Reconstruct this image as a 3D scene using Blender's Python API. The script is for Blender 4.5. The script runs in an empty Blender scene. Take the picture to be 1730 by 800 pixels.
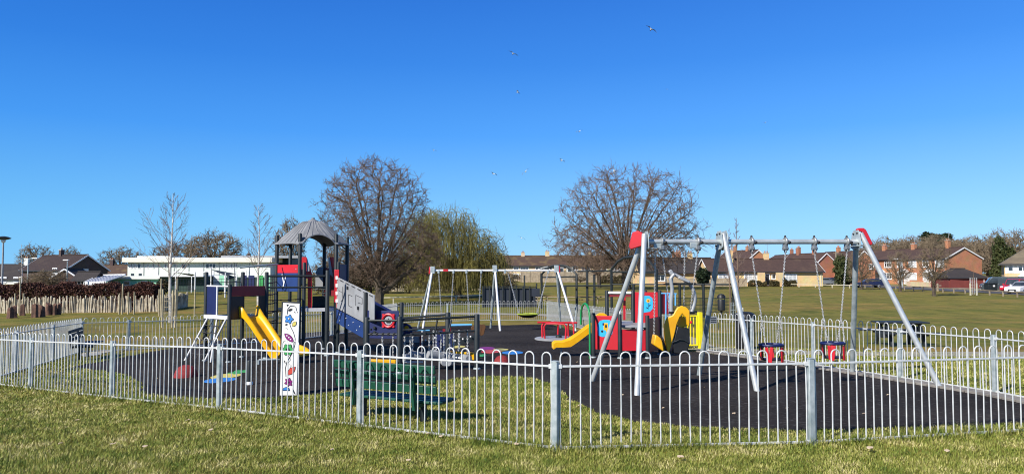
import bpy, math, random
import numpy as np
from mathutils import Vector, Matrix, geometry
SC = bpy.context.scene
COL = SC.collection
PI = math.pi
R = math.radians
random.seed(7)
V = lambda *a: Vector(a)
Z = V(0, 0, 1)

# ------------------------------------------------------------------ camera and terrain
F, CX, CY, HOR = 1258.0, 865.0, 400.0, 460.0      # focal length etc. measured in pixels of the photograph
PITCH = math.atan((HOR - CY) / F)
EYE = V(0, 0, 2.0)
cd = bpy.data.cameras.new("camera"); cam = bpy.data.objects.new("camera", cd); COL.objects.link(cam)
cam.location = EYE; cam.rotation_euler = (PI / 2 + PITCH, 0, 0)
cd.sensor_width = 36; cd.lens = 36 * F / 1730; cd.clip_end = 3000; cd.clip_start = 0.05
SC.camera = cam

_ty = np.arange(-60, 1500, 0.5)
_tz = np.interp(_ty, [-60, 4, 8.5, 13, 20, 30, 42, 60, 85, 130, 400, 1500],
                [0.1, 0.03, 0, -.08, -.2, -.5, -.7, -.62, -.4, -.34, -.3, -.3])
_k = np.hanning(17); _k /= _k.sum()
_tz = np.convolve(np.pad(_tz, 8, mode='edge'), _k, mode='valid')
def ground(x, y):
    x = np.asarray(x, float); y = np.asarray(y, float)
    z = np.interp(y, _ty, _tz)
    t = np.clip(-x / 14.0, 0, 1)
    z = z - .24 * t * t * (3 - 2 * t) * np.clip((y - 4) / 9, 0, 1) * np.clip((140 - y) / 60, 0, 1)
    return z
def gz(x, y): return float(ground(x, y))
def ray(px, py):
    a = (px - CX) / F; b = (CY - py) / F
    return V(a, math.cos(PITCH) - b * math.sin(PITCH), math.sin(PITCH) + b * math.cos(PITCH))
def P(px, py, d):                                   # the point seen at a pixel, d metres away
    r = ray(px, py); return EYE + r * (d / r.y)
def X(px, d): return P(px, 460, d).x
def at(px, py):                                     # the ground point seen at a pixel
    d = 3.0
    while d < 600:
        p = P(px, py, d)
        if p.z <= gz(p.x, p.y): return V(p.x, p.y, gz(p.x, p.y))
        d += 0.02 if d < 40 else 0.2
    return V(p.x, p.y, gz(p.x, p.y))
def gp(x, y, h=0): return V(x, y, gz(x, y) + h)

# ------------------------------------------------------------------ tagging, building
ORG = {}
def tag(o, label=None, cat=None, group=None, kind=None):
    if label: o['label'] = label
    if cat: o['category'] = cat
    if group: o['group'] = group
    if kind: o['kind'] = kind
    return o
def thing(name, label, cat, loc, group=None):
    o = bpy.data.objects.new(name, None); COL.objects.link(o)
    o.empty_display_size = .2
    o.location = loc; ORG[o.name] = Vector(loc)
    return tag(o, label, cat, group)
def kids(o): return [c for c in bpy.data.objects if c.parent == o]
def copy_thing(o, label=None):
    def cp(a, par):
        c = a.copy(); COL.objects.link(c); c.parent = par
        for k in kids(a): cp(k, c)
        return c
    r = cp(o, None)
    if label: r['label'] = label
    return r

def link_mesh(me, name, mat, parent, smooth, ang=38):
    me.materials.append(mat)
    if smooth:
        me.polygons.foreach_set('use_smooth', [True] * len(me.polygons))
        me.set_sharp_from_angle(angle=R(ang))
    o = bpy.data.objects.new(name, me); COL.objects.link(o)
    if parent is not None:
        o.parent = parent; ORG[o.name] = ORG[parent.name]
    return o
def build_np(name, verts, faces, mat, parent=None, smooth=False, origin=None):
    """faces: list of int arrays, each (n, k)"""
    org = np.array(ORG[parent.name] if parent is not None else (origin if origin is not None else (0, 0, 0)), float)
    v = (np.asarray(verts, float) - org).astype(np.float32)
    if not isinstance(faces, list): faces = [faces]
    me = bpy.data.meshes.new(name)
    loops = np.concatenate([f.ravel() for f in faces]).astype(np.int32)
    cnt = np.concatenate([np.full(len(f), f.shape[1]) for f in faces])
    start = np.concatenate([[0], np.cumsum(cnt)[:-1]]).astype(np.int32)
    me.vertices.add(len(v)); me.vertices.foreach_set('co', v.ravel())
    me.loops.add(len(loops)); me.loops.foreach_set('vertex_index', loops)
    me.polygons.add(len(cnt)); me.polygons.foreach_set('loop_start', start)
    me.update(calc_edges=True)
    me.validate()
    o = link_mesh(me, name, mat, parent, smooth)
    if parent is None and origin is not None: o.location = origin; ORG[o.name] = Vector(origin)
    return o

class MB:
    def __init__(s): s.v = []; s.f = []
    def add(s, v, f):
        o = len(s.v); s.v.extend([tuple(p) for p in v]); s.f.extend([tuple(i + o for i in q) for q in f]); return s
    def box(s, c, sz, ax=(V(1, 0, 0), V(0, 1, 0), V(0, 0, 1))):
        c = Vector(c); a, b, d = [Vector(ax[i]) * (sz[i] / 2) for i in range(3)]
        v = [c + a * i + b * j + d * k for k in (-1, 1) for j in (-1, 1) for i in (-1, 1)]
        return s.add(v, [(0, 2, 3, 1), (4, 5, 7, 6), (0, 1, 5, 4), (2, 6, 7, 3), (0, 4, 6, 2), (1, 3, 7, 5)])
    def bar(s, a, b, w, h, up=Z):
        a, b = Vector(a), Vector(b); d = b - a; L = d.length; d.normalize()
        sd = d.cross(Vector(up)); 
        if sd.length < 1e-4: sd = d.cross(V(1, 0, 0))
        sd.normalize(); u = sd.cross(d)
        return s.box((a + b) / 2, (L, w, h), (d, sd, u))
    def tube(s, pts, r, n=8, closed=False, caps=True):
        pts = [Vector(p) for p in pts]; m = len(pts)
        rr = r if isinstance(r, (list, tuple)) else [r] * m
        nrm = None; rings = []
        for i, p in enumerate(pts):
            if closed: t = pts[(i + 1) % m] - pts[i - 1]
            else: t = pts[min(i + 1, m - 1)] - pts[max(i - 1, 0)]
            t.normalize()
            if nrm is None:
                nrm = t.cross(Z) if abs(t.z) < .9 else t.cross(V(0.3, 1, 0))
            nrm = nrm - t * nrm.dot(t); nrm.normalize(); b = t.cross(nrm)
            rings.append([p + (nrm * math.cos(2 * PI * k / n) + b * math.sin(2 * PI * k / n)) * rr[i] for k in range(n)])
        v = [q for g in rings for q in g]; f = []
        for i in range(m if closed else m - 1):
            j = (i + 1) % m
            for k in range(n):
                l = (k + 1) % n; f.append((i * n + k, i * n + l, j * n + l, j * n + k))
        if caps and not closed:
            f.append(tuple(range(n - 1, -1, -1))); f.append(tuple((m - 1) * n + k for k in range(n)))
        return s.add(v, f)
    def prism(s, poly, o, ux, uy, th):
        o, ux, uy = Vector(o), Vector(ux).normalized(), Vector(uy).normalized(); nn = ux.cross(uy).normalized()
        m = len(poly)
        v = [o + ux * a + uy * b - nn * (th / 2) for a, b in poly] + [o + ux * a + uy * b + nn * (th / 2) for a, b in poly]
        f = [tuple(range(m - 1, -1, -1)), tuple(range(m, 2 * m))] + [(i, (i + 1) % m, m + (i + 1) % m, m + i) for i in range(m)]
        return s.add(v, f)
    def quad_prism(s, pts, th):                      # a flat slab through four corner points
        p = [Vector(q) for q in pts]; nn = (p[1] - p[0]).cross(p[-1] - p[0]).normalized() * (th / 2); m = len(p)
        v = [q - nn for q in p] + [q + nn for q in p]
        f = [tuple(range(m - 1, -1, -1)), tuple(range(m, 2 * m))] + [(i, (i + 1) % m, m + (i + 1) % m, m + i) for i in range(m)]
        return s.add(v, f)
    def lathe(s, c, prof, n=16, ax=Z):
        c = Vector(c); ax = Vector(ax).normalized()
        a = ax.cross(V(1, 0, 0)); 
        if a.length < .1: a = ax.cross(V(0, 1, 0))
        a.normalize(); b = ax.cross(a); m = len(prof)
        v = [c + ax * h + (a * math.cos(2 * PI * k / n) + b * math.sin(2 * PI * k / n)) * max(r, 1e-4) for r, h in prof for k in range(n)]
        f = [(i * n + k, i * n + (k + 1) % n, (i + 1) * n + (k + 1) % n, (i + 1) * n + k) for i in range(m - 1) for k in range(n)]
        f.append(tuple(range(n - 1, -1, -1))); f.append(tuple((m - 1) * n + k for k in range(n)))
        return s.add(v, f)
    def chain(s, a, b, link=.05, r=.0065):
        a, b = Vector(a), Vector(b); d = b - a; L = d.length; d.normalize()
        x = d.cross(V(.2, 1, 0)).normalized(); y = d.cross(x); n = max(2, int(L / (link * .8)))
        for i in range(n):
            c = a + d * (L * (i + .5) / n); w = x if i % 2 else y
            pts = [c + d * (link * .62 * sx) + w * (link * .27 * sy) for sx, sy in ((-1, 0), (-.6, 1), (.6, 1), (1, 0), (.6, -1), (-.6, -1))]
            s.tube(pts, r, 4, closed=True)
        return s
    def build(s, name, mat, parent=None, smooth=False, bevel=0, origin=None, label=None, ang=38):
        org = ORG[parent.name] if parent is not None else (Vector(origin) if origin is not None else V(0, 0, 0))
        me = bpy.data.meshes.new(name)
        me.from_pydata([(p[0] - org[0], p[1] - org[1], p[2] - org[2]) for p in s.v], [], s.f)
        me.update()
        o = link_mesh(me, name, mat, parent, smooth or bevel > 0, ang)
        if parent is None and origin is not None: o.location = org; ORG[o.name] = org
        if bevel > 0:
            b = o.modifiers.new('bevel', 'BEVEL'); b.width = bevel; b.segments = 2; b.limit_method = 'ANGLE'; b.angle_limit = R(50)
        if label: o['label'] = label
        return o
def arc(c, r, a0, a1, n, ux, uy):
    return [Vector(c) + Vector(ux) * (r * math.cos(a0 + (a1 - a0) * i / n)) + Vector(uy) * (r * math.sin(a0 + (a1 - a0) * i / n)) for i in range(n + 1)]
def bez(p0, p1, p2, p3, n=10):
    p0, p1, p2, p3 = map(Vector, (p0, p1, p2, p3))
    return [p0 * (1 - t) ** 3 + p1 * 3 * t * (1 - t) ** 2 + p2 * 3 * t * t * (1 - t) + p3 * t ** 3 for t in [i / n for i in range(n + 1)]]
def ell(cx, cy, rx, ry, n=18, a0=0):
    return [(cx + rx * math.cos(2 * PI * i / n + a0), cy + ry * math.sin(2 * PI * i / n + a0)) for i in range(n)]
def rrect(x0, y0, x1, y1, r, n=4):
    out = []
    for cx, cy, a in ((x1 - r, y1 - r, 0), (x0 + r, y1 - r, 90), (x0 + r, y0 + r, 180), (x1 - r, y0 + r, 270)):
        out += [(cx + r * math.cos(R(a + 90 * i / n)), cy + r * math.sin(R(a + 90 * i / n))) for i in range(n + 1)]
    return out
def petals(cx, cy, r0, r1, k, n=36, a0=0):
    return [(cx + (r0 + (r1 - r0) * (.5 + .5 * math.cos(k * a))) * math.cos(a + a0), cy + (r0 + (r1 - r0) * (.5 + .5 * math.cos(k * a))) * math.sin(a + a0)) for a in [2 * PI * i / n for i in range(n)]]
def leafpoly(cx, cy, L, w, rot, n=8):
    top = [(-L / 2 + L * i / n, w / 2 * math.sin(PI * i / n) ** .8) for i in range(n + 1)]
    pts = top + [(x, -y) for x, y in reversed(top[1:-1])]
    c, s_ = math.cos(rot), math.sin(rot)
    return [(cx + x * c - y * s_, cy + x * s_ + y * c) for x, y in pts]
def inside(px, py, poly):
    px = np.asarray(px); py = np.asarray(py); r = np.zeros(px.shape, bool); n = len(poly)
    for i in range(n):
        x0, y0 = poly[i][0], poly[i][1]; x1, y1 = poly[(i + 1) % n][0], poly[(i + 1) % n][1]
        c = ((y0 > py) != (y1 > py)) & (px < (x1 - x0) * (py - y0) / ((y1 - y0) if y1 != y0 else 1e-9) + x0)
        r ^= c
    return r
def sheet(name, poly, dz, mat, step=.6, parent=None):
    """a flat sheet that follows the ground, cut to a polygon"""
    pts = []
    n = len(poly)
    for i in range(n):
        a, b = Vector(poly[i][:2]), Vector(poly[(i + 1) % n][:2]); m = max(1, int((b - a).length / step))
        pts += [a + (b - a) * (k / m) for k in range(m)]
    nb = len(pts); xs = [p.x for p in pts]; ys = [p.y for p in pts]
    gx, gy = np.meshgrid(np.arange(min(xs), max(xs), step), np.arange(min(ys), max(ys), step))
    gx, gy = gx.ravel(), gy.ravel(); ok = inside(gx, gy, [(p.x, p.y) for p in pts])
    allp = pts + [Vector((a, b)) for a, b in zip(gx[ok], gy[ok])]
    v, e, f, *_ = geometry.delaunay_2d_cdt(allp, [(i, (i + 1) % nb) for i in range(nb)], [], 1, 1e-4)
    mb = MB(); mb.v = [(p.x, p.y, gz(p.x, p.y) + dz) for p in v]; mb.f = [tuple(q) for q in f]
    return mb.build(name, mat, parent)

# ------------------------------------------------------------------ materials
def nodes_of(m): m.use_nodes = True; return m.node_tree.nodes, m.node_tree.links
def mat(name, c, rough=.6, metal=0, var=.12, scale=6, bump=0, bscale=40, spec=.5, c2=None, coat=0, trans=0, space='Object'):
    m = bpy.data.materials.new(name); n, l = nodes_of(m); b = n['Principled BSDF']
    b.inputs['Roughness'].default_value = rough; b.inputs['Metallic'].default_value = metal
    b.inputs['Specular IOR Level'].default_value = spec; b.inputs['Coat Weight'].default_value = coat
    tc = n.new('ShaderNodeTexCoord'); no = n.new('ShaderNodeTexNoise'); no.inputs['Scale'].default_value = scale; no.inputs['Detail'].default_value = 5
    l.new(tc.outputs[space], no.inputs['Vector'])
    cr = n.new('ShaderNodeValToRGB'); cr.color_ramp.elements[0].position = .3; cr.color_ramp.elements[1].position = .7
    d = c2 if c2 else tuple(x * (1 - var) for x in c); u = c if c2 else tuple(min(1, x * (1 + var)) for x in c)
    cr.color_ramp.elements[0].color = (*d, 1); cr.color_ramp.elements[1].color = (*u, 1)
    l.new(no.outputs['Fac'], cr.inputs['Fac']); l.new(cr.outputs['Color'], b.inputs['Base Color'])
    if bump:
        n2 = n.new('ShaderNodeTexNoise'); n2.inputs['Scale'].default_value = bscale; n2.inputs['Detail'].default_value = 4
        l.new(tc.outputs[space], n2.inputs['Vector'])
        bp = n.new('ShaderNodeBump'); bp.inputs['Strength'].default_value = bump; bp.inputs['Distance'].default_value = .02
        l.new(n2.outputs['Fac'], bp.inputs['Height']); l.new(bp.outputs['Normal'], b.inputs['Normal'])
    if trans: b.inputs['Transmission Weight'].default_value = trans
    return m
def brickmat(name, a, b2, mortar, bw=.225, bh=.075):
    m = bpy.data.materials.new(name); n, l = nodes_of(m); b = n['Principled BSDF']; b.inputs['Roughness'].default_value = .85
    g = n.new('ShaderNodeTexCoord'); sx = n.new('ShaderNodeSeparateXYZ'); l.new(g.outputs['Object'], sx.inputs[0])
    ad = n.new('ShaderNodeMath'); ad.operation = 'ADD'; l.new(sx.outputs['X'], ad.inputs[0]); l.new(sx.outputs['Y'], ad.inputs[1])
    cm = n.new('ShaderNodeCombineXYZ'); l.new(ad.outputs[0], cm.inputs['X']); l.new(sx.outputs['Z'], cm.inputs['Y'])
    br = n.new('ShaderNodeTexBrick'); l.new(cm.outputs[0], br.inputs['Vector'])
    br.inputs['Scale'].default_value = 1; br.inputs['Brick Width'].default_value = bw; br.inputs['Row Height'].default_value = bh; br.inputs['Mortar Size'].default_value = .01
    br.inputs['Color1'].default_value = (*a, 1); br.inputs['Color2'].default_value = (*b2, 1); br.inputs['Mortar'].default_value = (*mortar, 1)
    no = n.new('ShaderNodeTexNoise'); no.inputs['Scale'].default_value = .8; no.inputs['Detail'].default_value = 6; l.new(g.outputs['Object'], no.inputs['Vector'])
    mx = n.new('ShaderNodeMix'); mx.data_type = 'RGBA'; mx.blend_type = 'MULTIPLY'; mx.inputs['Factor'].default_value = .5
    l.new(br.outputs['Color'], mx.inputs[6]); l.new(no.outputs['Color'], mx.inputs[7])
    hs = n.new('ShaderNodeHueSaturation'); hs.inputs['Value'].default_value = 1.35; hs.inputs['Saturation'].default_value = 1.0
    l.new(mx.outputs[2], hs.inputs['Color']); l.new(hs.outputs[0], b.inputs['Base Color'])
    return m
def tilemat(name, a, b2, row=.3, moss=(.12, .10, .04)):
    m = bpy.data.materials.new(name); n, l = nodes_of(m); b = n['Principled BSDF']; b.inputs['Roughness'].default_value = .85
    g = n.new('ShaderNodeTexCoord'); sx = n.new('ShaderNodeSeparateXYZ'); l.new(g.outputs['Object'], sx.inputs[0])
    ad = n.new('ShaderNodeMath'); ad.operation = 'ADD'; l.new(sx.outputs['X'], ad.inputs[0]); l.new(sx.outputs['Y'], ad.inputs[1])
    cm = n.new('ShaderNodeCombineXYZ'); l.new(ad.outputs[0], cm.inputs['X']); l.new(sx.outputs['Z'], cm.inputs['Y'])
    br = n.new('ShaderNodeTexBrick'); l.new(cm.outputs[0], br.inputs['Vector'])
    br.inputs['Scale'].default_value = 1; br.inputs['Brick Width'].default_value = .3; br.inputs['Row Height'].default_value = row * .6; br.inputs['Mortar Size'].default_value = .015
    br.inputs['Color1'].default_value = (*a, 1); br.inputs['Color2'].default_value = (*b2, 1); br.inputs['Mortar'].default_value = (*[x * .4 for x in a], 1)
    no = n.new('ShaderNodeTexNoise'); no.inputs['Scale'].default_value = .5; no.inputs['Detail'].default_value = 8; l.new(g.outputs['Object'], no.inputs['Vector'])
    cr = n.new('ShaderNodeValToRGB'); cr.color_ramp.elements[0].position = .52; cr.color_ramp.elements[1].position = .75; l.new(no.outputs['Fac'], cr.inputs[0])
    mx = n.new('ShaderNodeMix'); mx.data_type = 'RGBA'; l.new(cr.outputs[0], mx.inputs[0]); l.new(br.outputs['Color'], mx.inputs[6]); mx.inputs[7].default_value = (*moss, 1)
    l.new(mx.outputs[2], b.inputs['Base Color'])
    return m
def barkmat(name, a, b2, scale=3):
    m = mat(name, a, .9, c2=b2, scale=scale, bump=.4, bscale=25, spec=.2); return m
def leafmat(name, cols, rough=.6, nscale=1.2, trans=.0):
    """colour varies from leaf to leaf and in large patches"""
    m = bpy.data.materials.new(name); n, l = nodes_of(m); b = n['Principled BSDF']; b.inputs['Roughness'].default_value = rough; b.inputs['Specular IOR Level'].default_value = .25
    ge = n.new('ShaderNodeNewGeometry'); tc = n.new('ShaderNodeTexCoord'); no = n.new('ShaderNodeTexNoise'); no.inputs['Scale'].default_value = nscale; no.inputs['Detail'].default_value = 4
    l.new(tc.outputs['Object'], no.inputs['Vector'])
    ma = n.new('ShaderNodeMath'); ma.operation = 'MULTIPLY_ADD'; ma.inputs[1].default_value = .55; l.new(ge.outputs['Random Per Island'], ma.inputs[0])
    m2 = n.new('ShaderNodeMath'); m2.operation = 'MULTIPLY_ADD'; m2.inputs[1].default_value = 1.4; m2.inputs[2].default_value = -.45; l.new(no.outputs['Fac'], m2.inputs[0])
    l.new(m2.outputs[0], ma.inputs[2])
    cr = n.new('ShaderNodeValToRGB'); e = cr.color_ramp.elements
    e[0].color = (*cols[0], 1); e[1].color = (*cols[-1], 1); e[0].position = .05; e[1].position = .95
    for i, c in enumerate(cols[1:-1]):
        q = e.new((i + 1) / (len(cols) - 1)); q.color = (*c, 1)
    l.new(ma.outputs[0], cr.inputs[0]); l.new(cr.outputs[0], b.inputs['Base Color'])
    return m

M = {}
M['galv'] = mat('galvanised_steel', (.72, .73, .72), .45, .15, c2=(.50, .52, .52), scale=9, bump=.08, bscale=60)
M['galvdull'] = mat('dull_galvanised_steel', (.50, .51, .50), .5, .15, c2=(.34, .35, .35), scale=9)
M['galvpost'] = mat('galvanised_post', (.50, .55, .56), .5, .3, c2=(.26, .32, .33), scale=9, bump=.1, bscale=40)
M['steel'] = mat('swing_steel', (.60, .62, .61), .38, .35, c2=(.42, .45, .45), scale=5, bump=.05)
M['whitesteel'] = mat('white_steel', (.8, .8, .8), .4, .1, var=.08)
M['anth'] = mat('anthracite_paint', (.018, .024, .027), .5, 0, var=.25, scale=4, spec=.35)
M['black'] = mat('black_plastic', (.012, .012, .013), .5, var=.3)
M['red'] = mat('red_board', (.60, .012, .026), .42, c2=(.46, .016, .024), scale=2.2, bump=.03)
M['darkred'] = mat('dark_and_shaded_red_board', (.20, .008, .014), .5, var=.15)  # serves dark red boards and red ones with shade painted in
M['navy'] = mat('navy_board', (.007, .014, .085), .5, var=.15, scale=3)
M['blue'] = mat('blue_board', (.014, .042, .165), .5, var=.12, scale=3)
M['greyboard'] = mat('grey_board', (.29, .30, .315), .5, var=.16, scale=2.5)
M['roofgrey'] = mat('grey_roof_plastic', (.20, .205, .215), .6, var=.2, scale=2.5)
M['yellow'] = mat('yellow_plastic', (.86, .47, .008), .35, c2=(.70, .33, .008), scale=2.5)
M['lemon'] = mat('lemon_paint', (.85, .72, .01), .4, var=.06)
M['green'] = mat('green_paint', (.01, .25, .07), .4, var=.1)
M['benchgreen'] = mat('bench_green_paint', (.007, .068, .038), .5, var=.2, scale=8, bump=.1, bscale=30)
M['cyan'] = mat('cyan_board', (.03, .42, .75), .45, var=.05)
M['lightblue'] = mat('light_blue_paint', (.12, .42, .75), .45, var=.06)
M['white'] = mat('white_board', (.82, .82, .81), .45, c2=(.70, .70, .68), scale=2.5)
M['purple'] = mat('purple_print', (.22, .012, .17), .5, var=.08)
M['printred'] = mat('red_print', (.55, .06, .04), .5, var=.08)
M['printgreen'] = mat('green_print', (.04, .32, .08), .5, var=.08)
M['printblue'] = mat('blue_print', (.03, .2, .58), .5, var=.08)
M['printyel'] = mat('yellow_print', (.65, .55, .12), .5, var=.08)
M['ink'] = mat('black_print', (.01, .01, .012), .5, var=.1)
M['rope'] = mat('dark_rope', (.04, .04, .045), .8, var=.3)
M['chain'] = mat('chain_steel', (.55, .55, .54), .4, .4, var=.25, scale=30)
M['brown'] = mat('brown_board', (.10, .045, .014), .5, var=.2)
M['logwood'] = mat('grey_log', (.33, .34, .35), .7, c2=(.2, .21, .22), scale=4, bump=.2)
M['concrete'] = mat('concrete', (.42, .41, .37), .85, c2=(.3, .29, .26), scale=3, bump=.2)
M['palewood'] = mat('weathered_pales', (.66, .59, .45), .85, c2=(.26, .21, .14), scale=3.0, bump=.3)
M['stake'] = mat('stake_wood', (.5, .43, .28), .85, c2=(.3, .25, .16), scale=5, bump=.2)
M['stump'] = mat('stump_bark', (.17, .085, .055), .9, c2=(.055, .032, .025), scale=5, bump=.6, bscale=14)
M['bark'] = barkmat('oak_bark', (.125, .10, .075), (.055, .042, .032))
M['twig'] = barkmat('oak_twig', (.23, .16, .115), (.12, .082, .058), 1)
M['birch'] = barkmat('birch_bark', (.7, .67, .62), (.38, .34, .3), 4)
M['birchtwig'] = barkmat('birch_twig', (.26, .19, .16), (.15, .105, .09), 1)
M['willowtwig'] = leafmat('willow_strand', [(.055, .048, .016), (.15, .13, .034), (.36, .315, .08)], nscale=.4)
M['woodtwig'] = barkmat('wood_twig', (.27, .21, .14), (.15, .115, .075), .4)
M['evergreen'] = leafmat('evergreen_needles', [(.012, .022, .012), (.022, .040, .018), (.04, .06, .025)])
M['ivy'] = leafmat('ivy_leaf', [(.025, .04, .012), (.05, .065, .02), (.09, .09, .035)])
M['hedgered'] = leafmat('beech_hedge_leaf', [(.028, .011, .009), (.075, .029, .021), (.15, .065, .042)], nscale=1.5)
M['hedgegreen'] = leafmat('green_hedge_leaf', [(.02, .02, .008), (.06, .05, .02), (.11, .085, .03)])
M['brickO'] = brickmat('orange_brick', (.50, .19, .085), (.39, .14, .06), (.34, .22, .15))
M['brickR'] = brickmat('red_brick', (.38, .13, .065), (.30, .10, .05), (.28, .19, .14))
M['brickY'] = brickmat('yellow_brick', (.72, .49, .20), (.60, .39, .15), (.55, .46, .34))
M['brickC'] = brickmat('cream_brick', (.64, .50, .28), (.55, .42, .23), (.52, .45, .36))
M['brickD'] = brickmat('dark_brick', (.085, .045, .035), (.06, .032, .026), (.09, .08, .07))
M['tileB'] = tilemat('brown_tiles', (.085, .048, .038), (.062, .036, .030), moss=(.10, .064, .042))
M['tileL'] = tilemat('shaded_brown_tiles', (.040, .023, .020), (.032, .018, .016), moss=(.05, .033, .023))  # brown tiles with the shade of a roof facing away painted in
M['tileM'] = tilemat('mossy_tiles', (.10, .060, .042), (.08, .048, .035), moss=(.17, .12, .05))
M['tileG'] = tilemat('grey_brown_tiles', (.19, .155, .105), (.15, .12, .085), moss=(.24, .20, .12))
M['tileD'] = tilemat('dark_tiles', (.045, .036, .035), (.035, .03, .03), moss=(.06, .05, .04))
M['render'] = mat('white_render', (.72, .74, .69), .8, var=.05, scale=.7)
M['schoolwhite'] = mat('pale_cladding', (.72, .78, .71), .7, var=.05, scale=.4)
M['fascia'] = mat('cream_fascia', (.78, .74, .62), .6, var=.05, scale=1)
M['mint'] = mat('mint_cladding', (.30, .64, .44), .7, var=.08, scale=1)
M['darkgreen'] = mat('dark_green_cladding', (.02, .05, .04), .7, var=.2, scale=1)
M['upvc'] = mat('white_upvc', (.8, .8, .8), .4, var=.03)
M['glass'] = mat('window_glass', (.035, .045, .055), .08, var=.4, scale=1.2, spec=.8)
M['netcurtain'] = mat('window_with_net_curtain', (.50, .52, .53), .25, var=.3, scale=2)
M['doordark'] = mat('dark_door', (.03, .03, .035), .5)
M['garagered'] = mat('garage_door', (.16, .035, .03), .6, var=.1, scale=2)
M['tarmac'] = mat('tarmac', (.075, .075, .08), .9, var=.2, scale=1, bump=.2, bscale=90)
M['path'] = mat('path_concrete', (.34, .31, .25), .9, c2=(.26, .23, .18), scale=1.5, bump=.2)
M['tyre'] = mat('tyre', (.015, .015, .016), .8)
M['carred'] = mat('red_car_paint', (.5, .012, .02), .25, var=.03, coat=.6)
M['carwhite'] = mat('white_car_paint', (.78, .78, .79), .25, var=.02, coat=.6)
M['carblue'] = mat('dark_blue_car_paint', (.012, .018, .06), .25, var=.05, coat=.6)
M['cargrey'] = mat('grey_van_paint', (.05, .065, .075), .3, var=.05, coat=.5)
M['carsilver'] = mat('silver_car_paint', (.3, .33, .37), .3, .3, var=.05, coat=.5)
M['gullwhite'] = mat('gull_plumage', (.8, .8, .78), .8, var=.05)
M['gullgrey'] = mat('gull_wing_plumage', (.13, .13, .135), .8, c2=(.06, .06, .065), scale=4)
M['deadleaf'] = mat('dead_leaf', (.62, .52, .38), .8, c2=(.42, .30, .19), scale=30)
M['board'] = mat('timber_boards', (.33, .27, .19), .85, c2=(.2, .16, .11), scale=2, bump=.2)
M['sail'] = mat('shade_sail', (.03, .035, .04), .8)
M['undergrowth'] = leafmat('dead_undergrowth', [(.03, .022, .014), (.07, .052, .030), (.12, .095, .055)], nscale=.5)
# ------------------------------------------------------------------ light and sky
EL, AZ = R(36), math.atan2(-.70, -.714)             # the sun stands behind the camera, to the left
S = V(math.sin(AZ) * math.cos(EL), math.cos(AZ) * math.cos(EL), math.sin(EL))
sl = bpy.data.lights.new("sun", 'SUN'); sl.energy = 5.0; sl.angle = R(.5); sl.color = (1, .95, .87)
so = bpy.data.objects.new("sun", sl); COL.objects.link(so); so.rotation_euler = S.to_track_quat('Z', 'Y').to_euler(); so.location = (-30, -30, 40)
w = bpy.data.worlds.new("World"); SC.world = w; w.use_nodes = True
n, l = w.node_tree.nodes, w.node_tree.links
sk = n.new('ShaderNodeTexSky'); sk.sky_type = 'NISHITA'; sk.sun_disc = False; sk.sun_elevation = EL; sk.sun_rotation = AZ
sk.air_density = 1.0; sk.dust_density = .15; sk.ozone_density = 3.0; sk.altitude = 0
tcw = n.new('ShaderNodeTexCoord'); sx = n.new('ShaderNodeSeparateXYZ'); l.new(tcw.outputs['Generated'], sx.inputs[0])
cr = n.new('ShaderNodeValToRGB'); e = cr.color_ramp.elements           # clear spring sky: pale at the horizon, deep blue above
SKY = [(0, (3.6, 7.3, 11.0)), (.0635, (2.55, 6.5, 10.9)), (.18, (.86, 3.9, 10.3)), (.27, (.42, 2.65, 8.7)), (.36, (.25, 1.9, 7.4)), (.55, (.16, .9, 3.4)), (1, (.10, .45, 1.7))]
e[0].position, e[0].color = SKY[0][0], (*SKY[0][1], 1); e[1].position, e[1].color = SKY[-1][0], (*SKY[-1][1], 1)
for p_, c in SKY[1:-1]: q = e.new(p_); q.color = (*c, 1)
l.new(sx.outputs['Z'], cr.inputs[0])
mxw = n.new('ShaderNodeMix'); mxw.data_type = 'RGBA'; mxw.inputs[0].default_value = .94; l.new(sk.outputs[0], mxw.inputs[6])
mr = n.new('ShaderNodeMapRange'); mr.inputs[1].default_value = -.6; mr.inputs[2].default_value = .6; l.new(sx.outputs['X'], mr.inputs[0])
crx = n.new('ShaderNodeValToRGB'); crx.color_ramp.elements[0].color = (.62, .83, .90, 1); crx.color_ramp.elements[1].color = (1.38, 1.16, 1.1, 1); l.new(mr.outputs[0], crx.inputs[0])
mxm = n.new('ShaderNodeMix'); mxm.data_type = 'RGBA'; mxm.blend_type = 'MULTIPLY'; mxm.inputs[0].default_value = 1; l.new(cr.outputs[0], mxm.inputs[6]); l.new(crx.outputs[0], mxm.inputs[7])
l.new(mxm.outputs[2], mxw.inputs[7])
l.new(mxw.outputs[2], n['Background'].inputs['Color']); n['Background'].inputs['Strength'].default_value = .075
SC.cycles.pixel_filter_type = 'BLACKMAN_HARRIS'; SC.cycles.filter_width = 1.05
SC.view_settings.view_transform = 'Standard'; SC.view_settings.look = 'None'; SC.view_settings.exposure = .42; SC.view_settings.gamma = 1

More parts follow.
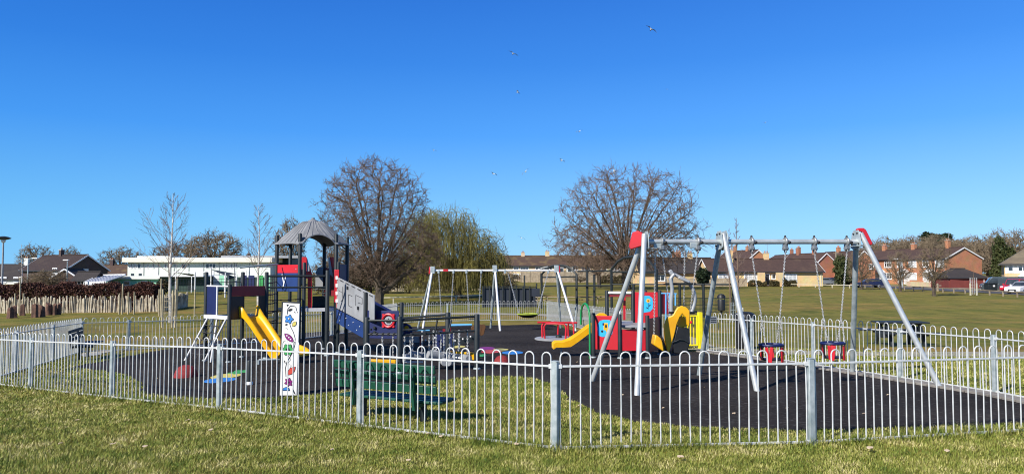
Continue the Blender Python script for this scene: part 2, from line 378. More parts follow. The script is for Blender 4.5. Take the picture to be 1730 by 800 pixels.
# ------------------------------------------------------------------ ground
def grassmat():
    m = bpy.data.materials.new('turf'); n, l = nodes_of(m); b = n['Principled BSDF']; b.inputs['Roughness'].default_value = .95; b.inputs['Specular IOR Level'].default_value = .15
    tc = n.new('ShaderNodeTexCoord')
    def noise(scale, det, stretch=None, rot=0):
        mp = n.new('ShaderNodeMapping'); l.new(tc.outputs['Object'], mp.inputs[0])
        if stretch: mp.inputs['Scale'].default_value = stretch
        mp.inputs['Rotation'].default_value = (0, 0, rot)
        q = n.new('ShaderNodeTexNoise'); q.inputs['Scale'].default_value = scale; q.inputs['Detail'].default_value = det; q.inputs['Roughness'].default_value = .65; l.new(mp.outputs[0], q.inputs['Vector']); return q.outputs['Fac']
    def ramp(src, stops):
        cr = n.new('ShaderNodeValToRGB'); e = cr.color_ramp.elements
        e[0].position, e[0].color = stops[0][0], (*stops[0][1], 1); e[1].position, e[1].color = stops[-1][0], (*stops[-1][1], 1)
        for p_, c in stops[1:-1]: q = e.new(p_); q.color = (*c, 1)
        l.new(src, cr.inputs[0]); return cr.outputs[0]
    def mix(f, a, c, mode='MIX'):
        x = n.new('ShaderNodeMix'); x.data_type = 'RGBA'; x.blend_type = mode
        if isinstance(f, float): x.inputs[0].default_value = f
        else: l.new(f, x.inputs[0])
        l.new(a, x.inputs[6]); l.new(c, x.inputs[7]); return x.outputs[2]
    base = ramp(noise(.35, 8), [(.25, (.095, .118, .016)), (.5, (.168, .158, .030)), (.78, (.25, .20, .055))])
    streak = ramp(noise(.16, 6, (.22, 1.6, 1), R(-6)), [(.3, (.095, .120, .020)), (.48, (.165, .155, .036)), (.60, (.235, .165, .055)), (.74, (.215, .118, .052))])
    c = mix(.72, base, streak)
    pat = ramp(noise(.85, 7, (1, .42, 1), R(4)), [(.30, (.62, .72, .56)), (.5, (1.15, 1.15, 1.1)), (.70, (1.65, 1.45, 1.4))]); c = mix(1.0, c, pat, 'MULTIPLY')
    fine = ramp(noise(26, 6), [(.3, (.45, .45, .45)), (.7, (1.25, 1.25, 1.2))])
    c = mix(.75, c, fine, 'MULTIPLY')
    clump = ramp(noise(3.2, 5, (1, 1, 1)), [(.3, (.72, .75, .7)), (.7, (1.15, 1.12, 1.1))])
    c = mix(.8, c, clump, 'MULTIPLY')
    l.new(c, b.inputs['Base Color'])
    bp = n.new('ShaderNodeBump'); bp.inputs['Strength'].default_value = .7; bp.inputs['Distance'].default_value = .05
    l.new(noise(18, 6), bp.inputs['Height']); l.new(bp.outputs[0], b.inputs['Normal'])
    return m
M['turf'] = grassmat()
gxs = np.concatenate([-np.geomspace(1200, 24, 26), np.arange(-22, 22.1, .8), np.geomspace(24, 1200, 26)])
gys = np.concatenate([np.arange(-12, 50, .8), np.geomspace(50, 1400, 70)])
GX, GY = np.meshgrid(gxs, gys); gv = np.stack([GX.ravel(), GY.ravel(), ground(GX, GY).ravel()], 1)
nx, ny = len(gxs), len(gys); ii = (np.arange(ny - 1)[:, None] * nx + np.arange(nx - 1)[None]).ravel()
tag(build_np('ground', gv, np.stack([ii, ii + 1, ii + nx + 1, ii + nx], 1), M['turf'], None, True), kind='structure')

def rubbermat():
    m = mat('wet_pour_rubber', (.0150, .0125, .0115), .9, c2=(.042, .036, .034), scale=.38, bump=.5, bscale=220, spec=.08)
    n, l = m.node_tree.nodes, m.node_tree.links; b = n['Principled BSDF']
    src = b.inputs['Base Color'].links[0].from_socket
    tc = n.new('ShaderNodeTexCoord'); sp = n.new('ShaderNodeTexNoise'); sp.inputs['Scale'].default_value = 30; sp.inputs['Detail'].default_value = 3
    mp = n.new('ShaderNodeMapping'); mp.inputs['Scale'].default_value = (.35, 1.6, 1); l.new(tc.outputs['Object'], mp.inputs[0]); l.new(mp.outputs[0], sp.inputs['Vector'])
    cr = n.new('ShaderNodeValToRGB'); cr.color_ramp.elements[0].position = .58; cr.color_ramp.elements[1].position = .80; l.new(sp.outputs['Fac'], cr.inputs[0])
    mx = n.new('ShaderNodeMix'); mx.data_type = 'RGBA'; l.new(cr.outputs[0], mx.inputs[0]); l.new(src, mx.inputs[6]); mx.inputs[7].default_value = (.17, .165, .165, 1)
    l.new(mx.outputs[2], b.inputs['Base Color'])
    return m
M['rubber'] = rubbermat()

# fence corner points (x, y)
FA, FB = V(.49, 8.5, 0), V(3.5, 8.8, 0)
FRONT_L = [FA, V(-2.0, 9.9, 0), V(-4.48, 11.5, 0), V(-6.98, 13.1, 0), V(-9.43, 14.7, 0), V(-11.25, 15.9, 0)]
FRONT_R = [FA, FB, V(6.6, 9.55, 0), V(8.55, 10.1, 0)]
LEFT = [V(-11.25, 15.9, 0), V(-11.85, 17.9, 0), V(-12.75, 20.8, 0), V(-13.8, 24, 0)]
BL = [V(-13.8, 24, 0), V(-12.75, 24.9, 0), V(-10.7, 26.65, 0), V(-8.6, 28.7, 0), V(-7.6, 31.5, 0), V(-7.0, 34.5, 0), V(-6.6, 38, 0), V(-6.4, 41.5, 0)]
BACK = [V(-6.4, 41.5, 0)] + [V(-6.4 + 8.4 * i / 3, 41.5 + .5 * i / 3, 0) for i in (1, 2, 3)]
RB = [V(2.0, 42, 0), V(2.5, 38.6, 0), V(3.0, 35.2, 0), V(3.5, 31.8, 0), V(4.05, 28.4, 0), V(4.6, 25.2, 0), V(5.02, 22.7, 0)]
RIGHT = [V(5.55, 21.3, 0), V(6.25, 19.5, 0), V(6.96, 17.3, 0), V(7.72, 14.9, 0), V(8.3, 12.9, 0), V(8.5, 11.5, 0), V(8.55, 10.1, 0)]

# rubber safety surface, its outline read off the photograph
rp = [at(190, 607), at(122, 620), at(200, 629), at(236, 643), at(242, 665), at(330, 673), at(430, 674), at(510, 668), at(580, 660), at(660, 652), at(740, 643), at(800, 637),
      at(860, 636), at(900, 638), at(932, 650), at(955, 668), at(985, 688), at(1030, 703), at(1100, 716), at(1200, 724), at(1330, 727), at(1420, 726), at(1560, 722), at(1745, 714)]
rp += [V(8.2, 10.3, 0), V(8.1, 11.4, 0), V(7.95, 12.8, 0), V(7.4, 14.8, 0), V(6.65, 17.2, 0), V(5.95, 19.3, 0), V(5.2, 21.1, 0), V(4.7, 22.6, 0), V(4.2, 25), V(3.5, 28.4), V(2.9, 31.8), V(2.3, 35.2),
       at(930, 547), at(860, 549), at(760, 550), at(660, 553), at(600, 556), at(540, 560), at(450, 568), at(380, 574), at(320, 583), at(250, 595)]
_r = random.Random(9); _q = []
for a, b in zip(rp, rp[1:] + rp[:1]):                    # the edge of the rubber is ragged where turf creeps over it
    a, b = Vector(a[:2]), Vector(b[:2]); m = max(1, int((b - a).length / .22)); nr = Vector((-(b - a).y, (b - a).x)).normalized()
    for k in range(m): _q.append(a + (b - a) * (k / m) + nr * (_r.gauss(0, .028) + .05 * math.sin(k * 1.7 + a.x)))
rp = _q
RUB = [(p[0], p[1]) for p in rp]
rub = sheet('rubber_surface', rp, .012, M['rubber'], .55); tag(rub, kind='structure')
ORG[rub.name] = V(0, 0, 0)
def disc(px, py, rx, ry, m, n=20, star=0):
    c = at(px, py); a = MB(); k = c.y / F
    pts = petals(0, 0, .6, 1, star, 40) if star else ell(0, 0, 1, 1, n)
    rX = rx * k; rY = abs(at(px, py - ry).y - c.y)
    a.prism([(x * rX, y * rY) for x, y in pts], c + V(0, 0, .016), V(1, 0, 0), V(0, 1, (gz(c.x, c.y + .2) - gz(c.x, c.y - .2)) / .4), .008)
    return a.build('coloured_spot', m, rub)
disc(372, 643, 24, 4, M['printblue']); disc(382, 636, 22, 4, M['printyel']); disc(405, 629, 17, 4, M['printgreen'], star=5)
disc(822, 589, 14, 2.6, M['purple']); disc(830, 594, 17, 2.6, M['printred']); disc(866, 596, 18, 2.5, M['printblue']); disc(846, 591, 13, 2, M['printyel']); disc(812, 601, 10, 2.5, M['printgreen'], star=6)
disc(770, 586, 16, 2, M['printyel']); disc(163, 596, 16, 3, M['palewood'])

# brick edging along the right side
eb = MB(); M['paver'] = mat('grey_paver', (.26, .24, .215), .9, c2=(.15, .138, .125), scale=4, bump=.3)
edge = [V(8.3, 10.3, 0), V(8.2, 11.4, 0), V(8.05, 12.8, 0), V(7.47, 14.85, 0), V(6.72, 17.25, 0), V(6.02, 19.4, 0), V(5.3, 21.15, 0)]
for a, b in zip(edge[:-1], edge[1:]):
    dd = (b - a); L = dd.length; dd.normalize(); sd = V(dd.y, -dd.x, 0); nb_ = int(L / .24)
    for i in range(nb_):
        c = a + dd * ((i + .5) * L / nb_); eb.box(gp(c.x, c.y, .02) , (L / nb_ - .03, .30, .06), (dd, sd, Z))
tag(eb.build('brick_kerb', M['paver'], None, bevel=.006), kind='structure')

# paths, road
def strip(name, pts, wd, m, dz=.02, step=1.0):
    pts = [Vector(p) for p in pts]; a, b = [], []
    for i, p in enumerate(pts):
        t = pts[min(i + 1, len(pts) - 1)] - pts[max(i - 1, 0)]; t.normalize(); sd = V(t.y, -t.x, 0) * (wd / 2); a.append(p + sd); b.append(p - sd)
    return tag(sheet(name, a + b[::-1], dz, m, step), kind='structure')
strip('path', [V(5.6, 22.5, 0), V(7, 21.0, 0), V(10, 20.3, 0), V(16, 20.1, 0), V(30, 20, 0)], 1.5, M['path'])
strip('footpath', [V(5.4, 23.2, 0), V(5.9, 27, 0), V(6.2, 34, 0), V(5.2, 42, 0), V(2.2, 47, 0), V(-4, 49.3, 0), V(-12, 52, 0)], 1.7, M['path'])
strip('road', [V(X(1180, 152), 152, 0), V(X(1385, 148), 148, 0), V(X(1460, 128), 128, 0), V(X(1560, 108), 108, 0), V(X(1660, 92), 92, 0), V(X(1780, 80), 80, 0), V(X(2000, 66), 66, 0)], 6.5, M['tarmac'], .05, 3)
strip('pavement', [V(X(1400, 158), 158, 0), V(X(1490, 137), 137, 0), V(X(1590, 116), 116, 0), V(X(1690, 100), 100, 0), V(X(1800, 88), 88, 0)], 1.8, M['path'], .07, 3)

# ------------------------------------------------------------------ grass blades
def blades(N, seed):
    g = np.random.default_rng(seed)
    r = 6.4 * (24 / 6.4) ** g.random(N); a = np.where(g.random(N) < .8, (g.random(N) - .5) * 2 * R(39), np.sign(g.random(N) - .5) * np.radians(38 + 26 * g.random(N)))
    x, y = r * np.sin(a), r * np.cos(a)
    clump = np.zeros(N); tot = 0
    for k in range(16):
        fq = 1.2 * 1.27 ** k; an = g.random() * 6.283; am = fq ** -.45; clump += am * np.sin(fq * (x * np.cos(an) + y * np.sin(an)) + g.random() * 6.283); tot += am * am / 2
    clump = np.clip(.5 + .28 * clump / np.sqrt(tot), 0, 1)
    tall = np.full(N, .031) * (.6 + .8 * clump)
    # longer grass left standing along the fence line
    for run in (FRONT_L, FRONT_R):
        for p, q in zip(run[:-1], run[1:]):
            d = q - p; L = d.length; t = np.clip(((x - p.x) * d.x + (y - p.y) * d.y) / L ** 2, 0, 1)
            ds = np.hypot(x - p.x - t * d.x, y - p.y - t * d.y)
            f = np.exp(-(ds / .13) ** 2) * (.45 + .55 * (np.sin(x * 2.3 + 1) * np.sin(x * .9 + y) * .5 + .5))
            tall = np.maximum(tall, .035 + .105 * f)
    bx = x[:, None]; ok = ~inside(x, y, RUB)
    x, y, tall, r = x[ok], y[ok], tall[ok], r[ok]; N = len(x)
    h = tall * (.55 + .8 * g.random(N)); th = g.random(N) * 2 * PI; lean = (.25 + 1.15 * g.random(N) ** 1.5) * h
    wd = (.0019 + .0020 * g.random(N)) * (r / 8) ** .9
    b = np.stack([x, y, ground(x, y) - .004], 1)
    u = np.stack([np.cos(th), np.sin(th), np.zeros(N)], 1); s_ = np.stack([-np.sin(th), np.cos(th), np.zeros(N)], 1)
    up = np.array([0, 0, 1.0])
    m = b + up * (h * .6)[:, None] + u * (lean * .35)[:, None]; t = b + up * h[:, None] + u * lean[:, None]
    w_ = s_ * wd[:, None]
    v = np.stack([b - w_, b + w_, m + w_ * .8, m - w_ * .8, t], 1).reshape(-1, 3); i = np.arange(N) * 5
    return v, [np.stack([i, i + 1, i + 2, i + 3], 1), np.stack([i + 3, i + 2, i + 4], 1)]
M['blade'] = leafmat('grass_blade', [(.065, .115, .013), (.155, .20, .028), (.31, .305, .070), (.62, .54, .27)], nscale=2.2)
gv, gf = blades(740000, 3)
tag(build_np('grass', gv, gf, M['blade']), kind='stuff')

g_ = random.Random(4)
leafpx = [(648, 726), (724, 740), (745, 745), (245, 762), (191, 757), (102, 757), (318, 716), (356, 733), (873, 758), (1378, 747), (1572, 732), (1470, 765), (980, 690), (690, 785), (130, 716), (560, 768), (1600, 770), (1150, 780), (1052, 668), (1120, 690), (1190, 655), (1240, 700), (1330, 690), (1460, 700), (1500, 668), (1015, 625), (975, 612), (905, 618), (640, 640), (560, 632), (230, 655), (265, 640)]
for i, (px, py) in enumerate(leafpx):
    c = at(px, py); a = MB(); s_ = (.028 + .022 * g_.random()) * (.75 if i > 17 else 1); rot = g_.random() * 6
    pts = [(leafpoly(0, 0, 2 * s_, s_ * 1.3, rot, 6))[k] for k in range(12)]
    a.v = [(x, y, .055 + .014 * g_.random() + .3 * x * g_.random()) for x, y in pts]; a.f = [tuple(range(12))]
    if i > 17: a.v = [(x, y, z - .04) for x, y, z in a.v]
    a.v += [(x, y, z - .003) for x, y, z in a.v]; a.f += [tuple(range(23, 11, -1))]
    a.v = [(p[0] + c.x, p[1] + c.y, p[2] + c.z) for p in a.v]
    onr = inside(np.array([c.x]), np.array([c.y]), RUB)[0]
    tag(a.build('dead_leaf', M['deadleaf'], None, origin=c), 'small pale leaf blown onto the black rubber surface' if onr else 'small curled brown dead leaf lying on the grass', 'leaf', 'dead leaves scattered on the grass')

# ------------------------------------------------------------------ bow-topped fence
def fence_run(pts, label, group='runs of bow-topped steel fence', skip_first=False, skip_last=False, n=8, H=1.0, pitch=.106, br=.0087, mt='galv'):
    pts = [gp(p[0], p[1]) for p in pts]
    root = thing('bow_top_fence', label, 'fence', pts[0], group)
    for i, p in enumerate(pts):
        if (i == 0 and skip_first) or (i == len(pts) - 1 and skip_last): continue
        q = pts[min(i + 1, len(pts) - 1)] - pts[max(i - 1, 0)]; q.z = 0; q.normalize(); sd = V(-q.y, q.x, 0)
        m = MB().box(p + V(0, 0, H / 2 - .05), (.07, .07, H + .1), (q, sd, Z)); m.box(p + V(0, 0, H + .004), (.078, .078, .012), (q, sd, Z))
        m.build('post', M['galvpost'], root, bevel=.006)
    for a, b in zip(pts[:-1], pts[1:]):
        d = b - a; L = Vector((d.x, d.y)).length; dh = V(d.x, d.y, 0).normalized(); sl_ = d.z / L
        k = int(round((L - .15) / pitch)); k -= k % 2; st = L / k
        mb = MB(); jj = random.Random(int(a.x * 100))
        for j in range(0, k, 2):
            u0 = (j + .5) * st; u1 = u0 + st; rr = st / 2; cu = (u0 + u1) / 2
            zb = .02; zt = H + .10 - rr
            tw = (jj.random() - .5) * .05
            path = [V(u0, 0, zb), V(u0 + tw * .3, 0, .5), V(u0, 0, zt)] + [V(cu - rr * math.cos(PI * t / n), 0, zt + rr * math.sin(PI * t / n)) for t in range(1, n)] + [V(u1, 0, zt), V(u1 + tw * .3, 0, .5), V(u1, 0, zb)]
            mb.tube([a + dh * p.x + V(0, 0, p.z + sl_ * p.x) for p in path], br, 6, caps=False)
        pn = mb.build('panel', M[mt], root, smooth=True, ang=80)
        for hz, nm, hh in ((H - .055, 'top_rail', .022), (.038, 'bottom_rail', .026)):
            rl_ = MB().bar(a + dh * .035 + V(0, 0, hz), b - dh * .035 + V(0, 0, hz), .03, hh)
            for e, sg in ((a, 1), (b, -1)): rl_.box(e + dh * (.05 * sg) + V(0, 0, hz), (.05, .045, .05), (dh, V(-dh.y, dh.x, 0), Z))
            rl_.build(nm, M[mt], pn, bevel=.003)
    return root
fence_run(FRONT_L, 'galvanised bow-topped fence running left behind the grass, past the green bench')
fence_run(FRONT_R, 'galvanised bow-topped fence along the grass in front of the large swings', skip_first=True)
fence_run(LEFT, 'galvanised bow-topped fence on the left side, behind the dark slatted bench', skip_first=True)
fence_run(BL, 'sunlit bow-topped fence behind the slide tower and the birch', skip_first=True, n=5, br=.0078)
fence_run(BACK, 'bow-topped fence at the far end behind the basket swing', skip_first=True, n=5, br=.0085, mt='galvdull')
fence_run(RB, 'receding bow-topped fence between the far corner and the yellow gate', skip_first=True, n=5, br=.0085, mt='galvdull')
fence_run(RIGHT, 'bow-topped fence beside brick edging in front of the picnic table', skip_last=True, n=6, br=.0078)

def gate():
    a, b = gp(5.05, 22.55), gp(5.42, 21.35)
    hinge = at(1183, 589); hinge = gp(hinge.x, hinge.y)
    lock = gp(4.72, 22.1)
    root = thing('gate', 'bright yellow steel gate with upright bars beside the inclusive swing', 'gate', hinge)
    d = lock - hinge; d.z = 0; L = d.length; d.normalize()
    MB().box(hinge + V(0, 0, .54), (.12, .12, 1.1), (d, V(-d.y, d.x, 0), Z)).build('post', M['lemon'], root, bevel=.008)
    m = MB()
    for u in (.1, L): m.bar(hinge + d * u + V(0, 0, .1), hinge + d * u + V(0, 0, 1.0), .045, .045, V(0, 1, 0))
    for h in (.12, .98): m.bar(hinge + d * .1 + V(0, 0, h), hinge + d * L + V(0, 0, h), .04, .045)
    m.build('gate_frame', M['lemon'], root, bevel=.004)
    m = MB(); k = 8
    for i in range(1, k): m.tube([hinge + d * (.1 + (L - .1) * i / k) + V(0, 0, h) for h in (.13, .97)], .012, 6)
    m.build('infill_bars', M['lemon'], root, smooth=True)
    MB().lathe(hinge + d * .25 + V(-.05, -.08, .8), [(.03, 0), (.045, .02), (.03, .05)], 10, V(-.5, -1, 0)).build('latch', M['red'], root, smooth=True)
    p2 = gp(5.5, 21.35)
gate()
def notice():
    c = P(1205, 540, 20.6); root = thing('notice_plate', 'small grey notice plate fixed to the fence beside the yellow gate', 'sign', c - V(0, 0, .15))
    MB().box(c, (.26, .012, .2), (V(.33, -.94, 0).cross(Z), V(.33, -.94, 0), Z)).build('plate', M['greyboard'], root, bevel=.004)
    for h in (.05, 0, -.05): MB().box(c + V(.33, -.94, 0) * .01 + V(0, 0, h), (.18, .004, .02), (V(.33, -.94, 0).cross(Z), V(.33, -.94, 0), Z)).build('printed_line', M['anth'], root)
notice()
# ------------------------------------------------------------------ benches and picnic table
def bench(a, b, label, m, back_h, seat_h, depth, nback, nseat, flip=1, tilt=.12, legm=None, slat=.11):
    a, b = gp(a.x, a.y), gp(b.x, b.y); g0 = (a.z + b.z) / 2; d = b - a; d.z = 0; L = d.length; d.normalize(); nn = V(-d.y, d.x, 0) * flip   # nn points from the back to the seat front
    root = thing('bench', label, 'bench', V((a.x + b.x) / 2, (a.y + b.y) / 2, g0))
    O = V(a.x, a.y, g0)
    pitch_ = (back_h - seat_h - .1) / nback
    for i in range(nback):
        h = seat_h + .12 + pitch_ * (i + .5); off = -tilt * (h - seat_h)
        MB().box(O + d * (L / 2) + nn * (off + .03) + V(0, 0, h), (L, .035, pitch_ * .8), (d, (nn + Z * tilt * 1).normalized(), (Z - nn * tilt).normalized())).build('back_slat', m, root, bevel=.008)
    for i in range(nseat):
        MB().box(O + d * (L / 2) + nn * (.07 + depth * (i + .5) / nseat) + V(0, 0, seat_h), (L, depth / nseat * .78, .035), (d, nn, Z)).build('seat_slat', m, root, bevel=.008)
    for u in (L * .2, L * .8):
        q = O + d * u; lg = MB()
        lg.bar(q + nn * .2 + V(0, 0, -.1), q + nn * .2 + V(0, 0, seat_h - .02), .07, .07, nn)
        lg.build('leg', legm or M['anth'], root, bevel=.006)
        lg = MB(); lg.bar(q + nn * 0 + V(0, 0, seat_h - .045), q + nn * (depth + .05) + V(0, 0, seat_h - .045), .06, .05)
        lg.bar(q - nn * .015 + V(0, 0, seat_h - .1), q + nn * (-.015 - tilt * (back_h - seat_h)) + V(0, 0, back_h - .02), .06, .05, nn)
        lg.build('support', m, root, bevel=.006)
    return root
bench(V(-2.52, 10.75, 0), V(-1.0, 9.98, 0), 'dark green slatted bench seen from behind, close to the front fence', M['benchgreen'], .80, .29, .46, 3, 4, 1, .16)
M['darkslat'] = mat('dark_recycled_slats', (.016, .022, .026), .6, var=.3)
bench(V(-12.9, 22.5, 0), V(-12.35, 20.9, 0), 'dark slatted bench standing against the left fence', M['darkslat'], .85, .42, .5, 3, 3, 1, .15)
pad = sheet('bench_pad', [at(134, 600), at(142, 603), at(172, 599), at(170, 594)], .02, M['concrete'], .4); tag(pad, kind='structure')

def picnic():
    c = at(1521, 583); root = thing('picnic_table', 'dark picnic table with attached benches on the grass beyond the right fence', 'picnic table', c)
    ux = V(1, -.06, 0).normalized(); uy = V(.06, 1, 0).normalized()
    m = MB()
    for i in range(5): m.box(c + uy * (-.32 + .16 * i) + V(0, 0, .74), (1.5, .14, .045), (ux, uy, Z))
    m.build('table_top', M['darkslat'], root, bevel=.006)
    for s in (-1, 1):
        m = MB()
        for k in (0, 1): m.box(c + uy * (s * (.62 + .15 * k)) + V(0, 0, .44), (1.95, .13, .045), (ux, uy, Z))
        m.build('seat', M['darkslat'], root, bevel=.006)
    for s in (-1, 1):
        q = c + ux * (.5 * s)
        m = MB(); m.bar(q - uy * .75 + V(0, 0, .39), q + uy * .75 + V(0, 0, .39), .07, .07); m.bar(q - uy * .6 + V(0, 0, 0), q - uy * .22 + V(0, 0, .71), .08, .12); m.bar(q + uy * .6 + V(0, 0, 0), q + uy * .22 + V(0, 0, .71), .08, .12)
        m.bar(q - uy * .35 + V(0, 0, .69), q + uy * .35 + V(0, 0, .69), .06, .06)
        m.box(q + V(0, 0, .42), (.24, .3, .34), (ux, uy, Z))
        m.build('trestle', M['darkslat'], root, bevel=.006)
picnic()

# ------------------------------------------------------------------ large swings
def leg_tube(a, b, r=.052, n=12): return MB().tube([a, a.lerp(b, .5), b], r, n)
HB = 2.60                                           # world height of the bar
barL, barR = P(1085, 408, 13.62), P(1452, 408, 14.4); barM = P(1221, 408, 13.95)
feet = {'L': (at(1076, 668), at(1000, 644)), 'M': (at(1279, 661), at(1181, 634)), 'R': (at(1588, 655), at(1440, 631))}
apex = {'L': P(1087, 394, 13.55), 'M': P(1220, 393, 13.95), 'R': P(1451, 392, 14.4)}
sw = thing('swing_frame', 'large galvanised swing frame with three A-shaped leg pairs and red end caps', 'swing frame', gp(4.2, 13.9))
bd = (barR - barL).normalized(); bn = V(-bd.y, bd.x, 0)
for k in 'LMR':
    f, r_ = feet[k]; ap = apex[k]; top = ap - V(0, 0, .02)
    up1 = top - bn * .05; up2 = top + bn * .09 - V(0, 0, .12)
    fd = (f - up1).normalized(); rd = (r_ - up2).normalized()
    MB().tube([f + fd * .1, f.lerp(up1, .5), up1], .05, 12).build('leg', M['steel'], sw, smooth=True)
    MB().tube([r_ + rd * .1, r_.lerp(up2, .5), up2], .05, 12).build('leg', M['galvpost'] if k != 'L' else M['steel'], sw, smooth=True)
    # folded gusset plates that clasp the legs and the bar
    g = MB()
    hx = bd * (-.055 if k == 'R' else .055)
    for o in ((-1, 1) if k == 'M' else (1,)):
        pl = [(-.13, .0), (-.08, .06), (.07, .05), (.12, -.02), (.17, -.27), (.1, -.31), (-.12, -.28), (-.16, -.24)]
        g.prism(pl, top + hx * o + bn * .02, bn, Z, .012)
    g.bar(top + bn * .0 + V(0, 0, -.25), top + V(0, 0, -.25) + hx * (4 if k != 'M' else 3), .2, .012)
    gp_ = g.build('bracket', M['galvpost'], sw, bevel=.003)
    for o in ((-1, 1) if k == 'M' else (1,)):
        for q in ((-.06, .0), (.05, -.01), (.1, -.22), (-.1, -.2)):
            MB().lathe(top + hx * o * 1.1 + bn * (q[0] + .02) + V(0, 0, q[1]), [(.016, 0), (.016, .02), (.008, .028)], 8, hx * o).build('bolt', M['black'], gp_, smooth=True)
    if k == 'L':
        hx2 = -hx * 1.1; pl = [(-.11, .05), (-.02, .09), (.08, .06), (.15, -.20), (.11, -.25), (-.10, -.19), (-.14, -.12)]
        sideways = (bn * .55 - bd * .85).normalized()
        c = MB().prism(pl, top + hx2 * .9 + sideways * .07 + V(0, 0, -.02), sideways, Z, .05).build('end_cap', M['red'], sw, bevel=.015)
        for q in ((-.07, .03), (.05, .03), (.10, -.19), (-.08, -.12)):
            MB().lathe(top + hx2 * .9 + sideways * (.07 + q[0]) + V(0, 0, q[1] - .02) + sideways.cross(Z).normalized() * .02, [(.022, 0), (.022, .02), (.01, .025)], 8, (sideways.cross(Z)).normalized()).build('bolt', M['black'], c, smooth=True)
    elif k == 'R':
        pp = [P(a_, b_, 14.42) for a_, b_ in ((1446, 387), (1450, 385), (1458, 385), (1462, 388), (1473, 410), (1472.5, 414), (1467, 413), (1455, 391), (1447, 390))]
        MB().quad_prism(pp, .07).build('end_cap', M['red'], sw, bevel=.012)
bz = HB
MB().tube([barL + bd * .03, barL.lerp(barM, .5), barM - bd * .06], .048, 14).build('crossbar', M['steel'], sw, smooth=True)
MB().tube([barM + bd * .06, barM.lerp(barR, .5), barR - bd * .03], .048, 14).build('crossbar', M['steel'], sw, smooth=True)

def onbar(px):
    lo, hi = barL, barR
    for _ in range(40):
        m = (lo + hi) / 2; t = (m.x) / (m.y)
        if t < (px - 865) / F: lo = m
        else: hi = m
    return (lo + hi) / 2
def hanger(c, root, name='hanger'):
    m = MB(); m.tube(arc(c, .066, 0, 2 * PI, 14, bn, Z)[:-1], .024, 6, closed=True)
    m.box(c + V(0, 0, -.095), (.06, .10, .09), (bd, bn, Z)); m.lathe(c + bd * -.05 + V(0, 0, -.13), [(.036, 0), (.044, .025), (.044, .075), (.036, .10)], 10, bd)
    m.tube(arc(c + V(0, 0, -.18), .032, 0, 2 * PI, 8, bn, Z)[:-1], .012, 5, closed=True)
    h_ = m.build(name, M['hangermetal'], root, smooth=True)
    MB().lathe(c + V(0, 0, .075), [(.022, 0), (.022, .03), (.01, .045)], 8).build('bolt', M['black'], h_, smooth=True)
    MB().lathe(c - bn * .05 + bd * .03 + V(0, 0, -.02), [(.03, 0), (.034, .03), (.02, .055)], 8, bd - bn * .6).build('bolt', M['black'], h_, smooth=True)
M['hangermetal'] = mat('hanger_casting', (.16, .17, .175), .45, .4, c2=(.34, .35, .36), scale=22)

def toddler_seat(px0, px1, sx, sy, label):
    h0, h1 = onbar(px0), onbar(px1)
    cen = (h0 + h1) / 2; c = P(sx, sy, cen.y); base = V(c.x, c.y, c.z - .2)
    root = thing('cradle_swing', label, 'swing seat', base, 'toddler cradle swings')
    a, b = .22, .19
    for h in (h0, h1): hanger(h, root)
    ring = [c + bd * (a * math.cos(t)) + bn * (b * math.sin(t)) for t in [2 * PI * i / 24 for i in range(24)]]
    MB().tube(ring, .024, 8, closed=True).build('rim', M['navy'], root, smooth=True)
    for s, h in ((-1, h0), (1, h1)):
        for e in (-1, 1):
            j = c + bd * (s * a * .8) + bn * (e * b * .6) + V(0, 0, .02); top = h + V(0, 0, -.18); k = j.lerp(top, .28)
            kk = c + bd * (s * a * .8) + V(0, 0, .42)
            MB().chain(j, kk.lerp(top, .06), .040, .0045).build('chain', M['chain'], root)
        MB().chain(c + bd * (s * a * .8) + V(0, 0, .42), h + V(0, 0, -.2), .040, .0047).build('chain', M['chain'], root)
    MB().prism(ell(0, 0, .19, .16, 16), c + V(0, 0, -.27), bd, bn, .03).build('seat', M['black'], root, bevel=.008)
    for s in (-1, 1):
        for e in (-1, 1): MB().tube([c + bd * (s * a * .98) + bn * (e * .05), c + bd * (s * a * .98) + bn * (e * .05) + V(0, 0, -.2), c + bd * (s * .17) + bn * (e * .04) + V(0, 0, -.27)], .014, 6).build('side_frame', M['black'], root, smooth=True)
    for ang, tw in ((222, .02), (246, -.03), (304, .03), (328, -.02), (62, .02), (118, -.02)):
        p = c + bd * (a * math.cos(R(ang))) + bn * (b * math.sin(R(ang))); q = c + bd * (a * .92 * math.cos(R(ang)) + tw) + bn * (b * .9 * math.sin(R(ang))) + V(0, 0, -.27 - abs(tw) * 1.5)
        MB().bar(p + V(0, 0, -.03), q, .06, .018, V(math.cos(R(ang)), math.sin(R(ang)), 0)).build('strap', M['red'], root, bevel=.006)
toddler_seat(1270, 1327, 1303, 582, 'cradle swing with navy rim and red straps next to the middle legs')
toddler_seat(1376, 1431, 1407, 579, 'cradle swing with navy rim and red straps nearest the right-hand end legs')

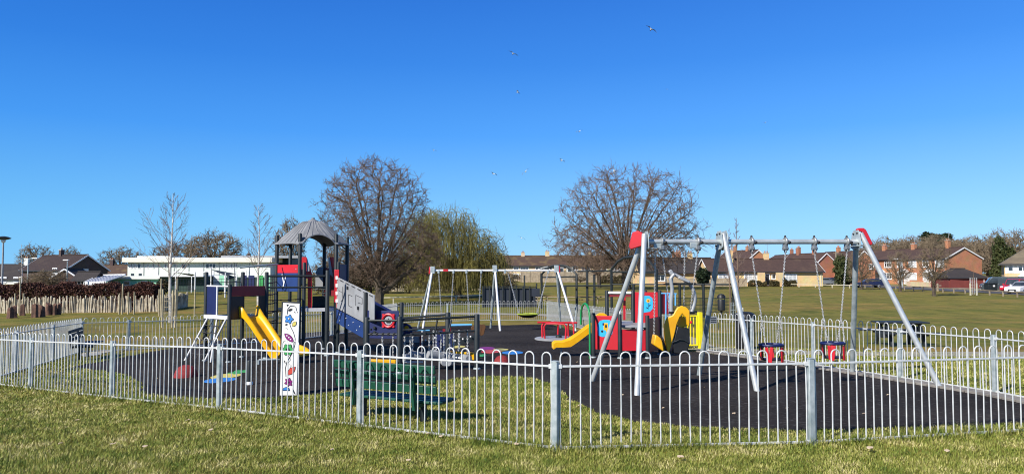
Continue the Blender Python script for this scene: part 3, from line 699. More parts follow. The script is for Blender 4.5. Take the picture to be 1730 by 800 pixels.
# ------------------------------------------------------------------ inclusive swing seat
def inclusive():
    d = 13.85; q = lambda px, py, o=0: P(px, py, d + o)
    root = thing('inclusive_swing', 'high-backed yellow moulded swing seat with grey overhead harness bars', 'swing seat', q(1135, 596))
    # shell seen half from behind: a closed moulding lofted through rings of outline points
    # the seat faces left towards the trail; cross-sections run from the footrest up the back
    prof = [  # (px, py) back edge of the shell going up, then half width in metres, thickness
        (1128, 594, .13), (1121, 570, .19), (1122, 552, .21), (1131, 536, .20), (1143, 524, .17), (1150, 518, .12)]
    shell = MB(); rings = []
    ax = V(.62, .78, 0)                             # width direction of the seat
    side = V(-.78, .62, 0)
    for px, py, hw in prof:
        c = q(px + 10, py); ring = []
        for t in np.linspace(-1, 1, 9):
            ring.append(c + ax * (hw * t) - side * (.10 * t * t) + side * 0)
        rings.append(ring)
    out = []
    for ring in rings: out += ring
    m = len(rings); k = 9; n_ = len(out)
    off = side * -.035
    vv = out + [p + off for p in out]; ff = []
    for i in range(m - 1):
        for j in range(k - 1):
            a0 = i * k + j; ff.append((a0, a0 + 1, a0 + k + 1, a0 + k)); b0 = n_ + a0; ff.append((b0, b0 + k, b0 + k + 1, b0 + 1))
    for i in range(m - 1):
        for j in (0, k - 1):
            a0 = i * k + j; b0 = n_ + a0; ff.append((a0, a0 + k, b0 + k, b0) if j == 0 else (a0, b0, b0 + k, a0 + k))
    for j in range(k - 1):
        ff.append((j, n_ + j, n_ + j + 1, j + 1)); a0 = (m - 1) * k + j; ff.append((a0, a0 + 1, n_ + a0 + 1, n_ + a0))
    # outline plates: the broad yellow side wing and the rolled rim, each with real thickness
    def plate(pts, o, th, name, mt, bev=.02):
        pp = [q(a, b, o) for a, b in pts]
        c0 = pp[0]; poly = [((p - c0).x, (p - c0).z) for p in pp]
        return MB().prism(poly, c0, V(1, 0, 0), V(0, 0, 1), th).build(name, mt, root, bevel=bev)
    wing = [(1127.5, 595), (1123, 577), (1121.5, 562), (1122, 547), (1126.5, 536), (1136, 532), (1140, 525), (1144.5, 518.5), (1151.5, 516), (1159, 518.5), (1164.5, 524), (1165, 538), (1164, 552), (1160, 548), (1159, 536), (1152, 529.5), (1148, 535), (1143, 547), (1139, 565), (1134, 581), (1130, 595)]
    plate(wing, -.10, .07, 'side_wing', M['yellow'], .025)
    plate([(1102, 581), (1104.5, 564.5), (1108, 565), (1114, 570), (1117, 577), (1120.5, 592), (1118, 592)], -.06, .30, 'footrest', M['yellow'])
    plate([(1141, 552), (1146, 537), (1153, 531), (1159, 538), (1160, 551), (1152, 553)], .10, .03, 'inner_back', M['yellow'], .01)
    plate([(1133, 594), (1137, 566), (1142, 549), (1150, 553), (1162, 553), (1163, 578), (1159, 594), (1146, 597)], .02, .26, 'shaded_seat_well', M['black'], .02)  # black block painted for the shaded inside of the yellow shell
    rim_ = [(1135, 578), (1142, 576), (1148, 573), (1156, 574), (1163, 578)]
    MB().tube([q(a, b, -.13) for a, b in rim_], .012, 6).build('trim', M['anth'], root, smooth=True)
    plate([(1117, 566), (1120, 572), (1128, 594), (1124, 594), (1117, 580)], 0, .2, 'seat_base', M['black'], .01)
    # overhead harness: two bent grey tubes, a cross bar and the hinge block
    for o, pts in ((-.12, [(1134, 526), (1134, 508), (1135.5, 490), (1134, 477), (1133.5, 470), (1139, 463)]), (.1, [(1169, 526), (1173.5, 510), (1173, 496), (1166.5, 481), (1156, 472), (1147, 467), (1136, 462)])):
        P_ = [q(a, b, o) for a, b in pts]; pp = []
        for i in range(len(P_) - 1):
            p0, p1, p2, p3 = P_[max(i - 1, 0)], P_[i], P_[i + 1], P_[min(i + 2, len(P_) - 1)]
            pp += [p1 * (2 * t ** 3 - 3 * t ** 2 + 1) + (p2 - p0) * .5 * (t ** 3 - 2 * t ** 2 + t) + p2 * (-2 * t ** 3 + 3 * t ** 2) + (p3 - p1) * .5 * (t ** 3 - t ** 2) for t in (0, .25, .5, .75)]
        MB().tube(pp + [P_[-1]], .034, 10).build('harness_bar', M['harness'], root, smooth=True)
    MB().tube([q(1124, 479, -.05), q(1176, 479, .02)], .018, 8).build('crossbar', M['anth'], root, smooth=True)
    MB().bar(q(1131, 456, 0), q(1136, 464, 0), .07, .09, V(0, 1, 0)).bar(q(1131, 473), q(1138, 463), .05, .07, V(0, 1, 0)).bar(q(1146, 468), q(1165, 476), .05, .05, V(0, 1, 0)).build('hinge_block', M['harness'], root, bevel=.012)
    MB().tube([q(1130, 527, -.1), q(1140, 528, -.1), q(1172, 528, .08), q(1176, 525, .1)], .022, 8).build('side_arm', M['anth'], root, smooth=True)
    hs_ = [onbar(1107), onbar(1118), onbar(1157), onbar(1179)]
    for h in (hs_[1], hs_[3]):
        hanger(h, root)
        MB().box(h + V(0, 0, -.07) - bd * .07, (.16, .05, .1), (bd, bn, Z)).build('bracket', M['galvpost'], root, bevel=.006)
    ends = [q(1105, 566), q(1126, 478), q(1155, 528, .15), q(1172, 478)]
    for h, e in zip(hs_, ends): MB().chain(h + V(0, 0, -.16), e, .040, .0047).build('chain', M['chain'], root)
    MB().chain(q(1126, 478, -.02), q(1131, 527, -.1), .040, .0047).build('chain', M['chain'], root)
    MB().chain(q(1172, 478, 0), q(1166, 527, .1), .040, .0047).build('chain', M['chain'], root)
M['harness'] = mat('grey_harness_tube', (.36, .37, .38), .4, .2, var=.1)
inclusive()

# ------------------------------------------------------------------ white swings at the far end
def far_swings():
    d = 33.4; root = thing('swing_frame', 'white two-bay swing frame at the far end of the rubber surface', 'swing frame', gp(-1, d))
    q = lambda px, py, o=0: P(px, py, d + o)
    tops = {'L': (731, 452), 'M': (836, 450), 'R': (940, 450)}
    ft = {'L': ((714, 557), (706, 551)), 'M': ((845, 559), (829, 551)), 'R': ((972, 556), (947, 551))}
    for k in tops:
        t = q(*tops[k]); f, r_ = at(*ft[k][0]), at(*ft[k][1])
        f = gp(X(ft[k][0][0], 32.6), 32.6); r_ = gp(X(ft[k][1][0], 34.6), 34.6)
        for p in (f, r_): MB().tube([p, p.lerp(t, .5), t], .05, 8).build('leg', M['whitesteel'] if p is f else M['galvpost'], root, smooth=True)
        MB().box(t + V(0, 0, -.1), (.2, .22, .32)).build('bracket', M['galvpost'], root, bevel=.01)
    for k, pl, px in (('L', 1, -.1), ('R', -1, .1)):
        t = q(*tops[k]); MB().prism([(-.04, .05), (.06, .03), (.08, -.26), (-.08, -.28)], t + V(px, -.02, 0), V(1, 0, 0), Z, .12).build('end_cap', M['red'], root, bevel=.02)
    z = 456.5
    MB().tube([q(733, z), q(836, z)], .048, 8).build('crossbar', M['whitesteel'], root, smooth=True)
    MB().tube([q(838, z), q(938, z)], .048, 8).build('crossbar', M['whitesteel'], root, smooth=True)
    MB().bar(q(749, z - .3), q(757, z - .3), .12, .1).build('spacer', M['red'], root); 
    for px in (741, 766, 788, 813, 853, 926): MB().box(q(px, z + 2), (.09, .14, .16)).build('hanger', M['galvpost'], root, bevel=.01)
    for (a, b), lab in (((741, 766), 'flat black swing seat next to the left end of the white frame'), ((788, 813), 'flat black swing seat next to the middle legs of the white frame')):
        c = q((a + b) / 2, 538); s_ = thing('flat_swing', lab, 'swing seat', c - V(0, 0, .02), 'flat swing seats')
        MB().box(c, (.46, .18, .035)).build('seat', M['black'], s_, bevel=.01)
        for px, sx in ((a, -.2), (b, .2)): MB().chain(q(px, z + 3), c + V(sx, 0, .02), .07, .0075).build('chain', M['chain'], s_)
    c = q(892, 530); s_ = thing('basket_swing', 'black basket swing with a yellow-green rim hanging in the far frame', 'swing seat', c - V(0, 0, .2))
    MB().lathe(c + V(0, 0, -.17), [(.05, 0), (.25, .02), (.40, .09), (.46, .15), (.42, .14), (.22, .06), (.03, .04)], 20).build('basket', M['black'], s_, smooth=True)
    MB().tube(arc(c, .47, 0, 2 * PI, 24, V(1, 0, 0), V(0, 1, 0))[:-1], .02, 6, closed=True).build('rim', M['limerim'], s_, smooth=True)
    for sx in (-1, 1):
        for sy in (-1, 1): MB().chain(c + V(.4 * sx, .2 * sy, .02), q(892 + 34 * sx, z + 4), .07, .006).build('chain', M['chain'], s_)
M['limerim'] = mat('lime_rim', (.45, .55, .04), .5)
far_swings()
# ------------------------------------------------------------------ slide tower
def post(root, p, top, r=.052, m='anth', name='post', b=-.1):
    p = gp(p[0], p[1]); 
    MB().lathe(V(p.x, p.y, p.z + b), [(r, 0), (r, top - p.z - b - .02), (r * .85, top - p.z - b - .004), (r * .3, top - p.z - b)], 14).build(name, M[m], root, smooth=True)
    MB().lathe(V(p.x, p.y, p.z), [(r + .02, .0), (r + .02, .03), (r + .003, .05)], 12).build('foot_collar', M['galvpost'], root, smooth=True)
def zat(py, d): return P(865, py, d).z
def panel(root, a, b, z0, z1, m, name='panel', th=.022, inset=.05, lab=None, off=0, bev=.006):
    a, b = V(a[0], a[1], 0), V(b[0], b[1], 0); d = (b - a); L = d.length; d.normalize(); n_ = V(d.y, -d.x, 0)
    o = a + n_ * off
    return MB().prism([(inset, z0), (L - inset, z0), (L - inset, z1), (inset, z1)], V(o.x, o.y, 0), d, Z, th).build(name, M[m], root, bevel=bev, label=lab)

def tower():
    root = thing('play_tower', 'dark-posted climbing tower with grey domed roof, yellow slide and grey ramp', 'climbing frame', gp(-6.2, 21))
    u, v = V(.6, .8, 0), V(-.8, .6, 0)
    P1 = V(-7.3, 19.3, 0); P2 = P1 + v * 1.1; P4 = P1 + u * 1.1; P3 = P1 + v * 1.1 + u * 1.1
    zt = zat(459, 20); z1 = zat(480, 19.3); fl = zat(534, 19.9)
    post(root, P1, z1); post(root, P2, zt); post(root, P3, zt); post(root, P4, zt)
    cp = (P1 + P3) / 2
    MB().prism([(.04, .04), (1.06, .04), (1.06, 1.06), (.04, 1.06)], P1 + V(0, 0, fl), u, v, .06).build('platform', M['anth'], root, bevel=.01)
    # entrance panel, its shade painted maroon and black, with the window the slide starts from (side P1-P4)
    zA, zB = zat(483, 19.7), fl - .05
    n_ = -v
    def face(a0, a1, h0, h1, m, name, th=.024, base=P1, ax=u, off=0.0): return MB().prism([(a0, h0), (a1, h0), (a1, h1), (a0, h1)], base + ax.cross(Z) * off, ax, Z, th).build(name, M[m], root, bevel=.006)
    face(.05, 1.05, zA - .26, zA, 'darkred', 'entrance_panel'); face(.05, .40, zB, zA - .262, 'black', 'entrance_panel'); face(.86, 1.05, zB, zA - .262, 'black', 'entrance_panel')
    face(.402, .858, zA - .275, zA - .262, 'anth', 'entrance_panel')
    # ladder side (P2-P1): navy panel, white rails, ladder
    w_ = P1 - P2; w_.normalize()
    face(.06, .50, fl + .06, zat(484, 19.6), 'navy', 'side_panel', base=P2, ax=w_)
    zb = zat(483, 19.6)
    r_ = MB(); r_.tube([P2 + V(0, 0, zb), P1 + V(0, 0, zb)], .022, 8); r_.tube([P2 + w_ * .53 + V(0, 0, zb), P2 + w_ * .53 + V(0, 0, fl)], .024, 8); r_.build('handrail', M['whitesteel'], root, smooth=True)
    MB().bar(P2 + V(0, 0, fl + .0) - u * .03, P1 + V(0, 0, fl) - u * .03, .06, .10).build('edge_board', M['whitesteel'], root, bevel=.008)
    lf1, lf2 = at(312, 609), at(345, 611)
    for a, f in ((P2 + w_ * .22, lf1), (P1 - w_ * .03, lf2)): MB().tube([V(a.x, a.y, fl) - u * .05, f], .027, 8).build('ladder_rail', M['whitesteel'], root, smooth=True)
    mid = P2 + w_ * .55; MB().tube([V(mid.x, mid.y, fl), gp(mid.x - .1, mid.y - .12)], .024, 8).build('ladder_rail', M['whitesteel'], root, smooth=True)
    rp_ = MB()
    for t in (.18, .34, .5, .66, .82):
        a = (V(P2.x, P2.y, fl) + w_ * .22 - u * .05).lerp(lf1, t); b = (V(P1.x, P1.y, fl) - w_ * .03 - u * .05).lerp(lf2, t); rp_.tube([a, a.lerp(b, .5) - V(0, 0, .02), b], .011, 5)
    for s in (.25, .5, .75):
        a = (V(P2.x, P2.y, fl) + w_ * .22).lerp(V(P1.x, P1.y, fl), s); b = lf1.lerp(lf2, s); rp_.tube([a, b], .011, 5)
    rp_.build('rope_net', M['rope'], root, smooth=True)
    # net seen through the window on the far side
    rp_ = MB()
    for s in (.3, .6): rp_.tube([P2.lerp(P3, s) + V(0, 0, h) for h in (fl, zA)], .011, 5)
    for h in (.3, .6, .9): rp_.tube([P2 + V(0, 0, fl + h), P3 + V(0, 0, fl + h)], .011, 5)
    rp_.build('rope_net', M['rope'], root, smooth=True)
    # slide
    zs, ze = zat(536, 19.2), zat(597, 17.9); s0 = P1 + u * .56 - v * 0; run = 1.95
    prof = [(0, zs), (.12, zs), (.45, zs - .22), (1.05, zs - .72), (1.45, zs - .99), (1.75, ze - .02), (run + .15, ze), (run + .3, ze - .06)]
    sh = []
    for i in range(len(prof) - 1):
        p0, p1, p2, p3 = [prof[max(0, min(len(prof) - 1, i + k))] for k in (-1, 0, 1, 2)]
        for t in (0, .33, .66):
            sh.append(tuple(p1[j] * (2 * t ** 3 - 3 * t * t + 1) + (p2[j] - p0[j]) * .5 * (t ** 3 - 2 * t * t + t) + p2[j] * (-2 * t ** 3 + 3 * t * t) + (p3[j] - p1[j]) * .5 * (t ** 3 - t * t) for j in (0, 1)))
    sh.append(prof[-1])
    sec = [(-.30, .19), (-.27, .21), (-.235, .19), (-.21, .03), (-.17, 0), (.17, 0), (.21, .03), (.235, .19), (.27, .21), (.30, .19), (.275, -.03), (.2, -.055), (-.2, -.055), (-.275, -.03)]
    mb = MB(); vv = []; m = len(sec)
    for (t, h) in sh:
        k = .80 if t > .3 else .80 + .55 * (1 - t / .3)
        k2 = 1 if t < run - .3 else max(.35, 1 - (t - run + .3) / .8)
        for a, b in sec:
            vv.append(V(s0.x, s0.y, 0) - v * t + u * (a * (.9 if t > .1 else 1)) + V(0, 0, h + (b * (k if b > .1 else 1) * (k2 if b > .1 else 1))))
    nr = len(sh); ff = [(i * m + j, i * m + (j + 1) % m, (i + 1) * m + (j + 1) % m, (i + 1) * m + j) for i in range(nr - 1) for j in range(m)] + [tuple(range(m))[::-1], tuple((nr - 1) * m + j for j in range(m))]
    mb.add(vv, ff).build('slide', M['yellow'], root, smooth=True, ang=50)
    q = s0 - v * 1.75; MB().tube([gp(q.x, q.y, -.05), V(q.x, q.y, ze)], .03, 8).build('slide_leg', M['galvpost'], root, smooth=True)
    # --- hexagonal tower
    C = V(-5.97, 22.3, 0); RR = 1.03
    H = {k: C + V(math.cos(R(a)), math.sin(R(a)), 0) * RR for k, a in (('R', 25), ('BR', 85), ('BL', 145), ('L', 205), ('FL', 265), ('FR', 325))}
    tops = dict(L=397, FL=394, FR=395, R=400, BR=410, BL=408)
    for k in H: post(root, H[k], zat(tops[k], H[k].y), .055)
    f2 = zat(522, 21.8)
    MB().prism([((H[k] - C).x, (H[k] - C).y) for k in ('R', 'BR', 'BL', 'L', 'FL', 'FR')], V(C.x, C.y, f2), V(1, 0, 0), V(0, 1, 0), .07).build('platform', M['anth'], root, bevel=.01)
    MB().bar(V(H['FL'].x, H['FL'].y, f2) , V(H['FR'].x, H['FR'].y, f2), .05, .1).build('edge_board', M['whitesteel'], root, bevel=.006)
    # roof: six curved sectors, each eave arched
    zc, zm, ztop = zat(411, 21.6), zat(386, 22), zat(374, 22.3); RO = 1.12
    NS = 12; prof = [(1.0, 0), (.76, .34), (.52, .68), (.36, .89), (.28, .97), (.22, 1.0)]
    for sct in range(6):
        a0, a1 = R(25 + 60 * sct), R(85 + 60 * sct)
        p0, p1 = V(math.cos(a0), math.sin(a0), 0), V(math.cos(a1), math.sin(a1), 0)
        grid = []
        for rr, hh in prof:
            row = []
            for j in range(NS + 1):
                t = j / NS; e = p0.lerp(p1, t) * (RO * rr)
                lift = (.27 if sct in (1, 4) else .02) * math.sin(PI * min(1, max(0, (t - .08) / .84))) ** .75 * max(0, (rr - .60) / .40)
                row.append(V(C.x, C.y, zc) + e + V(0, 0, hh * (ztop - zc) + lift))
            grid.append(row)
        vv = [p for r in grid for p in r]; n_ = len(vv); k = NS + 1; vv += [p - V(0, 0, .03) for p in vv]; ff = []
        for i in range(len(prof) - 1):
            for j in range(NS):
                a = i * k + j; ff += [(a, a + 1, a + k + 1, a + k), (n_ + a, n_ + a + k, n_ + a + k + 1, n_ + a + 1)]
        for j in range(NS): ff.append((j, n_ + j, n_ + j + 1, j + 1))
        rf = MB().add(vv, ff)
        # moulded ribs running up each sector
        for t in (.16, .33, .5, .67, .84):
            line = [grid[i][0].lerp(grid[i][NS], 0) for i in range(0)]
            jf = t * NS; j0 = int(jf); fr_ = jf - j0
            line = [grid[i][j0].lerp(grid[i][min(NS, j0 + 1)], fr_) + V(0, 0, .006) for i in range(len(prof) - 1)]
            rf.tube(line, .012, 4)
        rf.build('roof', M['roofgrey'], root, smooth=True, ang=22)
    MB().lathe(V(C.x, C.y, ztop - .03), [(.17, 0), (.16, .05), (.09, .08), (.05, .1), (.05, .14)], 12).build('finial', M['roofgrey'], root, smooth=True)
    # side panels
    b1, b2, r2 = zat(492, 21.5), zat(461, 21.5), zat(447, 21.5)
    bp = panel(root, H['L'], H['FL'], b1, b2, 'blue', 'play_panel'); panel(root, H['L'], H['FL'], b2 + .002, r2, 'red', 'play_panel')
    d = (H['FL'] - H['L']); L_ = d.length; d.normalize(); o = H['L'] + d.cross(Z) * .022
    yy = MB(); zc_ = (b1 + b2) / 2
    yy.bar(o + d * .28 + V(0, 0, b2 - .03), o + d * .36 + V(0, 0, zc_ - .02), .012, .035, Z).bar(o + d * .46 + V(0, 0, b2 - .06), o + d * .33 + V(0, 0, b1 + .12), .012, .035, Z)
    yy.build('play_rope', M['white'], root)
    yy = MB(); yy.bar(o + d * .86 + V(0, 0, b2 + .13), o + d * .92 + V(0, 0, b2 + .10), .01, .012, Z); yy.build('label_plate', M['greyboard'], root)
    # red boards at the openings
    nrm = V(0, -1, 0)
    def slab(pts, d_, m, name, th=.025): return MB().quad_prism([P(a, b, d_) for a, b in pts], th).build(name, M[m], root, bevel=.006)
    slab([(510, 434), (518, 434), (527, 462), (527, 520), (520, 520), (520, 470), (510, 470)], 21.5, 'red', 'opening_board')
    slab([(519, 436), (523, 452), (523, 458), (518, 458)], 21.42, 'greyboard', 'opening_board')
    slab([(556, 434), (564, 434), (564, 452), (557, 452)], 22.1, 'red', 'opening_board'); slab([(554.5, 434), (557, 434), (563, 468), (556, 462)], 22.02, 'greyboard', 'opening_board')
    slab([(565, 455), (573, 455), (573, 519), (568, 519), (568, 510), (565, 510)], 21.55, 'red', 'opening_board')
    for i in range(4): slab([(567, 466 + 13 * i), (571, 466 + 13 * i), (571, 472 + 13 * i), (567, 472 + 13 * i)], 21.47, 'white', 'opening_board')
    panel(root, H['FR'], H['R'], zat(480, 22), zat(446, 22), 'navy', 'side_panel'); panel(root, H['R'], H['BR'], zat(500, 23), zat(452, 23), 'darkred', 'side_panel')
    panel(root, H['BL'], H['L'], zat(490, 22), zat(455, 22), 'navy', 'side_panel')
    # rear bubble panel and slats seen through the tower
    slab([(533, 460), (538, 451), (546, 450), (546, 485), (540, 485), (533, 492)], 23.2, 'greyboard', 'rear_panel')
    slab([(530, 484), (550, 483), (550, 486), (530, 487)], 23.1, 'anth', 'rear_panel'); slab([(528, 500), (551, 499), (551, 520), (528, 520)], 22.6, 'anth', 'rear_panel')
    rl = MB()
    for py in (489, 496): rl.tube([P(529, py, 22.9), P(552, py - 1, 22.7)], .02, 6)
    rl.build('handrail', M['anth'], root, smooth=True)
    # --- front net frame: two low posts, two rails, ropes
    N1, N2 = at(515, 589), at(553, 590); N1 = gp(X(514, 21), 21); N2 = gp(X(553.5, 20.6), 20.6)
    post(root, N1, zat(443, 21), .05); post(root, N2, zat(456, 20.6), .058)
    MB().tube([V(P4.x, P4.y, zat(466, 20.2)), V(N2.x, N2.y, zat(466, 20.6))], .032, 10).build('handrail', M['anth'], root, smooth=True)
    MB().tube([V(P4.x, P4.y, zat(485, 20.2)), V(N2.x, N2.y, zat(485, 20.6))], .026, 10).build('handrail', M['anth'], root, smooth=True)
    MB().tube([P(469, 446, 21.6), P(440, 448, 21.0), P(405, 452, 20.7)], .022, 8).build('handrail', M['galvpost'], root, smooth=True)
    rp_ = MB(); kn = MB(); A = V(P4.x, P4.y, 0); B = V(H['L'].x, H['L'].y, 0)
    for (A_, B_) in ((A, B), (A, V(N1.x, N1.y, 0))):
        full = B_ is B
        for s in ((.18, .38, .58, .78) if full else (.3, .62)): 
            b = A_.lerp(B_, s); rp_.tube([b + V(0, 0, zat(500 if B_ is not B else 466, b.y)), b + V(0, 0, zat(600, b.y) + .3)], .010, 5)
        for py in ((478, 498, 513, 528, 543, 558) if full else (507, 525, 545)):
            a, b = A_ + V(0, 0, zat(py, A_.y)), B_ + V(0, 0, zat(py - 3, B_.y)); rp_.tube([a, a.lerp(b, .5) - V(0, 0, .02), b], .012, 5)
            for s in (.18, .38, .58, .78): rp_.box(a.lerp(b, s) - V(0, 0, .015), (.035, .035, .035))
    rp_.build('climbing_net', M['rope'], root, smooth=True)
    # --- ramp with the grey maze board
    A, B = V(-5.10, 21.62, 0), V(-3.78, 19.72, 0); d = (B - A); L = d.length; d.normalize(); off = d.cross(Z) * .04
    g = [P(569.5, 467, A.y), P(569.5, 521, A.y), P(613, 543, 20.05), P(632, 541, 19.74), P(632.5, 497, 19.74)]
    def onramp(px, py):                             # a point of the ramp's side plane seen at a pixel
        r = ray(px, py); nn = d.cross(Z); t = (A - EYE).dot(nn) / r.dot(nn); return EYE + r * t
    pts = [onramp(*q) for q in ((569, 467), (569, 520), (616, 545), (633, 542), (633, 498))]
    MB().quad_prism(pts, .024).build('ramp_panel', M['greyboard'], root, bevel=.006)
    def onf(px, py): return onramp(px, py) + d.cross(Z) * .018 * 1
    mz = MB()
    for line in ([(573, 490), (579, 494)], [(580, 484), (580, 506), (577, 508)], [(590, 497), (590, 516), (596, 519)], [(590, 497), (596, 500)], [(602, 498), (602, 516)], [(602, 498), (613, 503), (613, 513), (606, 511)],
                 [(606, 520), (606, 526)], [(619, 515), (619, 528)]): mz.tube([onf(*q) for q in line], .007, 4)
    for a, b, c in ((588, 486, 3), (606, 520, 3), (620, 521, 4)): mz.quad_prism([onf(a - c * .5, b - c), onf(a + c * .5, b - c + .4), onf(a + c * .5, b + c), onf(a - c * .5, b + c - .4)], .006)
    for i in range(6):
        a = 575 + i * 10; mz.quad_prism([onf(a, 472 + i * 5), onf(a + 6, 475 + i * 5), onf(a + 6, 476.5 + i * 5), onf(a, 473.5 + i * 5)], .006)
    mz.build('maze_slot', M['ink'], root)
    pts = [onramp(*q) for q in ((569, 522), (569, 545), (613, 570), (617, 569), (617, 547))]
    MB().quad_prism(pts, .024).build('ramp_skirt', M['blue'], root, bevel=.006)
    for px, py in ((575, 531), (586, 537), (598, 544), (609, 551), (575, 541), (590, 549), (604, 557)): MB().lathe(onf(px, py), [(.018, 0), (.016, .012), (.008, .018)], 8, d.cross(Z)).build('bolt', M['galv'], root, smooth=True)
    back = Z.cross(d) * .85
    MB().quad_prism([onramp(569, 523), onramp(626, 556), onramp(626, 556) + back, onramp(569, 523) + back], .04).build('ramp_deck', M['anth'], root, bevel=.006)
    MB().quad_prism([q + back for q in [onramp(*q) for q in ((569, 500), (569, 530), (624, 560), (624, 532))]], .024).build('ramp_panel', M['navy'], root, bevel=.006)
    S1 = gp(X(618, 19.75), 19.75); S2 = gp(X(679, 19.5), 19.5)
    post(root, S1, zat(493, 19.75), .052); post(root, S2, zat(510, 19.5), .052)
    post(root, H['FR'] + V(.1, -.12, 0), zat(442, 21.6), .045)
    # navy panel with the life ring
    a, b = V(S1.x + .07, S1.y - .06, 0), V(S2.x - .06, S2.y - .06, 0); z0, z1 = zat(571, 19.6), zat(524, 19.6)
    panel(root, a, b, z0, z1, 'navy', 'life_ring_panel', inset=.0)
    dd = (b - a).normalized(); nn = dd.cross(Z)
    def onp(px, py): r = ray(px, py); t = (a - EYE).dot(nn) / r.dot(nn); return EYE + r * t
    c = onp(657, 541) + nn * .03; rr = .165
    MB().tube(arc(c, rr, 0, 2 * PI, 24, dd, Z)[:-1], .034, 8, closed=True).build('life_ring', M['red'], root, smooth=True)
    MB().prism(ell(0, 0, .115, .115, 20), c - nn * .012, dd, Z, .012).build('life_ring_centre', M['greyboard'], root)
    sh = MB(); sh.prism([(-.07, -.02), (.07, -.02), (.05, -.06), (-.05, -.06)], c, dd, Z, .01); sh.prism([(-.01, .07), (.05, 0), (-.01, 0)], c, dd, Z, .01); sh.build('life_ring_print', M['ink'], root)
    for i in range(4):
        t = PI / 4 + PI / 2 * i; MB().prism(rrect(-.03, -.03, .03, .03, .01), c + dd * (rr * 1.25 * math.cos(t)) + Z * (rr * 1.25 * math.sin(t)), dd, Z, .03).build('ring_fixing', M['red'], root)
    for py in (533, 543, 553, 561):
        MB().lathe(onp(634, py) + nn * .02, [(.04, 0), (.045, .03), (.03, .05)], 10, nn).build('knob', M['anth'], root, smooth=True)
M['knot'] = mat('net_knot', (.25, .03, .05), .6, c2=(.12, .12, .13), scale=9)
tower()

# ------------------------------------------------------------------ rope and log trail
def trail():
    root = thing('clatter_bridge', 'low dark-railed balance trail of hanging grey logs with yellow end boards behind the green bench', 'balance trail', gp(-1.9, 16.7))
    Q1, Q2, Q3, Q4 = gp(X(620.5, 16.3), 16.3), gp(X(676, 16.0), 16.0), gp(X(806, 16.6), 16.6), gp(X(757, 18.0), 18.0); Q5 = gp(X(681, 19.2), 19.2)
    for q, py in ((Q1, 535), (Q2, 534), (Q3, 530), (Q4, 527)): post(root, q, zat(py, q.y), .062)
    def rail(a, pa, b, pb, r=.026, name='handrail'):
        A, B = V(a.x, a.y, zat(pa, a.y)), V(b.x, b.y, zat(pb, b.y)); MB().tube([A, A.lerp(B, .5), B], r, 8).build(name, M['anth'], root, smooth=True); return A, B
    r1 = rail(Q2, 541, Q3, 534); rail(Q5, 537, Q4, 531); rail(Q1, 541, Q2, 541)
    f = rail(Q2, 566, Q3, 558, .022, 'lower_rail'); k = rail(Q5, 557, Q4, 553, .022, 'lower_rail'); e = rail(Q1, 564, Q2, 564, .022, 'lower_rail')
    MB().tube([P(739, 540, 16.3), P(735, 560, 16.3), P(733, 566, 16.3)], .02, 6).build('strut', M['anth'], root, smooth=True)
    MB().tube([P(763, 540, 17.6), P(757, 562, 17.4)], .02, 6).build('strut', M['anth'], root, smooth=True)
    for A, B in (f, k, e):
        for t in (.15, .32, .5, .67, .84): MB().box(A.lerp(B, t) , (.05, .065, .065)).build('clamp', M['black'], root, bevel=.006)
    # hanging logs, each carried by chains at both ends
    def log(px0, py0, px1, py1, d0, d1, up):
        a, b = P(px0, py0, d0), P(px1, py1, d1)
        dd = (b - a).normalized()
        MB().tube([a, a + dd * .012, a.lerp(b, .5), b - dd * .012, b], [.074, .086, .086, .086, .074], 12).build('log', M['logwood'], root, smooth=True)
        for p, z in ((a.lerp(b, .12), up[0]), (a.lerp(b, .88), up[1])): MB().chain(p + V(0, 0, .07), V(p.x, p.y, zat(z, p.y)), .048, .008).build('chain', M['chain'], root)
    log(681, 604, 699, 602, 16.2, 16.9, (566, 566)); log(690, 598, 716, 601, 16.5, 16.6, (565, 565)); log(722, 598, 748, 602, 16.4, 16.6, (565, 562)); log(735, 596, 752, 612, 17.6, 16.4, (560, 562))
    log(727, 597, 772, 603, 17.4, 16.7, (558, 560)); log(757, 612, 777, 605, 16.4, 17.2, (562, 558)); log(774, 602, 792, 606, 17.0, 16.5, (558, 558))
    for px, z0, z1, d in ((646, 566, 605, 16.2), (664, 566, 605, 16.1)): MB().chain(P(px, z1, d), P(px, z0, d), .048, .008).build('chain', M['chain'], root)
    for pts, d in (([(625, 606), (669, 607), (669, 621), (625, 620)], 15.9), ([(759, 592), (801, 595), (802, 608), (760, 604)], 16.9)):
        MB().quad_prism([P(a, b, d) for a, b in pts], .06).build('end_board', M['yellow'], root, bevel=.012)
        px, py = (pts[1][0] - 8, (pts[1][1] + pts[2][1]) / 2)
        MB().quad_prism([P(px - 3, py - 1.5, d - .04), P(px + 3, py - 1.5, d - .04), P(px + 3, py + 1.5, d - .04), P(px - 3, py + 1.5, d - .04)], .01).build('label_plate', M['red'], root)
    fr = MB()
    fr.tube([P(681, 611, 16.2), P(714, 611, 16.4)], .02, 6); fr.tube([P(768, 603, 16.7), P(786, 606, 16.6)], .02, 6); fr.build('spreader', M['galv'], root, smooth=True)
trail()

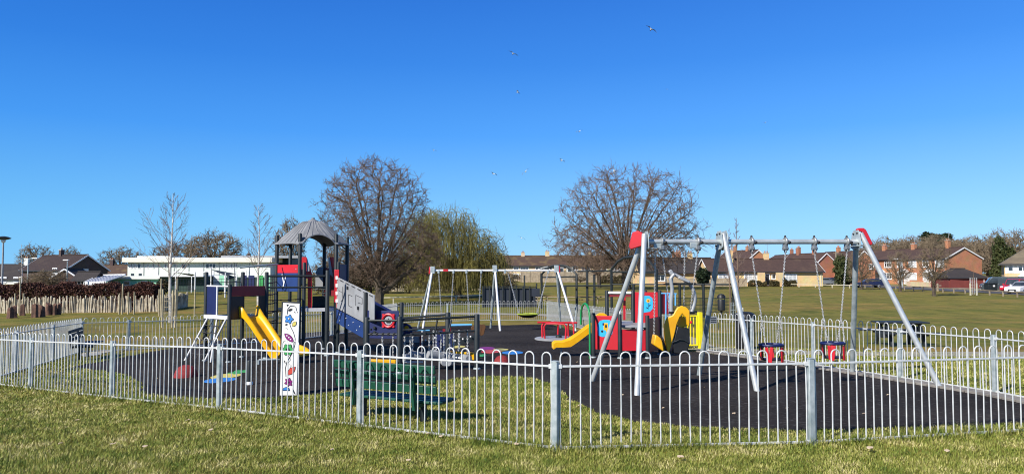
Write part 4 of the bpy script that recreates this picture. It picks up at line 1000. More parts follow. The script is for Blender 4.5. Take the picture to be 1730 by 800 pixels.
# ------------------------------------------------------------------ seesaw with shaped boards behind the trail
def seesaw():
    root = thing('spring_seesaw', 'low rocking play unit with navy boards, light blue rails and brown ear-shaped ends', 'seesaw', gp(X(765, 21), 21))
    d = 21.0; q = lambda px, py, o=0: P(px, py, d + o)
    def pl(pts, m, name, o=0, th=.03): return MB().quad_prism([q(a, b, o) for a, b in pts], th).build(name, M[m], root, bevel=.008)
    pl([(735, 563), (765, 563), (765, 590), (735, 590)], 'navy', 'side_board'); pl([(740, 559), (748, 558), (748, 562), (740, 562)], 'navy', 'side_board')
    pl([(748, 553), (762, 553), (762, 564), (748, 564)], 'darkred', 'side_board', .5)
    MB().prism([(x * .02, y * .02) for x, y in ((-9, -9), (9, -9), (9, 2), (6, 6), (0, 9), (-6, 8), (-9, 4))], q(686, 556), V(1, 0, 0), Z, .03).build('head_board', M['navy'], root, bevel=.008)
    MB().prism(ell(0, 0, .06, .055), q(687, 553, -.03), V(1, 0, 0), Z, .02).build('eye', M['yellow'], root)
    for o, px in ((-.1, 806), (.5, 812)): MB().prism(petals(0, 0, .12, .18, 3, 24, .8), q(px, 556, o), V(1, 0, 0), Z, .03).build('ear_board', M['brown'], root, bevel=.008)
    for a, b, c, e in ((683, 557, 726, 557), (757, 549, 797, 548)): MB().tube([q(a, b), q(c, e)], .03, 8).build('hand_rail', M['lightblue'], root, smooth=True)
    pl([(763, 572), (800, 566), (805, 573), (801, 577), (764, 585)], 'anth', 'seat_board', -.05); pl([(765, 574), (795, 568), (800, 570), (765, 578)], 'greyboard', 'seat_board', .1)
    pl([(683, 568), (709, 568), (710, 578), (683, 578)], 'greyboard', 'seat_board', .1); pl([(709, 566), (714, 566), (714, 590), (709, 590)], 'darkred', 'seat_board', .05)
    for px, py in ((769, 575), (782, 572), (795, 568), (719, 574), (725, 580), (735, 570)): MB().lathe(q(px, py, -.12), [(.024, 0), (.024, .02), (.01, .03)], 8, V(0, -1, 0)).build('bolt', M['white'], root, smooth=True)
    for px in (695, 745, 790):
        p = q(px, 580); g0 = gp(p.x, p.y); MB().tube([g0 + V(.05 * math.cos(t), .05 * math.sin(t), t * .011) for t in np.linspace(0, 26, 60)], .012, 5).build('spring', M['black'], root, smooth=True)
seesaw()

# ------------------------------------------------------------------ roundabout, domes, bollard
def roundabout():
    c = at(944, 574); root = thing('roundabout', 'small roundabout with grey floor disc and red handrails', 'roundabout', c)
    MB().lathe(c, [(.8, 0), (.86, .03), (.86, .07), (.82, .085), (0, .085)], 32).build('floor_disc', M['greyboard'], root, smooth=True)
    for i, a in enumerate((10, 130, 250)):
        ux = V(math.cos(R(a)), math.sin(R(a)), 0); uy = V(-ux.y, ux.x, 0); p = c + ux * .45
        pts = [p - uy * .38 + V(0, 0, .08), p - uy * .4 + V(0, 0, .5), p - uy * .33 + V(0, 0, .60), p + V(0, 0, .61), p + uy * .33 + V(0, 0, .60), p + uy * .4 + V(0, 0, .5), p + uy * .38 + V(0, 0, .08)]
        MB().tube(pts, .033, 8).build('handrail', M['red'], root, smooth=True)
    MB().tube([P(908, 544, c.y - .2), P(975, 545, c.y - .1)], .035, 8).build('handrail', M['red'], root, smooth=True)
    MB().lathe(c + V(0, 0, .08), [(.12, 0), (.1, .1), (.03, .12)], 14).build('hub', M['anth'], root, smooth=True)
roundabout()
def dome(px, py, r, h, label, m):
    c = at(px, py); o = MB().lathe(c - V(0, 0, .03), [(r, 0), (r * .97, h * .3), (r * .84, h * .6), (r * .6, h * .85), (r * .3, h * .97), (.001, h)], 24).build('rubber_dome', m, None, smooth=True, origin=c)
    tag(o, label, 'play dome')
M['domered'] = mat('red_rubber', (.30, .022, .022), .75, c2=(.16, .012, .014), scale=30, bump=.4, bscale=120)
dome(848, 613, .20, .22, 'smooth red rubber dome standing on the black surface beside the trail', M['domered'])
dome(314, 637, .25, .30, 'red rubber dome near the ladder of the slide tower', M['domered'])
def stub(px, py, top, label, r=.055):
    c = at(px, py); root = thing('stepping_post', label, 'stepping post', c, 'stepping posts near the slide')
    MB().lathe(c, [(r, -.05), (r, zat(top, c.y) - c.z - .02), (r * .8, zat(top, c.y) - c.z)], 14).build('post', M['anth'], root, smooth=True); MB().lathe(c, [(r + .015, 0), (r + .015, .05), (r + .002, .07)], 12).build('foot_collar', M['whitesteel'], root, smooth=True)
stub(421, 650, 608, 'short dark stepping post under the end of the yellow slide')
def lowbar():
    a, b = at(437, 616), at(477, 614); root = thing('balance_beam', 'low galvanised balance bar on short legs beneath the yellow slide', 'balance beam', (a + b) / 2)
    MB().tube([a + V(0, 0, .12), b + V(0, 0, .12)], .03, 8).build('beam', M['galvpost'], root, smooth=True)
    for p in (a, b): MB().tube([p, p + V(0, 0, .12)], .03, 8).build('leg', M['galvpost'], root, smooth=True)
lowbar()

# ------------------------------------------------------------------ flower panel
def flower_panel():
    b0 = at(489, 668); d = b0.y; root = thing('flower_panel', 'tall white play panel printed with a vine, flowers and leaves', 'play panel', b0)
    k = d / F; O = P(489, 590, d); ux = V(1, -.1, 0).normalized(); nn = ux.cross(Z)
    def pt(px, py): return ((px - 489) * k, -(py - 590) * k * 1.0)
    def pr(poly, m, name, lay=1): return MB().prism(poly, O + nn * (.014 + .0025 * lay), ux, Z, .002).build(name, M[m], root)
    MB().prism([pt(473.5, 667), pt(503, 666), pt(506, 513), pt(477, 512)], O, ux, Z, .022).build('board', M['white'], root, bevel=.005)
    MB().prism([pt(471, 667), pt(473.2, 667), pt(476.5, 512), pt(474.2, 512)], O - nn * .03, ux, Z, .07).build('edge_post', M['anth'], root, bevel=.006)
    MB().prism([pt(474, 509.5), pt(507, 510.5), pt(507, 513), pt(474, 512)], O - nn * .02, ux, Z, .05).build('top_cap', M['anth'], root, bevel=.006)
    MB().bar(O - nn * .06 + ux * (5 * k) + V(0, 0, .75), O - nn * .06 + ux * (2 * k) + V(0, 0, -.95), .09, .08, nn).build('post', M['anth'], root, bevel=.01)
    def P2(poly_px): return [pt(a, b) for a, b in poly_px]
    vine = MB()
    def line(pts, r=.004):
        vine.tube([O + nn * .016 + ux * pt(a, b)[0] + Z * pt(a, b)[1] for a, b in pts], r, 4)
    line([(484.5, 531), (485.5, 522), (490, 517), (496, 516.5), (500, 520), (500.5, 525)], .005)
    line([(488, 543), (491, 552), (496, 561), (499, 571), (499, 580), (496, 592), (490, 603), (485, 611), (483, 620), (484, 635)], .0045)
    line([(488, 600), (492, 606), (487, 612), (493, 616), (490, 622)], .0025); line([(496, 655), (500, 663)], .009)
    line([(481, 608), (482, 612)], .007); line([(487, 606), (487, 611)], .005); line([(497, 527), (499, 528)], .006); line([(502, 528), (503, 527)], .006); line([(482, 553), (486, 556)], .003)
    vine.build('vine', M['ink'], root)
    pr([(pt(483, 514)[0], pt(483, 514)[1]), pt(487, 514.5), pt(485, 518)], 'ink', 'bird_print'); pr(leafpoly(*pt(490, 523.5), 8.5 * k, 4 * k, .35), 'ink', 'leaf'); pr(leafpoly(*pt(483.5, 548), 5 * k, 2.6 * k, .3), 'ink', 'leaf')
    pr(petals(*pt(488, 539), 5.5 * k, 8.2 * k, 5), 'ink', 'flower', 1); pr(petals(*pt(488, 539), 4.6 * k, 7.3 * k, 5), 'printblue', 'flower', 2); pr(ell(*pt(488, 538.5), 2 * k, 2 * k), 'ink', 'flower', 3); pr(ell(*pt(488, 538), 1.2 * k, 1.2 * k), 'white', 'flower', 4)
    pr(leafpoly(*pt(497.5, 547), 11 * k, 7 * k, .9), 'ink', 'leaf', 1); pr(leafpoly(*pt(497.5, 547), 9.5 * k, 5.6 * k, .9), 'printyel', 'leaf', 2)
    pr(leafpoly(*pt(488.5, 570), 22 * k, 9.5 * k, -.72), 'ink', 'leaf', 1); pr(leafpoly(*pt(488.5, 570), 20 * k, 8 * k, -.72), 'purple', 'leaf', 2)
    for a, b in ((485, 566.5), (488.5, 569.5), (491.5, 572.5)): pr(ell(*pt(a, b), 1.3 * k, 1.1 * k), 'white', 'leaf', 3)
    pr(petals(*pt(487, 590), 8 * k, 10.6 * k, 6), 'ink', 'flower', 1); pr(petals(*pt(487, 590), 7 * k, 9.5 * k, 6), 'printgreen', 'flower', 2); pr(petals(*pt(487, 591), 3.5 * k, 4.6 * k, 5), 'ink', 'flower', 3)
    pr(leafpoly(*pt(493.5, 625), 20 * k, 9.5 * k, .78), 'ink', 'leaf', 1); pr(leafpoly(*pt(493.5, 625), 18.5 * k, 8.2 * k, .78), 'printred', 'leaf', 2)
    pr(petals(*pt(489, 644), 5 * k, 8 * k, 6, a0=.3), 'ink', 'flower', 1); pr(petals(*pt(489, 644), 4.2 * k, 7.2 * k, 6, a0=.3), 'purple', 'flower', 2); pr(ell(*pt(489, 644), 2 * k, 1.6 * k), 'ink', 'flower', 3)
    pr([pt(478, 658), pt(480, 653.5), pt(485, 651.5), pt(490, 653.5), pt(491.5, 658)], 'ink', 'mushroom_print', 1); pr([pt(479, 657), pt(481, 653.8), pt(485, 652.3), pt(489, 653.8), pt(490.5, 657)], 'printblue', 'mushroom_print', 2)
flower_panel()

# ------------------------------------------------------------------ small red play unit
def play_unit():
    root = thing('toddler_play_unit', 'low red panelled toddler unit with dark posts and a small yellow slide', 'climbing frame', at(1047, 604))
    F1, F2, F3 = at(1002, 600), at(1046.5, 604), at(1093, 604)
    F1 = gp(X(1002, 19.2), 19.2); F2 = gp(X(1046.5, 19.0), 19.0); F3 = gp(X(1093, 19.0), 19.0)
    R1, R2, R3 = gp(X(1025, 20.4), 20.4), gp(X(1069, 20.2), 20.2), gp(X(1114, 20.1), 20.1); R4 = gp(X(1090, 21.3), 21.3)
    for p, py in ((F1, 528), (F2, 530), (F3, 532), (R1, 490), (R2, 490), (R3, 490), (R4, 490)): post(root, p, zat(py, p.y), .052)
    dk = zat(548, 19.7)
    MB().quad_prism([V(F1.x, F1.y, dk), V(F3.x, F3.y, dk), V(R3.x, R3.y, dk), V(R1.x, R1.y, dk)], .05).build('platform', M['greyboard'], root, bevel=.006)
    p1 = panel(root, F1, F2, zat(590, 19.1), zat(533, 19.1), 'red', 'panel'); panel(root, F2, F3, zat(592, 19), zat(556, 19), 'red', 'panel')
    panel(root, R2, R3, zat(548, 20.2), zat(493, 20.2), 'red', 'panel'); 
    panel(root, F3, R3, zat(594, 19.3), zat(537, 19.3), 'darkred', 'side_panel')  # red panel turned from the sun, its shade painted dark red
    panel(root, R3, gp(X(1136, 20.3), 20.3), zat(530, 20.2), zat(493, 20.2), 'red', 'panel', inset=.06)
    MB().tube([V(R1.x, R1.y, zat(494, 20.4)), V(R2.x, R2.y, zat(494, 20.2))], .035, 8).build('handrail', M['whitesteel'], root, smooth=True)
    panel(root, R1, R2, zat(501, 20.4), zat(496.5, 20.4), 'darkred', 'window_board', off=-.03)
    MB().quad_prism([P(1053, 499, 20.6), P(1057, 499, 20.6), P(1057, 540, 20.6), P(1053, 540, 20.6)], .03).build('window_board', M['red'], root, bevel=.005)
    MB().tube([P(1049, 502, 20.3), P(1047, 530, 20.2)], .022, 6).build('handrail', M['galv'], root, smooth=True)
    MB().quad_prism([P(1049, 542, 19.3), P(1068, 542, 19.6), P(1068, 546, 19.6), P(1049, 546, 19.3)], .05).build('edge_board', M['whitesteel'], root, bevel=.005)
    rl = MB(); rl.tube([P(1049, 552, 18.95), P(1058, 554, 18.95), P(1072, 555, 18.95), P(1090, 553, 18.95)], .016, 6); rl.build('handrail', M['anth'], root, smooth=True)
    for px, a, b in ((1125, 494, 540), (1131, 494, 530), (1141, 496, 516)): MB().tube([P(px, a, 20.0), P(px, b, 20.0)], .02, 6).build('play_bar', M['lightblue'], root, smooth=True)
    MB().tube([P(1117, 495, 20.0), P(1143, 496, 20.0)], .02, 6).build('play_bar', M['lightblue'], root, smooth=True)
    # printed cut-outs
    def deco(A, B, cx, cy, d_, polys):
        ux = (B - A); ux.z = 0; ux.normalize(); nn = ux.cross(Z)
        for i, (pts, m, nm, lay) in enumerate(polys):
            def on(px, py): r = ray(px, py); t = (A - EYE).dot(nn) / r.dot(nn); return EYE + r * t
            pp = [on(a, b) + nn * (.014 + .004 * lay) for a, b in pts]; MB().quad_prism(pp, .004).build(nm, M[m], root)
    px_r = lambda x0, y0, x1, y1, r=7: rrect(x0, y0, x1, y1, r)
    blob = [(1010, 547), (1014, 541), (1021, 539.5), (1030, 540), (1035, 544), (1036, 556), (1034, 564), (1029, 568), (1017, 568.5), (1011, 566), (1009.5, 556)]
    deco(F1, F2, 0, 0, 0, [(blob[::-1], 'cyan', 'print', 0), (px_r(1020, 545, 1027, 557, 1)[::1], 'yellow', 'print', 1), (px_r(1022.5, 548, 1025.5, 553, .5), 'ink', 'print', 2), (ell(1017.5, 559, 2, 2), 'ink', 'print', 1), (px_r(1018, 545, 1021, 549, .6), 'navy', 'print', 1),
                           (px_r(1024, 557, 1030, 560, 1), 'yellow', 'print', 1), (ell(1029, 562, 2, 2), 'ink', 'print', 1)])
    blob2 = [(1083, 500), (1087, 499), (1097, 499.3), (1102, 503), (1103, 511), (1102.5, 521), (1098, 526), (1087, 527.5), (1083, 526)]
    deco(R2, R3, 0, 0, 0, [(blob2[::-1], 'cyan', 'print', 0), (petals(1095, 507.5, 2.2, 4.2, 6, 30), 'yellow', 'flower_print', 1), (ell(1095, 507.5, 1.2, 1.2), 'brown', 'flower_print', 2), (px_r(1094.6, 511, 1095.4, 522, .3), 'ink', 'flower_print', 1), (leafpoly(1093, 519.5, 4, 1.8, .6), 'ink', 'flower_print', 1), (leafpoly(1097.5, 515.5, 4, 1.8, -.6), 'ink', 'flower_print', 1), (px_r(1084, 508, 1087.5, 515, .6), 'navy', 'print', 1)])
    # little slide towards the left
    A = (F1 + R1) / 2; dirx = V(-1, -.05, 0).normalized(); wv = V(-.05, 1, 0); zs, ze = zat(552, 19.8), zat(583, 19.8)
    prof = [(-.05, zs), (.1, zs - .01), (.35, zs - .13), (.62, zs - .33), (.82, ze + .02), (1.0, ze), (1.2, ze + .0), (1.27, ze - .05)]
    sec = [(-.25, .15), (-.22, .165), (-.19, .15), (-.17, .02), (.17, .02), (.19, .15), (.22, .165), (.25, .15), (.24, -.03), (-.24, -.03)]; m = len(sec); vv = []
    for t, h in prof:
        for a, b in sec: vv.append(V(A.x, A.y, 0) + dirx * t + wv * a + V(0, 0, h + b * (1 if t < .85 else .75)))
    nr = len(prof); ff = [(i * m + j, (i + 1) * m + j, (i + 1) * m + (j + 1) % m, i * m + (j + 1) % m) for i in range(nr - 1) for j in range(m)] + [tuple(range(m)), tuple((nr - 1) * m + j for j in range(m))[::-1]]
    MB().add(vv, ff).build('slide', M['yellow'], root, smooth=True, ang=55)
    q = A + dirx * 1.05; MB().tube([gp(q.x, q.y - .1), V(q.x, q.y - .1, ze)], .022, 6).build('slide_leg', M['galvpost'], root, smooth=True)
    MB().prism([(-.16, 0), (.16, 0), (.15, .07), (.06, .12), (-.06, .12), (-.15, .07)], P(1016, 536, 19.9), V(1, 0, 0), Z, .03).build('slide_hood', M['yellow'], root, bevel=.01)
    # green grab hoop
    p, q2 = gp(X(996, 18.9), 18.9), gp(X(981, 19.6), 19.6); zt = zat(537, 19)
    mid = (p + q2) / 2; hx = (p - q2); hx.z = 0; rr = hx.length / 2; hx.normalize()
    hoop = [p] + [V(mid.x, mid.y, zt) + hx * (rr * math.cos(t)) + Z * (rr * math.sin(t)) for t in np.linspace(0, PI, 9)] + [V(q2.x, q2.y, zat(548, q2.y))]
    MB().tube(hoop, .027, 10).build('grab_hoop', M['green'], root, smooth=True)
play_unit()
# ------------------------------------------------------------------ ball court
def court():
    root = thing('ball_court', 'dark steel ball court enclosure with arched goal ends on the grass beyond the playground', 'sports court', gp(2, 55))
    def pst(px, top, d, r=.08):
        p = gp(X(px, d), d); MB().tube([p, V(p.x, p.y, zat(top, d))], r, 6).build('post', M['anth'], root, smooth=True)
    def rl(a, b, pa, pb, d0, d1, r=.06): MB().tube([P(a, pa, d0), P(b, pb, d1)], r, 6).build('rail', M['anth'], root, smooth=True)
    # solid back corner
    for i in range(9): pst(816 + i * 11.3, 483 if i < 8 else 478, 57, .06)
    MB().quad_prism([P(816, 486, 57.2), P(906, 486, 57.2), P(906, 520, 57.2), P(816, 520, 57.2)], .04).build('board_panel', M['courtnavy'], root)
    MB().quad_prism([P(898, 487, 56.4), P(912, 487, 56.4), P(912, 500, 56.4), P(898, 500, 56.4)], .05).build('board_panel', M['courtnavy'], root)
    MB().tube([P(816, 484, 57), P(906, 484, 57)], .04, 6).build('rail', M['anth'], root, smooth=True)
    pst(886, 465, 56, .06)
    # arched goal frame
    def arch(x0, x1, top, sh, d0, d1, name='goal_arch'):
        a, b = gp(X(x0, d0), d0), gp(X(x1, d1), d1); z = lambda py, d: zat(py, d)
        pts = [a, V(a.x, a.y, z(sh, d0))]
        for t in (.15, .3, .5, .7, .85):
            m = a.lerp(b, t); dd = d0 + (d1 - d0) * t; pts.append(V(m.x, m.y, z(top + (sh - top) * abs(2 * t - 1) ** 2.6, dd)))
        pts += [V(b.x, b.y, z(sh, d1)), b]; MB().tube(pts, .085, 8).build(name, M['anth'], root, smooth=True)
    arch(915, 974, 448, 463, 55, 53); rl(917, 973, 468, 467, 55, 53); rl(915, 1035, 483, 482, 55, 50); rl(976, 1034, 458, 457, 53, 50)
    for px, t in ((992, 455), (1004, 463), (945, 468), (955, 483)): pst(px, t, 52, .085)
    arch(1033, 1109, 433, 455, 49, 46); rl(1033, 1108, 459, 459, 49, 46); rl(1033, 1240, 480, 480, 49, 44)
    for px, t in ((1070, 480), (1135, 460), (1148, 480), (1188, 479), (1238, 478)): pst(px, t, 45, .08)
    MB().tube([P(900, 458, 54), P(917, 452, 53), P(925, 450, 52)], .03, 6).build('brace', M['galv'], root, smooth=True)
    # lower mesh panels made of bars
    m = MB()
    for i in range(60):
        px = 1112 + i * 2.1; m.bar(P(px, 503, 45), P(px, 528, 45), .016, .016, V(0, 1, 0))
    for py in (503, 509, 515, 521, 527): m.tube([P(1112, py, 45), P(1237, py, 44.6)], .014, 4)
    m.build('mesh_panel', M['anth'], root)
    m = MB(); m.tube([P(905, 502, 56), P(1033, 501, 52)], .035, 5); m.tube([P(905, 506.5, 56), P(1033, 505.5, 52)], .03, 5)
    for i in range(8): m.tube([P(908 + i * 17, 501, 55 - i * .4), P(908 + i * 17, 513, 55 - i * .4)], .04, 5)
    m.build('timber_rail', M['board'], root)
M['courtnavy'] = mat('dark_court_board', (.018, .024, .04), .6, var=.2, scale=2)
court()

def litter_bin(px, py, top, w_, label, d=None, name='litter_bin', lid=True, m='black', post=False):
    c = at(px, py) if d is None else gp(X(px, d), d); k = c.y / F; r = w_ / 2 * k; h = zat(top, c.y) - c.z; root = thing(name, label, 'bin', c)
    if post:
        MB().lathe(c, [(.05, 0), (.05, h * .45)], 8).build('post', M[m], root, smooth=True); MB().lathe(c + V(0, 0, h * .4), [(r * .8, 0), (r, .05), (r, h * .38), (r * .95, h * .40)], 16).build('body', M[m], root, smooth=True)
        MB().lathe(c + V(0, 0, h * .84), [(r * 1.08, 0), (r * 1.05, h * .08), (r * .6, h * .15), (.01, h * .16)], 16).build('lid', M[m], root, smooth=True)
        MB().tube([c + V(r * .8, 0, h * .75), c + V(r * .8, 0, h * .86)], .02, 5).tube([c - V(r * .8, 0, -h * .75), c - V(r * .8, 0, -h * .86)], .02, 5).build('lid_bracket', M[m], root)
    else:
        MB().lathe(c, [(r * .86, 0), (r * .9, .05), (r * .95, h * .78), (r * .95, h * .8)], 20).build('body', M[m], root, smooth=True)
        MB().lathe(c + V(0, 0, h * .8), [(r * 1.02, 0), (r * 1.04, h * .06), (r * .95, h * .14), (r * .6, h * .19), (.01, h * .2)], 20).build('lid', M[m], root, smooth=True)
        MB().box(c + V(0, -r * .93, h * .66), (r * .9, r * .2, h * .14)).build('opening', M['anth'], root)
litter_bin(1257, 583, 526, 34, 'squat black round litter bin just outside the fence beyond the swings', 22.2)
litter_bin(1218, 530, 496, 13, 'slim black litter bin on a post beside the ball court', 40, post=True)

# ------------------------------------------------------------------ rails, pales, stumps
def knee_rail(pts, label, m, h=.45, sp=2.4, post_w=.11, rail_h=.09, group='low timber knee rails'):
    pts = [gp(p[0], p[1]) for p in pts]; root = thing('knee_rail', label, 'fence', pts[0], group)
    for a, b in zip(pts[:-1], pts[1:]):
        L = (b - a).length; n_ = max(1, int(L / sp))
        for i in range(n_):
            q = a.lerp(b, (i + .5) / n_); q = gp(q.x, q.y); MB().box(q + V(0, 0, h / 2 - .05), (post_w, post_w, h + .1)).build('post', m, root)
        MB().bar(a + V(0, 0, h - .03), b + V(0, 0, h - .03), .1, rail_h).build('rail', m, root)
M['palerail'] = mat('pale_timber', (.52, .48, .36), .8, var=.15)
knee_rail([V(X(640, 66), 66), V(X(740, 66), 66), V(X(860, 68), 68)], 'pale low knee rail on the grass behind the far fence, under the willow', M['palerail'], .6, 2.4, rail_h=.08)
knee_rail([V(X(1336, 120), 120), V(X(1450, 112), 112)], 'low knee rail along the verge in front of the yellow brick bungalow', M['palerail'], .5)
knee_rail([V(X(1455, 113), 113), V(X(1535, 98), 98), V(X(1620, 86), 86), V(X(1730, 74), 74), V(X(1800, 68), 68)], 'low grey knee rail along the near edge of the road on the right', M['board'], .55)

def palisade(pts, label, h=1.0, seed=1):
    rg = random.Random(seed); pts = [V(p[0], p[1], 0) for p in pts]; root = thing('log_palisade', label, 'fence', gp(pts[0].x, pts[0].y), 'rough cleft pale fences')
    m = MB()
    for a, b in zip(pts[:-1], pts[1:]):
        L = (b - a).length; n_ = int(L / .068)
        for i in range(n_):
            if rg.random() < .04: continue
            q = a.lerp(b, (i + rg.random() * .6) / n_); w_ = .03 + .04 * rg.random(); q = gp(q.x, q.y + rg.uniform(-.06, .06))
            hh = h * rg.uniform(.78, 1.16); dx, dy = rg.gauss(0, .05), rg.gauss(0, .04)
            m.lathe(q - V(0, 0, .05), [(w_, 0), (w_ * rg.uniform(.8, 1), hh), (w_ * .5, hh + .06)], 5, V(dx, dy, 1))
    m.build('pales', M['palewood'], root)
    m = MB()
    for a, b in zip(pts[:-1], pts[1:]):
        for hh in (.3, .75): m.tube([gp(a.x, a.y + .08, hh), gp(b.x, b.y + .08, hh)], .02, 4)
    m.build('wires', M['galvpost'], root)
palisade([(X(-60, 53), 53), (X(110, 53.5), 53.5), (X(268, 55), 55)], 'rough pale of cleft logs in front of the dark red hedge', 1.08, 1)
palisade([(X(268, 55), 55), (X(292, 58), 58), (X(318, 62), 62)], 'short return of cleft log pales behind the nearest birch', 1.1, 2)
palisade([(X(640, 100), 100), (X(850, 104), 104)], 'distant pale of cleft logs glimpsed behind the oak and willow', .95, 3)

def stump(px, py, w_, top, label, seed):
    rg = random.Random(seed); c = at(px, py); k = c.y / F; r = w_ * .42 * k; h = (zat(top, c.y) - c.z) * 1.06
    a = MB(); n_ = 14; vv = []
    for zz, s in ((-.05, 1.2), (.12 * h, 1.08), (h * .5, 1.0), (h * .96, .95), (h, .88)):
        for i in range(n_): t = 2 * PI * i / n_; rr = r * s * (1 + .16 * math.sin(3 * t + seed) + .10 * math.sin(5 * t + seed * 2) + .08 * rg.random()); vv.append(V(c.x + rr * math.cos(t), c.y + rr * math.sin(t), c.z + zz + (.12 * h * math.sin(t + seed) + .05 * h * math.sin(4 * t) if zz > h * .9 else 0)))
    ff = [(i * n_ + j, i * n_ + (j + 1) % n_, (i + 1) * n_ + (j + 1) % n_, (i + 1) * n_ + j) for i in range(4) for j in range(n_)] + [tuple(4 * n_ + j for j in range(n_))]
    tag(a.add(vv, ff).build('tree_stump', M['stump'], None, smooth=True, origin=c), label, 'stump', 'upright log stumps on the grass')
stump(20, 537, 16, 519, 'blackened square-topped stump at the left end of the row', 1); stump(38, 533, 9, 516, 'slim stump between the blackened one and the tallest pair', 2)
stump(59, 536, 11, 516, 'tall reddish stump, left of the touching pair', 3); stump(70, 535, 12, 517, 'tall reddish stump, right of the touching pair', 4)
stump(82, 532, 11, 514, 'leaning stump with a side branch next to the pair', 5); stump(92, 532, 6, 515, 'thin stump second from the right end', 6); stump(99, 531, 7, 514, 'thin stump at the right end of the row', 7)

